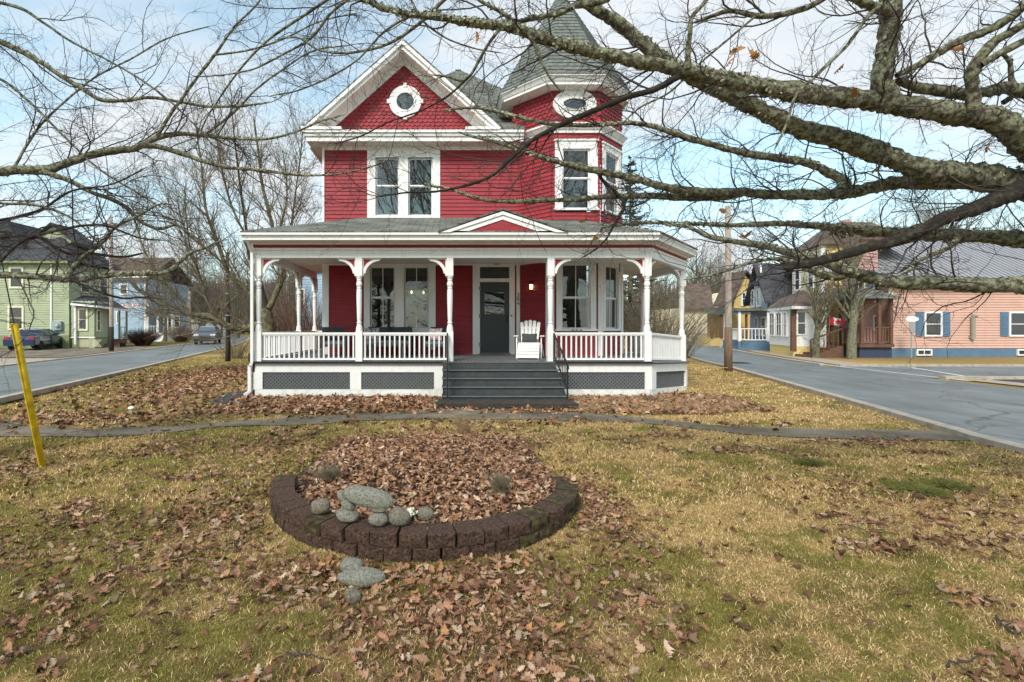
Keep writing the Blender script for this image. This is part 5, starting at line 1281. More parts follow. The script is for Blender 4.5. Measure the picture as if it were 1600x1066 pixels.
# side porch of the green house
s0 = Vector((PX(167, 37.6), 37.6, 0)); s1 = Vector((PX(199, 38.4), 38.4, 0)); sa = math.atan2(s1.y-s0.y, s1.x-s0.x); sM2 = wallM(s0, sa); sl_ = (s1-s0).length
MB(sM2).box(0, sl_, 0, 2, .3, .62).build('porch_floor', M['brownwood'], HG); MB(sM2).box(.1, sl_-.1, .1, 2, -.1, .3).build('porch_base', M['slab'], HG)
porch_bits(HG, sM2, [(0.05, 0), (.8, 0), (sl_-.05, 0)], .62, 3.1, 'green_trim', [((.8, 0), (sl_-.05, 0))], rz=.95, sp=.16, balm='brownwood')
for k in range(3): MB(sM2).box(-.2, .8, -.3*k-.3, -.3*k, 0, .45-.15*k).build('step', M['brownwood'], HG)
# ---- left blue house
HL = empty('sky_blue_house', (PX(220, 54), 54, 0), 'sky blue house with a band of white and red teeth and a white veranda', 'house')
l0 = PX(150, 54); lM = wallM((l0, 54, 0), 0); lx = lambda px: PX(px, 54)-l0; lz = lambda py: PZ(py, 54)
lw = lx(228)
MB(lM).box(0, lw, .02, 9, -.3, lz(436)).build('wall', M['blue_siding'], HL); clap(lM, HL, 0, lw, .2, lz(437), 'blue_siding', .2)
far_window(lM, HL, lx(187), lx(201), lz(461.5), lz(443), t=.18); far_window(lM, HL, lx(182), lx(187), lz(506), lz(486), t=.12, mid=False)
MB(lM).box(lw-.15, lw+.05, -.06, 0, 0, lz(437)).build('corner_board', M['white'], HL)
MB(lM).box(0, lw+.3, -.4, 0, lz(438), lz(432)).build('cornice', M['white'], HL)
MB(lM).box(lx(181), lx(228), -.05, .02, lz(481), lz(479)).build('band', M['flagwhite'], HL)
for k in range(7):
    x = lx(184)+k*.56
    MB(lM).prism([(x-.26, -.06, lz(479)), (x+.26, -.06, lz(479)), (x, -.06, lz(472))], (0, .05, 0)).build('tooth', M['flagred'], HL)
    MB(lM).prism([(x-.17, -.09, lz(479)), (x+.17, -.09, lz(479)), (x, -.09, lz(473.5))], (0, .03, 0)).build('tooth', M['flagwhite'], HL)
gable_roof(None, HL, lM, -1, lw, 0, 9, lz(433), lz(396), 'x', 'roof_brown', ov=.5)
lf = wallM((PX(228, 54), 54, 0), math.atan2(66-54, PX(262, 66)-PX(228, 54)))
clap(lf, HL, 0, 12.3, .2, 5.5, 'blue_siding', .2); MB(lf).box(0, 12.3, .02, .5, -.2, 5.6).build('wall', M['blue_siding'], HL)
for a in (2, 5, 8): far_window(lf, HL, a, a+1.1, 4.0, 5.3, t=.15)
vp = wallM((PX(230, 53.6), 53.6, 0), R(14)); vw = PX(274, 55.5)-PX(230, 53.6)
MB(vp).box(0, vw, 0, 4, -.2, .75).build('porch_base', M['white'], HL)
MB(vp).add([(-.3, -.4, 3.0), (vw+.3, -.4, 3.0), (vw, 4, 3.9), (0, 4, 3.9)], [(0, 1, 2, 3), (3, 2, 1, 0)]).build('porch_roof', M['roof'], HL, uv=True)
porch_bits(HL, vp, [(0.05, 0), (1.05, 0), (1.75, 0), (2.5, 0), (vw-.05, 0)], .75, 3.0, 'white', [((0, 0), (1.05, 0)), ((1.75, 0), (vw, 0))], rz=.9, sp=.22, pw=.10)
MB(vp).box(1.7, vw, .5, 3.5, .7, 2.95).build('porch_room', M['white'], HL)
for a in (1.85, 2.55): far_window(wallM(vp @ Vector((0, .5, 0)), R(14)), HL, a, a+.6, 1.5, 2.8, t=.09)
MB(vp).prism([(1.0, -1.8, 0), (1.0, -.1, .9), (1.0, -.1, .1)], (.9, 0, 0)).build('stair', M['white'], HL)
# second blue house glimpsed through the porch, white house far down the left road
HS = empty('distant_blue_house', (-8.6, 40, 0), 'blue clapboard house glimpsed through the left end of the porch', 'house')
sx0 = PX(462, 38); sM3 = wallM((sx0, 38, 0), 0)
MB(sM3).box(0, 2.6+1.5, 0, 8, -.2, 6.2).build('wall', M['blue_siding'], HS); clap(sM3, HS, 0, 4, .3, 5.6, 'blue_siding', .2); far_window(sM3, HS, 2.2, 3.1, 2.8, 4.6, t=.12); far_window(sM3, HS, .15, .75, 2.8, 4.6, t=.12)
gable_roof(None, HS, sM3, 0, 4.1, 0, 8, 6.1, 7.6, 'x', 'roof_dark')
HW = empty('white_house', (-38, 75, 0), 'white house behind bare shrubs at the far end of the left road', 'house')
wM = wallM((PX(280, 75), 75, 0), 0); MB(wM).box(0, 4.6, 0, 7, -.3, 3.2).build('wall', M['white'], HW); gable_roof(None, HW, wM, 0, 4.6, 0, 7, 3.2, 5.2, 'x', 'roof'); far_window(wM, HW, 2.9, 4.0, 1.2, 2.2, t=.12)
# ================================================================== CARS
def car(name, label, paint, kind='sedan', L_=4.5, W_=1.78, H_=1.45):
    t = empty(name, (0, 0, 0), label, 'car'); hw_ = W_/2; Lh = L_/2
    if kind == 'sedan':
        low = [(-Lh, .35), (-Lh, .72), (-Lh+.05, .92), (-Lh+.75, 1.0), (Lh-1.35, .98), (Lh-.35, .80), (Lh, .62), (Lh, .32)]
        cab = [(-Lh+.65, .98), (-Lh+1.35, 1.36), (-Lh+1.9, H_), (.15, H_), (.45, 1.38), (1.05, .98)]
    else:
        low = [(-Lh, .45), (-Lh, .95), (-Lh+.05, 1.12), (Lh-1.3, 1.12), (Lh-.25, 1.0), (Lh, .8), (Lh, .4)]
        cab = [(-Lh+.08, 1.1), (-Lh+.35, 1.55), (-Lh+.6, H_), (.2, H_), (.5, 1.55), (1.0, 1.1)]
    def loft(mb, pr, wf, n=3):
        k = len(pr); vs = []; secs = [(-1, .90), (-.94, .99), (-.5, 1.0), (.5, 1.0), (.94, .99), (1, .90)]
        zc = sum(p[1] for p in pr)/k
        for s, sc in secs:
            for (x, z) in pr:
                hh = wf(z)*s; vs.append((x*(.985 if abs(s) == 1 else 1), hh, zc+(z-zc)*(sc if abs(s) == 1 else 1)))
        fs = [tuple(range(k)), tuple(range(6*k-1, 5*k-1, -1))]
        for i in range(5):
            for j in range(k): fs.append((i*k+j, (i+1)*k+j, (i+1)*k+(j+1) % k, i*k+(j+1) % k))
        mb.add(vs, fs)
    mb = MB(); loft(mb, low, lambda z: hw_*(1 if z < .8 else .97)); body = mb.build('body', M[paint], t, smooth=False)
    mb = MB(); loft(mb, cab, lambda z: hw_*(.92-.20*max(0, (z-.98)/.5))); mb.build('cabin', M[paint], t)
    z0_, z1_ = cab[0][1]+.07, H_-.09
    for s in (-1, 1):
        ym = lambda z: s*(hw_*(.92-.20*max(0, (z-.98)/.5))+.012)
        xa_, xb_, xc_, xd_ = cab[0][0]+.25, cab[2][0]+.02, cab[3][0]-.02, cab[5][0]-.18
        for u0, u1 in ((0, .47), (.52, 1)):
            lo0 = xa_+(xd_-xa_)*u0; lo1 = xa_+(xd_-xa_)*u1; hi0 = xb_+(xc_-xb_)*u0; hi1 = xb_+(xc_-xb_)*u1
            MB().prism([(lo0, ym(z0_), z0_), (lo1, ym(z0_), z0_), (hi1, ym(z1_), z1_), (hi0, ym(z1_), z1_)], (0, s*.006, 0)).build('side_window', M['car_glass'], t)
    # rear and front glass
    for (i, j, nm, dxx) in ((0, 2, 'rear_window', -.02), (5, 3, 'windscreen', .02)):
        p, q = cab[i], cab[j]; a = Vector((p[0], 0, p[1])); b = Vector((q[0], 0, q[1]-.03)); a2 = a.lerp(b, .1); b2 = b
        n = Vector((-(b-a).z, 0, (b-a).x)).normalized(); n = n if n.z > 0 else -n
        a2 += n*.035; b2 = b2+n*.02
        MB().prism([(a2.x, -hw_*.80, a2.z), (a2.x, hw_*.80, a2.z), (b2.x, hw_*.66, b2.z), (b2.x, -hw_*.66, b2.z)], n*.008).build(nm, M['car_glass'], t)
    for x in (-Lh+.85, Lh-.85):
        for s in (-1, 1):
            Mx = Matrix.Translation((x, s*(hw_-.10), .33)) @ Matrix.Rotation(R(90), 4, 'X')
            wl_ = MB(Mx).lathe((0, 0, -.10), [(.22, -.01), (.31, .0), (.33, .03), (.33, .18), (.31, .21), (.22, .22)], 18).build('wheel', M['tyre'], t)
            MB(Mx).lathe((0, 0, -.12 if s > 0 else .085), [(.05, 0), (.20, .015), (.21, .03)], 12).build('rim', M['rim'], wl_)
    for s in (-1, 1):
        MB().box(-Lh-.015, -Lh+.12, s*hw_*.76-.15, s*hw_*.76+.15, .76, .90).build('tail_light', M['tail'], t)
        MB().box(Lh-.25, Lh+.01, s*hw_*.74-.20, s*hw_*.74+.20, .62 if kind == 'sedan' else .78, .75 if kind == 'sedan' else .94).build('headlight', M['head'], t)
        MB().box(.62, .80, s*(hw_+.07)-.08, s*(hw_+.07)+.08, cab[0][1]+.02, cab[0][1]+.16).build('mirror', M[paint], t)
    MB().box(-Lh-.05, -Lh+.05, -hw_*.94, hw_*.94, .32, .60).build('rear_bumper', M['black'] if kind != 'sedan' else M[paint], t)
    MB().box(Lh-.03, Lh+.06, -hw_*.94, hw_*.94, .30, .58).build('front_bumper', M['black'] if kind != 'sedan' else M[paint], t)
    MB().box(-Lh-.062, -Lh-.051, -.16, .16, .66, .80).build('number_plate', M['plate'], t)
    MB().box(Lh+.02, Lh+.07, -.5, .5, .62, .74).build('grille', M['black'], t)
    return t
c1 = car('sedan', 'dark blue sedan parked nose away beside the sage green house', 'car_blue'); c1.location = (PX(56, 34.2), 34.3, .02); c1.rotation_euler.z = R(106)
c2 = car('suv', 'blue-grey car driving towards the camera on the left road', 'car_grey', 'suv', 4.4, 1.8, 1.62); c2.location = (-22.1, 45.2, .012); c2.rotation_euler.z = R(-72)
c3 = car('parked_suv', 'dark maroon vehicle cut off by the left edge, parked in the driveway', 'car_maroon', 'suv', 4.6, 1.85, 1.7); c3.location = (PX(-28, 36)+.4, 32.6, .02); c3.rotation_euler.z = R(60)
# ================================================================== POLES, SIGN, STAKE
def pole(px, pyb, pyt, m, label, r0, D=None, m2=None, arms=False):
    b = gnd(px, pyb) if D is None else Vector((PX(px, D), D, 0)); top = PZ(pyt, b.y)
    t = empty('utility_pole', b, label, 'pole')
    MB().tube([b+Vector((0, 0, -.1)), b+Vector((.01, 0, .6)), b+Vector((.0, 0, top*.5)), b+Vector((-.02, 0, top))], [r0*1.1, r0, r0*.86, r0*.72], 12).build('shaft', M[m], t, smooth=True)
    if m2: MB().tube([b+Vector((0, 0, -.1)), b+Vector((0, 0, 1.6))], [r0*1.13, r0*1.06], 12).build('stained_base', M[m2], t, smooth=True)
    for zz in (.42, .62, .80): MB().lathe(b+Vector((-.01*zz, 0, top*zz)), [(r0*1.02, 0), (r0*1.02, .05)], 10).build('band', M['signgrey'], t)
    MB().box(b.x-.04, b.x+.04, b.y-r0*1.05, b.y-r0*.9, 1.7, 1.82).build('tag_plate', M['signgrey'], t)
    if arms:
        MB().bar(b+Vector((-1.1, -.15, top-.6)), b+Vector((1.1, -.15, top-.6)), .10, .12).build('crossarm', M[m], t)
        for x in (-1, -.4, .4, 1): MB().lathe(b+Vector((x, -.15, top-.54)), [(.03, 0), (.05, .05), (.03, .12)], 6).build('insulator', M['signgrey'], t)
    return b, top
pb1, pt1 = pole(1138, 580, 322, 'pole', 'weathered grey utility pole with a brown foot at the right lawn edge', .125, m2='pole_brown')
pb2, pt2 = pole(174, 549, 338, 'pole', 'pale wooden utility pole in front of the sage green house', .135, m2='pole_dark', arms=True)
pb3, pt3 = pole(356, 565, 395, 'pole_dark', 'dark wooden pole on the left lawn just beyond the porch corner', .11)
pb4, pt4 = pole(296, 537, 455, 'pole', 'thin distant utility pole behind the approaching car', .2, D=55)
def wire(a, b, sag, label, r=.012, name='overhead_wire', m='cable'):
    pts = []
    for k in range(15): t = k/14; p = Vector(a).lerp(Vector(b), t); p.z -= sag*4*t*(1-t); pts.append(p)
    return tag(MB().tube(pts, r, 4).build(name, M[m]), label, 'wire')
wire(at(1100, 440, 14.5), at(1700, 130, 9), .15, 'upper overhead wire rising to the right across the branches', .009)
wire(at(1138, 470, 16.6), at(1700, 175, 12), .15, 'lower overhead wire rising to the right past the pole', .009)
wire(pb1+Vector((0, 0, pt1-.3)), at(1330, 380, 27), .1, 'service wire from the grey pole to the yellow house', .010)
wire(pb2+Vector((0, 0, pt2-.5)), pb4+Vector((0, 0, pt4-.5)), .4, 'sagging wire between the two left road poles', .015)
wire((6.45, 13.1, .62), pb1+Vector((0, 0, .12)), .02, 'pale yellow cord stretched low from the porch corner to the grey pole', .014, 'boundary_rope', 'cord')
# yellow guy guard and its cable
b = gnd(66, 728); tp_ = at(22, 506, 5.05)
t = empty('guy_guard', b, 'leaning bright yellow plastic guy wire guard in the left lawn', 'marker')
mb = MB(); d = (tp_-b); n = d.normalized()
mb.tube([b-n*.1, b+d*.5, tp_], [.034, .034, .034], 10); mb.build('guard', M['yellow'], t, smooth=True)
sdv = Vector((1, 0, 0)); MB().tube([b-n*.05+Vector((.0, -.032, 0)), tp_+Vector((0, -.032, 0))], [.012, .012], 6).build('ridge', M['yellow'], t)
MB().tube([tp_-n*.05, tp_+n*.9, tp_+n*6], .006, 5).build('cable', M['cable'], t)
# small street sign
sb = Vector((PX(1424, 24.6), 24.6, 0)); t = empty('street_sign', sb, 'back of a grey street sign with a white oval top beside the pink house', 'sign')
MB().tube([sb, sb+Vector((0, 0, 2.0))], .03, 6).build('post', M['signgrey'], t)
MB().box(sb.x-.13, sb.x+.13, sb.y-.06, sb.y-.035, 1.30, 1.85).build('panel', M['signgrey'], t)
MB(wallM(sb, 0)).prism([(.34*math.cos(R(20*k)), -.05, 2.0+.14*math.sin(R(20*k))) for k in range(18)], (0, .02, 0)).build('oval_panel', M['signwhite'], t)
# flag
fb = at(1297, 494, 25.6); t = empty('canadian_flag', fb, 'red and white maple leaf flag hanging at the brown entry porch', 'flag')
def flagpart(u0, u1, m, nm):
    vs = []; n = 6
    for j in range(5):
        for i in range(n+1):
            u = u0+(u1-u0)*i/n; v = j/4
            vs.append((fb.x+u*.78+.03*math.sin(v*5), fb.y+.05*math.sin(u*9+v*2), fb.z-.08-v*.40-u*.05+.02*math.sin(u*8)))
    k = len(vs); vs2 = vs+[(a, b_+.004, c) for a, b_, c in vs]
    fs = [(j*(n+1)+i, j*(n+1)+i+1, (j+1)*(n+1)+i+1, (j+1)*(n+1)+i) for j in range(4) for i in range(n)]
    fs += [tuple(k+q for q in f[::-1]) for f in fs]
    MB().add(vs2, fs).build(nm, M[m], t)
flagpart(0, .25, 'flagred', 'red_band'); flagpart(.25, .75, 'flagwhite', 'white_field'); flagpart(.75, 1, 'flagred', 'red_band')
ml = [(0, .5), (.09, .33), (.2, .37), (.15, .12), (.28, .22), (.33, .14), (.5, .17), (.42, .0), (.5, -.06), (.25, -.25), (.28, -.33), (.03, -.29), (.03, -.5), (-.03, -.5), (-.03, -.29), (-.28, -.33), (-.25, -.25), (-.5, -.06), (-.42, 0), (-.5, .17), (-.33, .14), (-.28, .22), (-.15, .12), (-.2, .37), (-.09, .33)]
MB().prism([(fb.x+.39+x*.30, fb.y-.05, fb.z-.30+z*.30) for x, z in ml], (0, .012, 0)).build('maple_leaf', M['flagred'], t)
MB().tube([fb+Vector((-.05, 0, -.9)), fb+Vector((-.02, 0, .05))], .015, 5).build('flag_pole', M['pole'], t)
# hydrant-like pale utility meter by the green house
t = empty('utility_meter', (PX(85, 35.5), 35.5, 0), 'pale green utility meter cluster on the sage green wall behind the sedan', 'meter')
x = PX(85, 35.6)
MB().box(x-.35, x+.35, 35.72, 35.94, 1.35, 2.0).build('cabinet', M['signgrey'], t); MB().tube([(x-.15, 35.75, 1.35), (x-.15, 35.75, .0)], .05, 6).build('pipe', M['signgrey'], t); MB().lathe((x+.15, 35.66, 1.55), [(.12, 0), (.15, .1), (.1, .25)], 8).build('dial', M['signgrey'], t)
# ================================================================== RAISED BED
WALL = empty('flower_bed_wall', (BC[0], BC[1]-1.4, 0), 'curved low retaining wall of dark red-brown blocks round the leafy bed', 'garden wall')
def block_mesh(seed, w_=.192, h_=.098, d_=.20):
    r = random.Random(seed); vs = []
    j = lambda s: r.uniform(-s, s)
    # front face at y=0 split and rough, tapering back
    n = 3
    c = .012
    for (y, sc, e) in ((c*.2, .93, 0), (c, 1.0, 0), (d_, .86, 0)):
        for (x, z) in ((-1, 0), (-.5, 0), (0, 0), (.5, 0), (1, 0), (1, .5), (1, 1), (.5, 1), (0, 1), (-.5, 1), (-1, 1), (-1, .5)):
            zz = z*h_; zz = (zz-h_/2)*(.92 if y < c*.5 else 1)+h_/2
            vs.append((x*w_/2*sc+j(.002), y+(j(.008) if y < .05 else 0), zz+j(.0015)))
    vs.append((j(.02), -.006+j(.005), h_/2)); fs = []
    for i in range(12): fs.append((36, (i+1) % 12, i)[::-1] if False else (36, i, (i+1) % 12))
    for k in range(2):
        for i in range(12): fs.append((k*12+i, (k+1)*12+i, (k+1)*12+(i+1) % 12, k*12+(i+1) % 12))
    fs.append(tuple(24+i for i in range(11, -1, -1)))
    return vs, fs
BMS = []
for s in range(7):
    vs, fs = block_mesh(s)
    me = MB().add(vs, fs).mesh('block', M['block']); me2 = me.copy(); me2.materials.clear(); me2.materials.append(M['block_moss']); BMS.append((me, me2))
def U_curve(s):        # arc length from front middle; returns point + outward angle
    r = 1.44
    if abs(s) <= r*1.62: a = s/r; return (BC[0]+r*math.sin(a), BC[1]-r*math.cos(a), a)
    ex = abs(s)-r*1.62; a = math.copysign(1.62, s); t = Vector((math.cos(a), math.sin(a)))*math.copysign(1, s)
    return (BC[0]+r*math.sin(a)+t.x*ex, BC[1]-r*math.cos(a)+t.y*ex, a)
def put_block(s, z, moss=False, jr=.03, sink=0):
    x, y, a = U_curve(s); me = BMS[random.randrange(7)][1 if moss else 0]
    o = link('block', me, WALL, (x+random.uniform(-.006, .006), y+random.uniform(-.006, .006), z+random.uniform(-.002, .002)-sink), a+random.uniform(-jr, jr))
    o.rotation_euler.x = random.uniform(-.015, .015); return o
for k in range(-11, 12):
    s = k*.201+.06
    if s < 1.95: put_block(s, .0, moss=k > 3 or k < -7)
for k in range(-11, 12):
    s = k*.204-.04
    if -2.22 < s < 1.10: put_block(s, .100, moss=(s < -1.9 or random.random() < .05), jr=.05)
for i, s in enumerate((1.22, 1.42, 1.63, 1.84)): put_block(s, .095-.004*i, moss=i > 0, jr=.05)
for i, s in enumerate((2.08, 2.30, 2.54)): put_block(s, -.01-.020*i, moss=True, sink=.01)
for i, s in enumerate((-2.48, -2.72, -2.96, -3.22)): put_block(s, -.045-.008*i, moss=True, sink=.01)
# ------------------------------------------------------------------ stones
def stone(loc, dims, m, label, seed=0, rz=0, rx=0, ry=0, boxy=2.2, group=None):
    r = np.random.default_rng(seed); n1, n2 = 18, 28; vs = []; ph = r.uniform(0, 9, 6)
    for i in range(n1+1):
        th = math.pi*i/n1
        for j in range(n2):
            p = 2*math.pi*j/n2
            d = np.array([math.sin(th)*math.cos(p), math.sin(th)*math.sin(p), math.cos(th)])
            k = (abs(d[0])**boxy+abs(d[1])**boxy+abs(d[2])**boxy)**(-1/boxy)
            k *= 1+.045*math.sin(2.3*d[0]*2+ph[0])+.04*math.sin(3*d[1]+ph[1]+2*d[0])-.10*max(0, d[0]*math.sin(ph[3])+d[2]*.6-.55)-.14*max(0, d[2]*.9-d[1]*.3-.6)+.012*math.sin(7*d[2]+5*d[0]+ph[2])
            vs.append(tuple(d*k*np.array(dims)/2))
    fs = [(i*n2+j, (i+1)*n2+j, (i+1)*n2+(j+1) % n2, i*n2+(j+1) % n2) for i in range(n1) for j in range(n2)]
    o = link('stone', MB().add(vs, fs).mesh('stone', M[m], smooth=True), None, loc); o.rotation_euler = (R(rx), R(ry), R(rz))
    return tag(o, label, 'stone', group)
ZT_ = .20; 
def on(px, py, z): return gnd(px, py, z)
def SP(px, z, Y): return Vector((PX(px, Y), Y, z))
# pixel widths -> metres at Y ~3.55: 214 px per metre
stone(SP(501.5, ZT_+.055, 3.72), (.150, .13, .115), 'stone2', 'egg-shaped grey stone alone at the left of the stone row on the wall', 1, ry=-12)
stone(SP(543, ZT_+.04, 3.58), (.175, .14, .085), 'stone', 'flat stone at the foot of the left stack on the wall', 2, ry=8, rz=-10)
stone(SP(545, ZT_+.105, 3.62), (.120, .12, .065), 'stone', 'small tilted stone in the middle of the left stack', 3, ry=20)
stone(SP(536, ZT_+.150, 3.66), (.115, .10, .060), 'stone', 'thin stone wedged at the top left under the long slab', 4, ry=50)
stone(SP(591, ZT_+.045, 3.50), (.145, .13, .095), 'stone', 'rounded stone at the foot of the right stack on the wall', 5, ry=-4)
stone(SP(593, ZT_+.108, 3.53), (.120, .12, .040), 'stone2', 'flat brown stone between the right foot stone and the long slab', 6)
stone(SP(576, ZT_+.178, 3.56), (.385, .15, .125), 'stone', 'long grey-green stone slab bridging the two stacks', 17, ry=9, rz=-6, boxy=3.0)
stone(SP(624, ZT_+.055, 3.52), (.165, .15, .125), 'stone2', 'round stone just right of the bridged stack on the wall', 8, ry=10)
stone(SP(665.5, ZT_+.045, 3.60), (.125, .12, .095), 'stone2', 'small dark round stone at the right end of the stone row', 9)
stone(gnd(550, 893)+Vector((0, 0, .035)), (.16, .13, .08), 'stone', 'squarish mossy stone in the leaves behind the long ground stone', 10, rz=-12, boxy=3.5)
stone(gnd(563, 925)+Vector((0, .06, .06)), (.30, .14, .10), 'stone', 'long oval pale stone lying in the leaves in front of the wall', 11, rz=-3)
stone(gnd(550, 945)+Vector((0, .03, .035)), (.105, .09, .085), 'stone2', 'small egg-shaped stone lowest in front of the bed', 12)
stone(gnd(205, 641)+Vector((0, 0, .04)), (.12, .1, .07), 'flowerw', 'small white stone in the leaves of the left lawn', 13)
# ------------------------------------------------------------------ small plants
def dead_clump(loc, h, n, spread, label, m='twig_olive', name='dead_plant', r=.003):
    t = empty(name, loc, label, 'plant'); P = []; 
    for k in range(n):
        a = rng.uniform(0, 6.28); l = rng.uniform(.4, 1)*h; s_ = rng.uniform(.2, 1)*spread
        p0 = np.array(loc)+[rng.normal(0, spread*.18), rng.normal(0, spread*.18), 0]; t_ = np.linspace(0, 1, 6)[:, None]
        P.append(p0+np.array([math.cos(a)*s_, math.sin(a)*s_, 0])*t_**1.5+np.array([0, 0, l])*t_+rng.normal(0, .012, (6, 3))*t_)
    tubes(name+'_stem', np.array(P), np.linspace(1, .4, 6)[None]*r*rng.uniform(.6, 1.3, (n, 1)), 3, M[m], t)
    return t
def tubes(name, P, Rd, k, m, parent=None, cols=None, smooth=False, kind='stuff'):
    """P (N,m,3) polylines, Rd (N,m) radii -> one mesh"""
    N_, m_, _ = P.shape
    T = np.empty_like(P); T[:, 1:-1] = P[:, 2:]-P[:, :-2]; T[:, 0] = P[:, 1]-P[:, 0]; T[:, -1] = P[:, -1]-P[:, -2]
    T /= np.linalg.norm(T, axis=2, keepdims=True)+1e-9
    ov = P[:, -1]-P[:, 0]; ref = np.where((np.abs(ov[:, 2]) > .8*np.linalg.norm(ov, axis=1))[:, None], [1., .2, 0], [.1, .1, 1.])[:, None, :]*np.ones((1, m_, 1))
    U_ = np.cross(T, ref); U_ /= np.linalg.norm(U_, axis=2, keepdims=True)+1e-9; W_ = np.cross(T, U_)
    a = np.arange(k)*2*np.pi/k
    V = P[:, :, None, :]+(U_[:, :, None, :]*np.cos(a)[None, None, :, None]+W_[:, :, None, :]*np.sin(a)[None, None, :, None])*Rd[:, :, None, None]
    i = np.arange(N_)[:, None, None]*m_*k; j = np.arange(m_-1)[None, :, None]*k; q = np.arange(k)[None, None, :]; q2 = (q+1) % k
    Fc = np.stack([i+j+q, i+j+k+q, i+j+k+q2, i+j+q2], 3).reshape(-1, 4)
    o = np_mesh(name, V.reshape(-1, 3), Fc, m, parent, smooth=smooth or k > 4)
    if kind: tag(o, kind=kind)
    return o
dead_clump(tuple(gnd(725, 678)), .30, 150, .28, 'pale clump of dead stems at the back of the bed near the path', 'straw')
dead_clump(tuple(gnd(512, 765)+Vector((0, 0, .10))), .17, 170, .20, 'low grey twiggy plant at the left of the bed')
dead_clump(tuple(gnd(782, 790)+Vector((0, 0, .10))), .22, 190, .15, 'low grey twiggy plant at the right of the bed')
dead_clump(tuple(gnd(1010, 628)), .25, 70, .35, 'dry brown stalks at the foot of the front right porch corner', 'pole_brown')
dead_clump((-.25, 10.2, 0), .42, 26, .35, 'tall thin dry stems beside the left end of the stairs', 'pole', r=.002)
def flowers(loc, n, label):
    t = empty('snowdrop_clump', loc, label, 'flowers'); l = Vector(loc)
    P = []
    for k in range(n*2):
        a = rng.uniform(0, 6.28); s_ = rng.uniform(.01, .05); t_ = np.linspace(0, 1, 4)[:, None]
        P.append(np.array(loc)+np.array([math.cos(a)*s_, math.sin(a)*s_, 0])*t_+np.array([0, 0, rng.uniform(.05, .09)])*t_)
    P = np.array(P); tubes('leaf_blades', P, np.ones((len(P), 4))*.0035, 3, M['stemgreen'], t)
    for k in range(n):
        p = P[k, -1]; MB().lathe(tuple(p-[0, 0, .012]), [(.0, .022), (.009, .012), (.011, .0), (.004, -.006)][::-1], 6).build('flower', M['flowerw'], t)
flowers(tuple(gnd(497, 768)+Vector((0, 0, .03))), 8, 'small clump of white snowdrops at the left of the bed')
flowers(tuple(gnd(645, 812, .1)+Vector((0, 0, .0))), 12, 'white snowdrops just behind the round stone on the wall')
# mossy tussocks on the right lawn
for i, (px, py, s_) in enumerate(((1265, 727, .16), (1430, 770, .3), (1475, 762, .22))):
    p = gnd(px, py); o = dead_clump(tuple(p), .07, int(420*s_/.2), s_, ['small dark green tussock on the right lawn', 'broad dark mossy tussock on the right lawn', 'dark mossy tussock nearest the right edge'][i], 'moss', 'grass_tussock', .004)
# fallen twigs
def fallen_twig(a, b, label, r=.006):
    a = gnd(*a)+Vector((0, 0, .015)); b = gnd(*b)+Vector((0, 0, .02)); P = []
    for k in range(7): t = k/6; P.append(a.lerp(b, t)+Vector((random.uniform(-.02, .02), random.uniform(-.02, .02), random.uniform(0, .02))))
    mb = MB(); mb.tube(P, [r*(1-.08*k) for k in range(7)], 5)
    for k in (2, 4): mb.tube([P[k], P[k]+Vector((random.uniform(-.1, .1), random.uniform(-.1, .1), .02))], [r*.5, r*.2], 4)
    return tag(mb.build('fallen_twig', M['twig']), label, 'twig')
fallen_twig((680, 1006), (735, 1002), 'short straight twig in the leaves near the bottom centre')
fallen_twig((450, 1024), (515, 1038), 'dark twig in the grass at the bottom left of centre', .005)
fallen_twig((738, 1045), (765, 1012), 'thin pale twig angled in the leaves', .004)
fallen_twig((1480, 1048), (1530, 1040), 'forked grey twig at the bottom right of the lawn')
fallen_twig((1560, 975), (1598, 1005), 'grey twig at the right edge of the lawn', .007)
fallen_twig((1310, 825), (1400, 838), 'long thin twig among the clumps of leaves on the right lawn', .004)
fallen_twig((0, 1035), (60, 1020), 'dark twig at the bottom left corner of the lawn', .006)
# straw mulch by the porch corner
n = 2600; x = rng.uniform(2.6, 6.3, n); y = rng.uniform(9.2, 11.2, n); k = (x < 4.9) | (y < 11.2-(x-4.9)*.2); x = x[k]; y = y[k]; n = len(x); a = rng.uniform(0, 3.14, n); l = rng.uniform(.04, .16, n)
p0 = np.stack([x, y, np.full(n, .02)], 1); d = np.stack([np.cos(a)*l, np.sin(a)*l, rng.normal(.015, .03, n)], 1)
P = p0[:, None]+d[:, None]*np.array([0, .5, 1])[None, :, None]; P[:, 1, 2] += .012
P[..., 2] = np.maximum(P[..., 2], .004)
tubes('straw_mulch', P, np.full((n, 3), .0035), 3, M['straw'], None); bpy.data.objects['straw_mulch']['label'] = 'dry twiggy mulch along the foot of the porch'
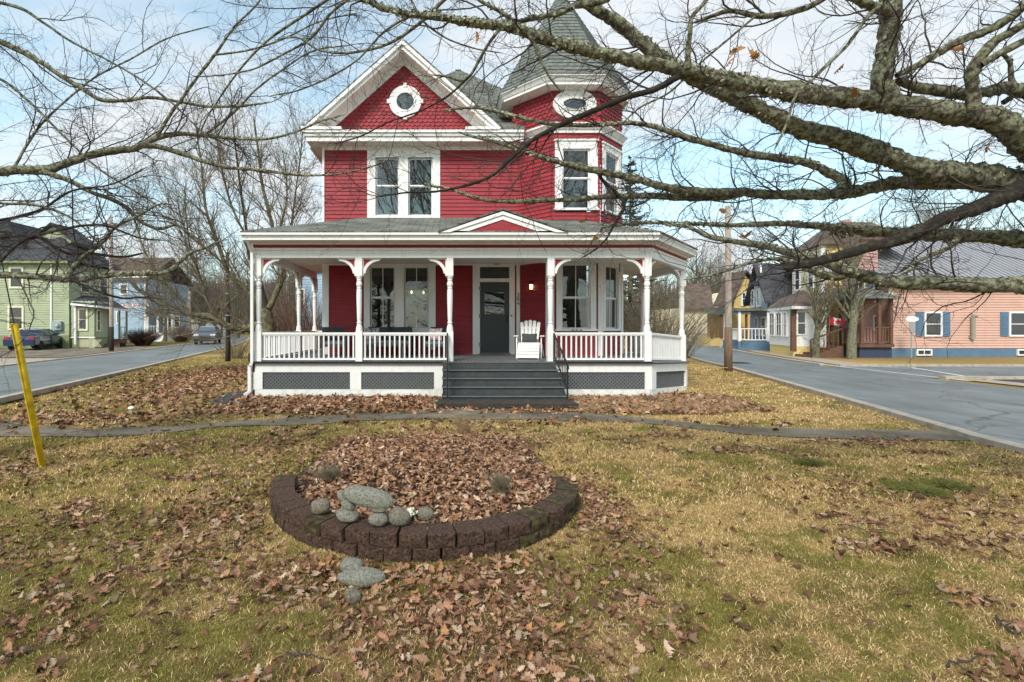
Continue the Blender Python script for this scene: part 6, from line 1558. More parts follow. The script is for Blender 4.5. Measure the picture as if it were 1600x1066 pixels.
# ================================================================== TREES
def resample(P, Rr, m):
    P = np.asarray(P, float); Rr = np.asarray(Rr, float); d = np.r_[0, np.cumsum(np.linalg.norm(np.diff(P, axis=0), axis=1))]; t = np.linspace(0, d[-1], m)
    # Catmull-like smoothing through cubic hermite
    out = np.empty((m, 3))
    tg = np.gradient(P, d, axis=0) if len(P) > 2 else np.repeat((P[1:]-P[:1])/d[-1], 2, 0)
    i = np.clip(np.searchsorted(d, t, side='right')-1, 0, len(P)-2); h = d[i+1]-d[i]; u = (t-d[i])/h
    h00 = 2*u**3-3*u**2+1; h10 = u**3-2*u**2+u; h01 = -2*u**3+3*u**2; h11 = u**3-u**2
    out = h00[:, None]*P[i]+(h10*h)[:, None]*tg[i]+h01[:, None]*P[i+1]+(h11*h)[:, None]*tg[i+1]
    return out, np.interp(t, d, Rr), d[-1]
def limb(name, P, Rr, m, parent, k=14, step=.03, rough=.10, label=None):
    L_ = np.linalg.norm(np.diff(np.asarray(P), axis=0), axis=1).sum(); n = max(6, int(L_/step)); Q, rr, _ = resample(P, Rr, n)
    Q = Q+np.cumsum(rng.normal(0, .0011, Q.shape), 0)*np.linspace(0, 1, n)[:, None]**.0*.6
    T = np.gradient(Q, axis=0); T /= np.linalg.norm(T, axis=1, keepdims=True)+1e-9
    u = np.cross(T[0], [.1, .2, 1.]); u /= np.linalg.norm(u); V = np.empty((n, k, 3)); a = np.arange(k)*2*np.pi/k
    nz = rng.normal(0, 1, (n, k)); nz = (nz+np.roll(nz, 1, 0)+np.roll(nz, 1, 1)*.5)/1.6
    lump = np.interp(np.arange(n), np.arange(0, n+8, 8), rng.normal(0, .06, len(np.arange(0, n+8, 8))))
    for i in range(n):
        u = u-T[i]*u.dot(T[i]); rr[i] *= (1 if i < n-2 else (.75 if i == n-2 else .15)); u /= np.linalg.norm(u); w_ = np.cross(T[i], u)
        r = rr[i]*(1+rough*nz[i]+lump[i]); V[i] = Q[i]+(np.cos(a)[:, None]*u+np.sin(a)[:, None]*w_)*r[:, None]
    i = np.arange(n-1)[:, None]*k; q = np.arange(k)[None]; q2 = (q+1) % k
    Fc = np.stack([i+q, i+k+q, i+k+q2, i+q2], 2).reshape(-1, 4)
    Vv = V.reshape(-1, 3); c0 = len(Vv); Vv = np.concatenate([Vv, Q[:1], Q[-1:]])
    o = np_mesh(name, Vv, np.concatenate([Fc, [[c0, q, (q+1) % k, (q+1) % k] for q in range(0)] or np.zeros((0, 4), int)]), m, parent, smooth=True)
    return o, Q, rr
def spawn(P, Rr, n, lmin, lmax, m, rscale=(.25, .5), rabs=(.001, 1), wander=.16, up=.0, ang=(.5, 1.2), t0=.08, bias=None, tend=1.0):
    """P (N,m,3) parents -> n children (n,m',3)"""
    N_, mm, _ = P.shape; Ls = np.linalg.norm(P[:, -1]-P[:, 0], axis=1); pr = Ls/Ls.sum()
    idx = rng.choice(N_, n, p=pr); t = rng.uniform(t0, tend, n)*(mm-1.001); i0 = t.astype(int); f = (t-i0)[:, None]
    p = P[idx, i0]*(1-f)+P[idx, i0+1]*f; tg = P[idx, i0+1]-P[idx, i0]; tg /= np.linalg.norm(tg, axis=1, keepdims=True)+1e-9
    r = Rr[idx, i0]
    rv = rng.normal(0, 1, (n, 3)); rv -= tg*(rv*tg).sum(1, keepdims=True); rv /= np.linalg.norm(rv, axis=1, keepdims=True)
    an = rng.uniform(*ang, n)[:, None]; d = tg*np.cos(an)+rv*np.sin(an); d[:, 2] += up
    if bias is not None: d += np.array(bias)
    d /= np.linalg.norm(d, axis=1, keepdims=True)
    L_ = rng.uniform(lmin, lmax, n)*(1-.45*t/(mm-1)); Q = np.empty((n, m, 3)); Q[:, 0] = p; step = (L_/(m-1))[:, None]
    w_ = rng.normal(0, wander, (n, 3))
    for k in range(1, m):
        w_ = w_*.3+rng.normal(0, wander*1.35, (n, 3)); d = d+w_; d[:, 2] += up*.25; d /= np.linalg.norm(d, axis=1, keepdims=True); Q[:, k] = Q[:, k-1]+d*step
    r0 = np.clip(r*rng.uniform(*rscale, n), *rabs)
    return Q, r0[:, None]*np.linspace(1, .30, m)[None]
def lichen_on(segs, n, name, parent, label=None):
    """little lichen flakes on the upper and side faces of the limbs"""
    Vs = []; 
    tot = sum(len(Q)*r.mean() for Q, r in segs)
    P_, Nn = [], []
    for Q, rr in segs:
        c = int(n*len(Q)*rr.mean()/tot); i = rng.integers(0, len(Q)-1, c); T = Q[i+1]-Q[i]; T /= np.linalg.norm(T, axis=1, keepdims=True)+1e-9
        v = rng.normal(0, 1, (c, 3)); v[:, 2] += .55; v -= T*(v*T).sum(1, keepdims=True); v /= np.linalg.norm(v, axis=1, keepdims=True)
        cl = fbm(Q[i, 0]*3.2+Q[i, 2]*2+v[:, 2]*.8, Q[i, 1]*4+v[:, 0], 3) > .51; i, v = i[cl], v[cl]
        P_.append(Q[i]+v*rr[i][:, None]*1.0+rng.normal(0, .006, (len(i), 3))); Nn.append(v)
    P_ = np.concatenate(P_); Nn = np.concatenate(Nn); c = len(P_); s = rng.uniform(.005, .014, c)[:, None]
    a = rng.normal(0, 1, (c, 3)); a -= Nn*(a*Nn).sum(1, keepdims=True)*.7; a /= np.linalg.norm(a, axis=1, keepdims=True); b = np.cross(Nn+rng.normal(0, .5, (c, 3)), a); b /= np.linalg.norm(b, axis=1, keepdims=True)
    up = Nn*s*.5
    V = np.stack([P_-a*s-b*s*.6, P_+a*s-b*s*.7+up*.5, P_+a*s*.8+b*s*.8+up, P_-a*s*.9+b*s*.7], 1).reshape(-1, 3)
    Fc = np.arange(c*4).reshape(-1, 4)
    return tag(np_mesh(name, V, Fc, M['lichen'], parent), label, kind='stuff')
def trace(pts, D0, D1, wpx):
    n = len(pts); P = []; Rr = []
    for i, (x, y) in enumerate(pts):
        u = i/(n-1); D = D0+(D1-D0)*u; P.append(tuple(at(x, y, D)))
        w_ = np.interp(u*(len(wpx)-1), range(len(wpx)), wpx); Rr.append(w_/2/F*D)
    return P, Rr
# ---- the big tree on the right: its trunk stands just outside the frame
TR_ = empty('oak_tree', (6.1, 4.2, 0), 'big lichened oak whose limbs reach in from the right across the sky', 'tree')
trunk_top = np.array([5.9, 4.2, 3.2])
segsR = []
o, Q, rr = limb('trunk', [(6.2, 4.25, -.2), (6.1, 4.2, .8), (6.0, 4.2, 1.9), (5.9, 4.2, 3.0), (6.0, 4.4, 4.4), (6.4, 4.8, 6.5), (6.6, 5.2, 9.0)], [.42, .34, .30, .29, .22, .16, .07], M['bark'], TR_, 18, .06, .05); segsR.append((Q, rr))
LIM = [
 # (points, D0, D1, widths px, material, join to trunk z)
 ([(1640, 262), (1600, 225), (1552, 189), (1492, 181), (1414, 167), (1355, 158), (1256, 146), (1177, 132), (1118, 122), (1059, 108), (1005, 98), (930, 80), (855, 62), (803, 43), (743, 36), (686, 28), (638, 22), (593, 11), (555, -6)], 3.7, 3.1, [40, 34, 30, 28, 24, 20, 18, 15, 11, 7, 4], 'bark', 2.9),
 ([(1650, 296), (1600, 291), (1544, 278), (1504, 272), (1453, 268), (1410, 254), (1355, 232), (1296, 215), (1236, 197), (1177, 169), (1130, 146), (1082, 124), (1037, 98), (998, 67), (960, 37), (923, 15), (895, -8)], 3.9, 3.6, [50, 42, 34, 30, 28, 25, 23, 21, 20, 18, 14], 'bark', 2.6),
 ([(1560, 290), (1500, 284), (1453, 285), (1394, 286), (1335, 299), (1276, 305), (1217, 305), (1158, 301), (1098, 301), (1039, 292), (1000, 280), (930, 266), (855, 248), (818, 236), (773, 221), (743, 214), (715, 205)], 3.95, 4.6, [24, 22, 20, 17, 15, 13, 11, 9, 7, 5, 3], 'bark', None),
 ([(1158, 303), (1120, 308), (1080, 309), (1005, 306), (940, 309), (893, 313), (840, 315), (799, 317), (743, 311), (700, 296), (660, 290)], 4.25, 4.8, [12, 10, 8, 7, 5, 3], 'bark', None),
 ([(1315, 300), (1318, 285), (1299, 272), (1268, 256), (1220, 248), (1165, 240), (1118, 228), (1079, 217), (1031, 201), (1000, 193), (949, 194), (855, 193), (799, 180), (743, 169), (690, 172)], 4.1, 4.7, [20, 14, 12, 11, 10, 8, 7, 6, 4, 3], 'bark', None),
 ([(1640, 298), (1600, 296), (1567, 309), (1524, 327), (1473, 343), (1414, 370), (1355, 386), (1296, 402), (1256, 412), (1224, 416)], 3.7, 3.3, [36, 28, 23, 19, 16, 14, 12, 11], 'bark_dark', None),
 ([(1660, 378), (1600, 374), (1552, 370), (1473, 366), (1394, 363), (1335, 357), (1276, 351), (1217, 347), (1158, 349), (1079, 347), (1000, 346), (940, 352)], 4.2, 4.9, [24, 22, 17, 12, 8, 5, 3.5], 'bark', 2.3),
 ([(1670, 447), (1600, 445), (1523, 444), (1452, 441), (1399, 439), (1363, 432), (1327, 421), (1292, 408), (1245, 396), (1203, 386), (1149, 377), (1113, 370), (1078, 354), (1040, 350)], 3.5, 3.9, [26, 24, 21, 19, 16, 14, 11, 8, 6, 4], 'bark', 1.95),
 ([(1330, 423), (1318, 430), (1290, 431), (1270, 423), (1245, 411), (1215, 404), (1180, 409), (1120, 427), (1070, 436)], 3.7, 3.8, [12, 11, 9, 6, 4, 3], 'bark', None),
 ([(1396, 165), (1388, 148), (1378, 128), (1383, 90), (1390, 45), (1392, 0), (1396, -60)], 3.5, 3.4, [30, 26, 27, 24, 26, 27], 'bark', None),
 ([(1388, 18), (1360, 8), (1330, -4), (1290, -18)], 3.4, 3.2, [16, 12, 9], 'bark', None),
 ([(1404, 127), (1436, 137), (1474, 142), (1511, 146), (1540, 143), (1567, 137), (1600, 142), (1650, 160)], 3.5, 3.9, [12, 15, 17, 18, 19], 'bark', None),
 ([(1400, 118), (1436, 101), (1464, 84), (1492, 67), (1521, 56), (1549, 45), (1577, 28), (1605, 6), (1640, -20)], 3.5, 3.3, [8, 11, 12, 13, 14, 15], 'bark', None),
 ([(1521, 172), (1519, 141), (1519, 116), (1528, 94), (1539, 79), (1554, 64), (1577, 51), (1605, 36), (1650, 18)], 3.5, 3.3, [17, 16, 15, 14, 13, 12], 'bark', None),
 ([(1533, 102), (1558, 86), (1605, 62), (1650, 44)], 3.4, 3.3, [9, 10, 10], 'bark', None),
 ([(1567, 160), (1582, 150), (1580, 120), (1578, 95), (1560, 78)], 3.9, 3.8, [9, 7, 5], 'bark', None),
 ([(1300, -10), (1284, 0), (1236, 20), (1189, 26), (1138, 18), (1098, 31), (1079, 38)], 3.3, 3.5, [9, 8, 7, 5], 'bark', None),
 ([(1073, 108), (1076, 80), (1079, 50), (1080, 31), (1104, 0), (1112, -20)], 3.3, 3.2, [8, 8, 7, 6], 'bark', None),
 ([(1405, -10), (1362, 20), (1323, 71), (1276, 118), (1244, 150), (1228, 197), (1209, 236)], 3.2, 3.0, [6, 5, 4, 3], 'bark', None),
 ([(1060, 120), (1020, 141), (987, 150), (949, 165), (911, 180), (878, 194), (855, 206), (822, 226), (791, 255), (765, 278), (724, 293), (690, 301), (630, 304), (585, 311)], 3.35, 3.0, [10, 9, 9, 8, 6, 5, 3, 2.5], 'bark_dark', None),
 ([(950, -4), (918, 7), (898, 9), (878, 20), (852, 25), (826, 30), (806, 33), (790, 22), (765, 8), (740, -6)], 3.5, 3.3, [13, 9, 7, 6, 5], 'bark', None),
 ([(930, 262), (940, 280), (960, 300), (975, 320), (960, 350), (948, 372), (928, 392), (905, 405)], 4.5, 4.2, [5, 5, 4, 3, 2], 'bark_dark', None),
 ([(823, 52), (838, 75), (848, 100), (862, 125), (880, 146)], 3.2, 3.3, [6, 5, 3.5, 2.5], 'bark', None),
 ([(780, 46), (762, 70), (748, 95), (735, 118), (724, 126), (700, 120), (672, 117)], 3.2, 3.4, [5, 4, 3], 'bark', None),
 ([(1460, 440), (1438, 420), (1400, 432), (1370, 438), (1340, 452)], 3.7, 3.9, [3, 2.5, 2], 'bark', None),
 ([(600, -25), (560, -8), (520, 20), (490, 58), (440, 88), (400, 108), (350, 118), (300, 121)], 3.6, 4.2, [5, 4, 3, 2], 'bark', None),
 ([(760, -30), (700, -5), (660, 32), (610, 66), (560, 80), (500, 78), (462, 58), (430, 62)], 3.3, 3.9, [6, 5, 4, 3, 2], 'bark', None),
 ([(620, -30), (640, -5), (655, 25), (690, 55), (740, 74), (790, 82)], 3.5, 3.6, [4, 3, 3, 2], 'bark', None),
 ([(560, -30), (520, -5), (470, 28), (420, 62), (380, 102), (345, 150), (320, 190), (305, 232)], 3.8, 4.4, [5, 4, 3, 2], 'bark', None),
 ([(640, 24), (600, 50), (560, 92), (520, 118), (470, 140), (420, 150)], 3.2, 3.6, [4, 3, 2.5, 2], 'bark', None),
 ([(735, 118), (700, 150), (660, 172), (610, 190), (560, 215), (520, 226)], 3.3, 3.6, [3, 3, 2, 2], 'bark_dark', None),
 ([(1180, 26), (1140, 60), (1100, 95), (1040, 150), (1000, 170), (960, 210)], 3.3, 3.5, [4, 3, 3, 2], 'bark', None),
 ([(1500, 370), (1480, 388), (1455, 398), (1425, 412), (1400, 428)], 4.1, 4.3, [9, 7, 5, 3], 'bark', None),
]
parR = []
for pts, D0, D1, wp, mt, jz in LIM:
    P, Rr = trace(pts, D0, D1, wp)
    if jz: P = [(6.0, 4.2, jz)]+P; Rr = [Rr[0]*1.3]+Rr
    L_ = np.linalg.norm(np.diff(np.asarray(P), axis=0), axis=1).sum()
    thick = max(Rr) > .02
    o, Q, rr = limb('limb', P, Rr, M[mt], TR_, 14 if thick else 8, .022 if thick else .035, .11 if thick else .07)
    if thick and mt == 'bark': segsR.append((Q, rr))
    a, b_, _ = resample(Q, rr, 24); parR.append((a, b_))
lichen_on(segsR[1:], 15000, 'lichen', TR_)
PP = np.array([p for p, _ in parR]); RR_ = np.array([r for _, r in parR])
def twig_tree(PP, RR_, parent, spec, mt='twig', name='twig'):
    cur, cr = PP, RR_
    allp = []
    for i, s in enumerate(spec):
        kw = dict(s); n = kw.pop('n'); src = kw.pop('src', 'prev'); k = kw.pop('k', 3); mm = kw.get('m')
        Q, q = spawn(cur, cr, n, **kw)
        tubes(name, Q, q, k, M[kw.get('mt', mt)] if False else M[mt], parent)
        cur, cr = Q, q
    return cur
twig_tree(PP, RR_, TR_, [
    dict(n=380, lmin=.3, lmax=1.2, m=12, rscale=(.25, .5), rabs=(.003, .007), wander=.13, up=.07, ang=(.4, 1.3), bias=(-.25, 0, 0), k=5),
    dict(n=2100, lmin=.15, lmax=.65, m=8, rscale=(.4, .7), rabs=(.0016, .0045), wander=.17, up=.02, ang=(.5, 1.2), k=3),
    dict(n=9500, lmin=.05, lmax=.25, m=5, rscale=(.5, .8), rabs=(.0011, .0022), wander=.2, up=.02, ang=(.5, 1.2), k=3)])
# hanging oak leaves
lv = []
for (px, py, D) in ((1140, 95, 3.3), (1148, 80, 3.3), (1180, 88, 3.3), (1310, 107, 3.4), (1155, 78, 3.3), (1370, 265, 3.8), (1543, 229, 3.7), (1335, 145, 3.4), (1168, 366, 4.2), (1162, 370, 4.2), (1130, 330, 4.2), (932, 372, 4.2), (938, 362, 4.2), (1494, 76, 3.5), (1407, 43, 3.5), (912, 345, 4.3), (745, 60, 3.2)):
    lv.append(tuple(at(px, py, D)))
o = leaves('clinging_leaf', np.array(lv), rng.uniform(.07, .10, len(lv)), M['leafmat'], .9, np.array([[.50, .24, .09], [.45, .20, .08]]), TR_); tag(o, kind='stuff')
# ---- left oak
TL = empty('oak_tree', (-6.4, 4.9, 0), 'oak outside the left edge whose thin limbs spread over the green house and sky', 'tree')
o, Q, rr = limb('trunk', [(-6.5, 4.9, -.2), (-6.4, 4.9, 1.2), (-6.4, 4.9, 2.6), (-6.5, 5.0, 4.2), (-6.3, 5.2, 6.5), (-6.4, 5.3, 9)], [.34, .27, .24, .20, .13, .05], M['bark'], TL, 16, .07, .05)
LL = [
 ([(-60, 45), (0, 64), (19, 73), (57, 92), (96, 118), (128, 137), (159, 156), (191, 158), (239, 153), (281, 159), (319, 166), (383, 166), (430, 160)], 5.0, 5.6, [9, 9, 8, 7, 6, 5, 4, 2.5], 'bark', 3.6),
 ([(-70, 262), (0, 268), (38, 265), (70, 265), (112, 252), (143, 242), (175, 236), (207, 233), (249, 214), (281, 209), (319, 212), (367, 217), (415, 218), (462, 207), (500, 191), (540, 180)], 4.9, 5.8, [16, 15, 14, 12, 11, 9, 7, 5, 4, 3, 2], 'bark', 2.9),
 ([(225, 228), (239, 228), (271, 236), (319, 252), (351, 261), (399, 265), (446, 271), (500, 274), (560, 266), (610, 250)], 5.3, 5.7, [8, 8, 7, 6, 5, 4, 3, 2], 'bark', None),
 ([(66, 268), (112, 284), (143, 300), (175, 312), (198, 325), (223, 348), (255, 357), (274, 351), (290, 362)], 5.0, 5.4, [8, 7, 7, 6, 5, 4, 3], 'bark', None),
 ([(245, 214), (271, 172), (281, 159), (303, 128), (335, 86), (367, 41), (399, 10), (420, -20)], 5.3, 5.5, [6, 5, 5, 4, 3, 3], 'bark', None),
 ([(-70, 424), (0, 428), (64, 431), (105, 436), (160, 429), (223, 424), (262, 421), (278, 408), (297, 392), (322, 383), (345, 372)], 4.7, 5.2, [10, 10, 9, 8, 7, 6, 5, 3], 'bark', 2.2),
 ([(105, 434), (118, 412), (132, 400), (156, 383), (179, 357), (223, 335), (250, 320), (280, 322)], 4.8, 5.1, [7, 7, 6, 5, 4, 3, 2], 'bark', None),
 ([(-60, 366), (0, 370), (64, 372), (89, 389), (105, 396), (137, 396), (198, 402), (230, 396)], 4.7, 5.0, [6, 6, 5, 4, 3], 'bark_dark', 2.5),
 ([(-60, 313), (0, 317), (64, 322), (112, 341), (153, 380), (170, 400)], 4.8, 5.0, [4, 4, 3, 2], 'bark', 2.7),
 ([(112, 438), (160, 459), (191, 467), (223, 466), (262, 470)], 4.8, 5.0, [4, 4, 3, 2], 'bark_dark', None),
 ([(-60, -20), (0, 3), (35, 13), (64, 32), (112, 64), (166, 92), (230, 130), (300, 190), (340, 235)], 4.9, 5.4, [5, 5, 4, 3, 3, 2], 'bark', 4.2),
 ([(-60, 110), (0, 125), (50, 165), (100, 215), (150, 262), (210, 300), (260, 330)], 4.9, 5.3, [4, 4, 3, 3, 2], 'bark', 3.4),
 ([(20, 267), (38, 235), (60, 200), (100, 160), (150, 120), (200, 95), (262, 60), (330, 40)], 5.1, 5.4, [4, 4, 3, 2.5, 2], 'bark', None),
 ([(319, 212), (360, 180), (400, 140), (440, 110), (490, 80), (540, 72)], 5.6, 5.9, [4, 4, 3, 2.5, 2], 'bark', None),
 ([(335, 86), (390, 78), (440, 62), (500, 34), (560, 20)], 5.4, 5.7, [3, 3, 2.5, 2], 'bark', None),
 ([(-60, 350), (0, 345), (60, 330), (110, 300), (170, 290), (230, 262)], 4.8, 5.1, [4, 4, 3, 2], 'bark_dark', 2.6),
 ([(0, 410), (30, 380), (90, 360), (160, 352), (220, 372), (260, 376)], 4.7, 5.0, [4, 4, 3, 2], 'bark_dark', None),
]
parL = []; segsL = []
for pts, D0, D1, wp, mt, jz in LL:
    P, Rr = trace(pts, D0, D1, wp)
    if jz: P = [(-6.4, 4.95, jz)]+P; Rr = [Rr[0]*1.2]+Rr
    o, Q, rr = limb('limb', P, Rr, M[mt], TL, 9, .04, .08); segsL.append((Q, rr)) if max(Rr) > .025 else None
    a, b_, _ = resample(Q, rr, 24); parL.append((a, b_))
lichen_on(segsL, 2600, 'lichen', TL)
PP = np.array([p for p, _ in parL]); RR_ = np.array([r for _, r in parL])
twig_tree(PP, RR_, TL, [
    dict(n=260, lmin=.35, lmax=1.7, m=12, rscale=(.3, .55), rabs=(.003, .008), wander=.13, up=.02, ang=(.4, 1.2), bias=(.25, 0, 0), k=4),
    dict(n=1700, lmin=.15, lmax=.65, m=8, rscale=(.4, .7), rabs=(.0018, .004), wander=.17, up=.02, ang=(.5, 1.2), k=3),
    dict(n=6500, lmin=.06, lmax=.28, m=5, rscale=(.5, .8), rabs=(.0013, .0024), wander=.2, up=.02, ang=(.5, 1.2), k=3)])
# ---- many-stemmed tree behind the left porch corner
TM = empty('spreading_tree', (PX(420, 18), 18, 0), 'many-stemmed mossy tree rising behind the left corner of the porch', 'tree')
MM = [
 ([(422, 600), (420, 545), (416, 505), (412, 480)], 18, 18, [26, 22, 20], 'bark2'),
 ([(412, 505), (395, 511), (370, 513), (350, 507), (334, 496), (300, 491), (270, 482), (240, 470), (205, 440)], 18, 17.2, [13, 11, 9, 7, 5, 3], 'bark2'),
 ([(414, 488), (398, 466), (381, 450), (362, 432), (352, 415), (343, 388), (332, 360), (324, 335), (315, 262), (305, 190)], 18, 17.5, [12, 10, 8, 7, 5, 3], 'bark2'),
 ([(418, 482), (405, 440), (395, 416), (387, 390), (385, 365), (376, 295), (368, 230), (362, 170)], 18, 18.4, [9, 8, 7, 5, 4, 2], 'bark_dark'),
 ([(420, 482), (433, 455), (442, 430), (440, 405), (430, 370), (418, 323), (410, 290), (404, 240), (396, 180)], 18, 18.6, [12, 10, 8, 7, 5, 3], 'bark2'),
 ([(440, 430), (450, 395), (456, 350), (462, 300), (470, 240), (474, 190)], 18.3, 19, [7, 6, 4, 3, 2], 'bark2'),
 ([(352, 415), (330, 395), (300, 372), (270, 345), (236, 330), (200, 322)], 17.6, 17, [5, 4, 3, 2], 'bark2'),
 ([(334, 496), (322, 465), (312, 430), (300, 400), (292, 350), (288, 290)], 17.6, 17.3, [6, 5, 4, 3, 2], 'bark2'),
 ([(300, 491), (275, 462), (255, 440), (232, 405), (215, 360), (205, 310)], 17.3, 17, [5, 4, 3, 2], 'bark2'),
 ([(385, 370), (365, 330), (350, 280), (340, 230), (335, 180)], 18.2, 18, [4, 4, 3, 2], 'bark2'),
 ([(430, 375), (445, 330), (448, 280), (440, 230)], 18.4, 18.6, [4, 3, 2], 'bark2'),
 ([(350, 507), (335, 500), (310, 505), (280, 500), (245, 492), (215, 480)], 17.7, 17.3, [5, 4, 3, 2], 'bark2'),
 ([(340, 500), (350, 480), (372, 462), (392, 448)], 17.7, 17.9, [3, 3, 2], 'bark2'),
]
parM = []
for pts, D0, D1, wp, mt in MM:
    P, Rr = trace(pts, D0, D1, wp); Rr = [r_*(1.1 if len(parM) < 2 else .78) for r_ in Rr]; o, Q, rr = limb('limb' if len(parM) else 'trunk', P, Rr, M[mt], TM, 9, .12, .10); a, b_, _ = resample(Q, rr, 20); parM.append((a, b_))
PP = np.array([p for p, _ in parM[1:]]); RR_ = np.array([r for _, r in parM[1:]])
twig_tree(PP, RR_, TM, [
    dict(n=320, lmin=1.0, lmax=3.4, m=10, rscale=(.3, .55), rabs=(.010, .024), wander=.08, up=.16, ang=(.35, .9), k=4),
    dict(n=2600, lmin=.5, lmax=1.7, m=7, rscale=(.4, .65), rabs=(.006, .011), wander=.10, up=.08, ang=(.4, .9), k=3),
    dict(n=9000, lmin=.2, lmax=.7, m=4, rscale=(.5, .8), rabs=(.004, .006), wander=.12, up=.05, ang=(.4, 1.0), k=3)], 'twig_olive')
# ---- generic bare trees, three shapes, copied
def bare_tree(name, h, spread, seed, mt='bark2', tw='twig_far', n=(26, 150, 620), r0=.16, up=.14, label='', cat='tree', group=None, forks=5):
    global rng
    keep = rng; rng = np.random.default_rng(seed)
    t = empty(name, (0, 0, 0), label, cat, group)
    o, Q, rr = limb('trunk', [(0, 0, -.2), (.02, .03, h*.15), (.08, -.02, h*.35), (.02, .05, h*.6), (.1, .02, h*.97)], [r0*1.2, r0, r0*.8, r0*.45, r0*.08], M[mt], t, 8, .35, .05)
    a, b_, _ = resample(Q, rr, 16); P0 = a[None]; R0 = b_[None]
    A, ra = spawn(P0, R0, forks+n[0], h*.30, h*.62, 9, rscale=(.35, .6), rabs=(.012, r0*.6), wander=.07, up=up, ang=(.4, .95), t0=.18)
    tubes('branch', A, ra, 4, M[mt], t)
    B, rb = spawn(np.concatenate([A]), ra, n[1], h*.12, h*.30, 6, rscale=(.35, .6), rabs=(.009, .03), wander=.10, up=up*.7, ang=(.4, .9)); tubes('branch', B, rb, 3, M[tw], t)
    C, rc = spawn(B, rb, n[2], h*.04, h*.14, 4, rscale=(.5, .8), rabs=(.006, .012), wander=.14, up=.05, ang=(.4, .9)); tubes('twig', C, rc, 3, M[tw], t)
    rng = keep; return t
protos = [bare_tree('bare_tree', 11, 4, 11, label='bare tree in the wood beyond the left road', group='bare trees behind the left road'),
          bare_tree('bare_tree', 9, 3.5, 12, label='bare tree in the wood beyond the left road', group='bare trees behind the left road', n=(34, 190, 700)),
          bare_tree('bare_tree', 13, 4, 13, label='bare tree in the wood beyond the left road', group='bare trees behind the left road', r0=.2)]
r2 = random.Random(5)
spots = []
for k in range(34):
    px = r2.uniform(150, 510); D = r2.uniform(62, 100); spots.append((PX(px, D), D, r2.uniform(.8, 1.15), 0))
for k in range(18):
    px = r2.uniform(300, 480); D = r2.uniform(34, 50)
    X_ = PX(px, D)
    if X_ > -20+(34-D)*.3+5 or True:
        if X_ > np.interp(D, [p[1] for p in LN], [p[0] for p in LN])+2: spots.append((X_, D, r2.uniform(.55, .8), 0))
for k in range(8): spots.append((r2.uniform(-52, -34), r2.uniform(68, 80), r2.uniform(.8, 1.1), 0))
for k in range(26):
    px = r2.uniform(1010, 1200); D = r2.uniform(72, 110); spots.append((PX(px, D), D, r2.uniform(.9, 1.25), 1))
for k in range(10):
    px = r2.uniform(1300, 1590); D = r2.uniform(40, 55); spots.append((PX(px, D), D, r2.uniform(.9, 1.15), 2))
LB = {0: ('bare tree in the wood beyond the left road', 'bare trees behind the left road'), 1: ('bare tree in the far wood at the end of the right road', 'bare trees at the end of the right road'), 2: ('bare tree rising behind the pink house roof', 'bare trees behind the pink house')}
used = set()
for i, (x, y, s, g) in enumerate(spots):
    k = i % 3
    o = protos[k] if k not in used else copy_tree(protos[k]); used.add(k)
    o.location = (x, y, 0); o.scale = (s*r2.uniform(.9, 1.1),)*2+(s,); o.rotation_euler.z = r2.uniform(0, 6.28); o['label'], o['group'] = LB[g]
def one(px, D, h, seed, label, name='bare_tree', **kw):
    t = bare_tree(name, h, 3, seed, label=label, **kw); t.location = (PX(px, D), D, 0); return t
one(1275, 24.8, 4.6, 21, 'short pollarded tree with upright shoots before the white enclosed porch', 'pollarded_tree', r0=.15, n=(34, 150, 400), up=.35, tw='twig_olive')
one(1331, 24.3, 6.6, 22, 'lichen-covered tree between the brown porch and the stairs', 'roadside_tree', r0=.19, n=(30, 150, 500), up=.3, mt='bark', tw='twig_olive')
one(336, 60, 7, 23, 'small bare tree behind the approaching car', 'bare_tree')
one(258, 52, 8, 27, 'bare street tree before the sky blue house', 'bare_tree', n=(20, 120, 500))
# clumps of shrubs
def shrub(name, x, y, h, w_, n, label, m='twig_olive', cat='shrub', r=.008, D2=.4):
    t = empty(name, (x, y, 0), label, cat); m_ = 7
    a = rng.uniform(0, 6.28, n); rr = rng.uniform(0, 1, n)**.6; tip = np.stack([np.cos(a)*rr*w_/2, np.sin(a)*rr*w_*D2, h*rng.uniform(.55, 1, n)*(1-.25*rr**2)], 1)
    p0 = np.stack([x+np.cos(a)*rr*w_*.22, y+np.sin(a)*rr*w_*.2*D2*2, np.zeros(n)], 1); t_ = np.linspace(0, 1, m_)[None, :, None]
    P = p0[:, None]+(tip*[1, 1, 0])[:, None]*t_**1.6+(tip*[0, 0, 1])[:, None]*t_; P += np.cumsum(rng.normal(0, .02*h**.5, P.shape), 1)*t_
    Rd = r*rng.uniform(.6, 1.3, (n, 1))*np.linspace(1, .4, m_)[None]
    tubes('branch', P, Rd, 3, M[m], t)
    Q, q = spawn(P, Rd, n*4, h*.08, h*.28, 4, rscale=(.4, .7), rabs=(r*.35, r*.7), wander=.15, up=.05, t0=.3); tubes('twig', Q, q, 3, M[m], t); return t
shrub('bare_shrub', PX(1020, 21), 21, 4.0, 4.4, 260, 'bushy bare shrub seen through the right end of the porch', r=.012)
shrub('bare_shrub', PX(1055, 25), 25, 2.9, 4.0, 200, 'low spreading bare shrub by the right road behind the porch', r=.012)
shrub('bare_shrub', PX(470, 24), 24, 3.6, 4.5, 240, 'brown bare shrub seen between the left porch posts', 'hedge', r=.012)
shrub('bare_shrub', PX(500, 30), 30, 4.4, 4.5, 200, 'tall bare shrub in front of the blue wall behind the porch', 'hedge', r=.012)
shrub('bare_shrub', PX(385, 26), 24.5, 1.6, 2.6, 90, 'low arching shrub beside the left road behind the dark pole', 'twig_olive', r=.012)
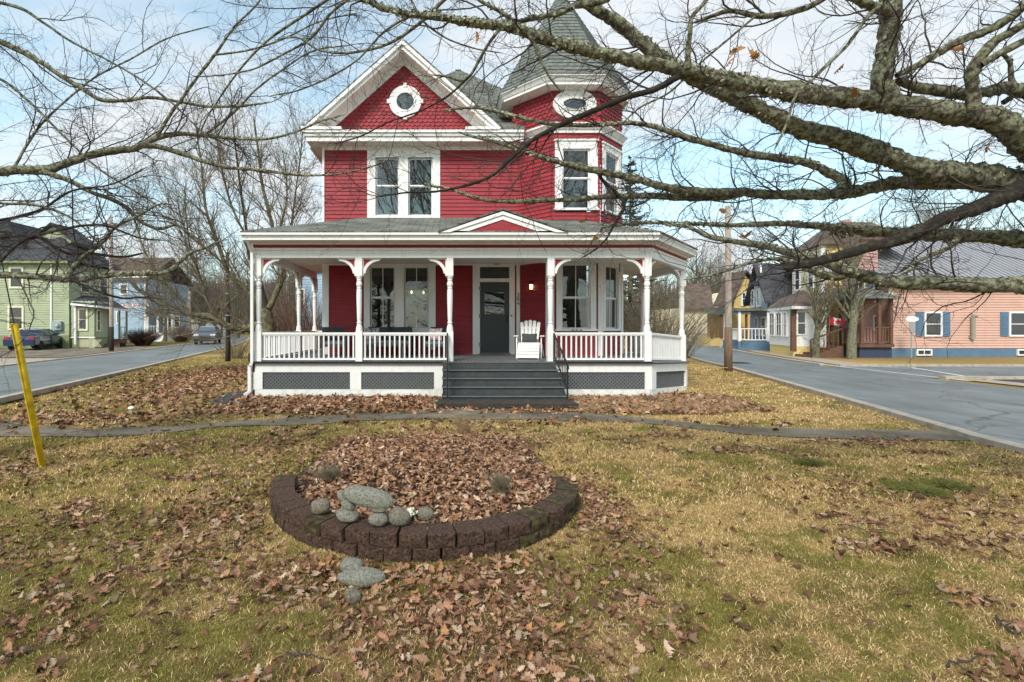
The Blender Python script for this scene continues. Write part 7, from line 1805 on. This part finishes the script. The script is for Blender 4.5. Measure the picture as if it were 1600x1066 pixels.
shrub('round_shrub', PX(284, 50), 50, 2.0, 2.9, 420, 'rounded reddish bare shrub next to the sky blue house veranda', 'hedge', r=.012)
shrub('hedge', PX(221, 41), 41.2, 1.55, 2.5, 900, 'clipped brown bare hedge in front of the sky blue house', 'hedge', 'hedge', .012)
shrub('round_shrub', PX(1161, 33), 33, .8, .9, 120, 'tiny round shrub at the foot of the blue house porch steps', 'hedge', r=.01)
# evergreen behind the turret
def conifer(x, y, h, w_, label):
    t = empty('evergreen_tree', (x, y, 0), label, 'tree'); MB().tube([(x, y, 0), (x, y, h)], [.16, .02], 7).build('trunk', M['bark2'], t)
    n = 210; z = rng.uniform(.12, 1, n)*h; a = rng.uniform(0, 6.28, n); L_ = (1-z/h)**.8*w_/2*rng.uniform(.25, 1.35, n)+.12; t_ = np.linspace(0, 1, 5)[None, :, None]
    d = np.stack([np.cos(a)*L_, np.sin(a)*L_, -.10*L_], 1); p0 = np.stack([np.full(n, x), np.full(n, y), z], 1); P = p0[:, None]+d[:, None]*t_; P[:, :, 2] += (.28*L_[:, None]*np.linspace(0, 1, 5)[None]**2)
    tubes('branch', P, np.full((n, 5), .012), 3, M['bark2'], t); c = 14
    i = rng.integers(0, n, n*c); u = rng.uniform(.15, 1, n*c)[:, None]; b0 = p0[i]+d[i]*u; b0[:, 2] += .28*L_[i]*u[:, 0]**2
    dd = rng.normal(0, 1, (n*c, 3)); dd[:, 2] = np.abs(dd[:, 2])*.5; dd /= np.linalg.norm(dd, axis=1, keepdims=True); dd *= rng.uniform(.10, .28, (n*c, 1)); s = np.cross(dd, rng.normal(0, 1, (n*c, 3))); s /= np.linalg.norm(s, axis=1, keepdims=True); s *= .035
    V = np.stack([b0-s, b0+s, b0+dd+s*.4, b0+dd-s*.4], 1).reshape(-1, 3); tag(np_mesh('foliage', V, np.arange(len(V)).reshape(-1, 4), M['evergreen'], t), kind='stuff')
conifer(PX(985, 26), 26, 10.6, 5.0, 'dark evergreen showing beside the turret above the porch roof')
conifer(PX(1003, 30), 30, 6.2, 4.0, 'dark evergreen seen low through the right end of the porch')
# trees behind the camera, seen only in the window glass
for i, (x, y, s) in enumerate(((-4, -14, 1.0), (3, -17, 1.1), (9, -13, .9), (-11, -16, 1.0), (15, -22, 1.2), (-1, -24, 1.2))):
    o = copy_tree(protos[i % 3]); o.location = (x, y, 0); o.scale = (s*1.5, s*1.5, s*1.75); o.rotation_euler.z = i*1.3; o['label'] = 'bare tree across the road, mirrored in the front windows'; o['group'] = 'bare trees mirrored in the windows'
conifer(-5.5, -11, 8, 5, 'evergreen across the road, mirrored dark in the left porch window'); conifer(-.5, -14, 9.5, 6, 'evergreen across the road, mirrored dark in the right porch window'); conifer(6, -12, 7, 5, 'evergreen across the road, mirrored dark in the bay window')  # evergreens added out of view so the panes reflect something dark
# distant wooded rise as one soft mass
n = 5200; x = np.concatenate([rng.uniform(-110, -18, n), rng.uniform(22, 130, n//2)]); y = np.concatenate([rng.uniform(95, 170, n), rng.uniform(105, 170, n//2)]); n = len(x)
h = rng.uniform(6, 12, n); base = -1+np.clip((y-95)/75, 0, 1)*7; t_ = np.linspace(0, 1, 4)[None, :, None]
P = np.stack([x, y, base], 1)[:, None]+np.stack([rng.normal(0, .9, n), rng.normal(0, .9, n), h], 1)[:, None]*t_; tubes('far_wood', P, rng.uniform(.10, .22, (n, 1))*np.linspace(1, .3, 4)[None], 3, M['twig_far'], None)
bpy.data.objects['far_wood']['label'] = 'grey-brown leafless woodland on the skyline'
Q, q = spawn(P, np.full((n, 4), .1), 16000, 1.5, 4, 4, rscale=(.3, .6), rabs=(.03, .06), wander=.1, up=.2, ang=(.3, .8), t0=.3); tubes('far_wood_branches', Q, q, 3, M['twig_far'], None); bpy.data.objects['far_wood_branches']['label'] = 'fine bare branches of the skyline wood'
hb = MB()
hb.add([(-160, 92, -1.5), (160, 92, -1.5), (160, 175, 6.5), (-160, 175, 6.5), (160, 290, 4), (-160, 290, 4)], [(0, 1, 2, 3), (3, 2, 4, 5)]); tag(hb.build('far_slope', mat('leaf_litter_slope', (.13, .10, .075), .95, .3, .4)), kind='structure')
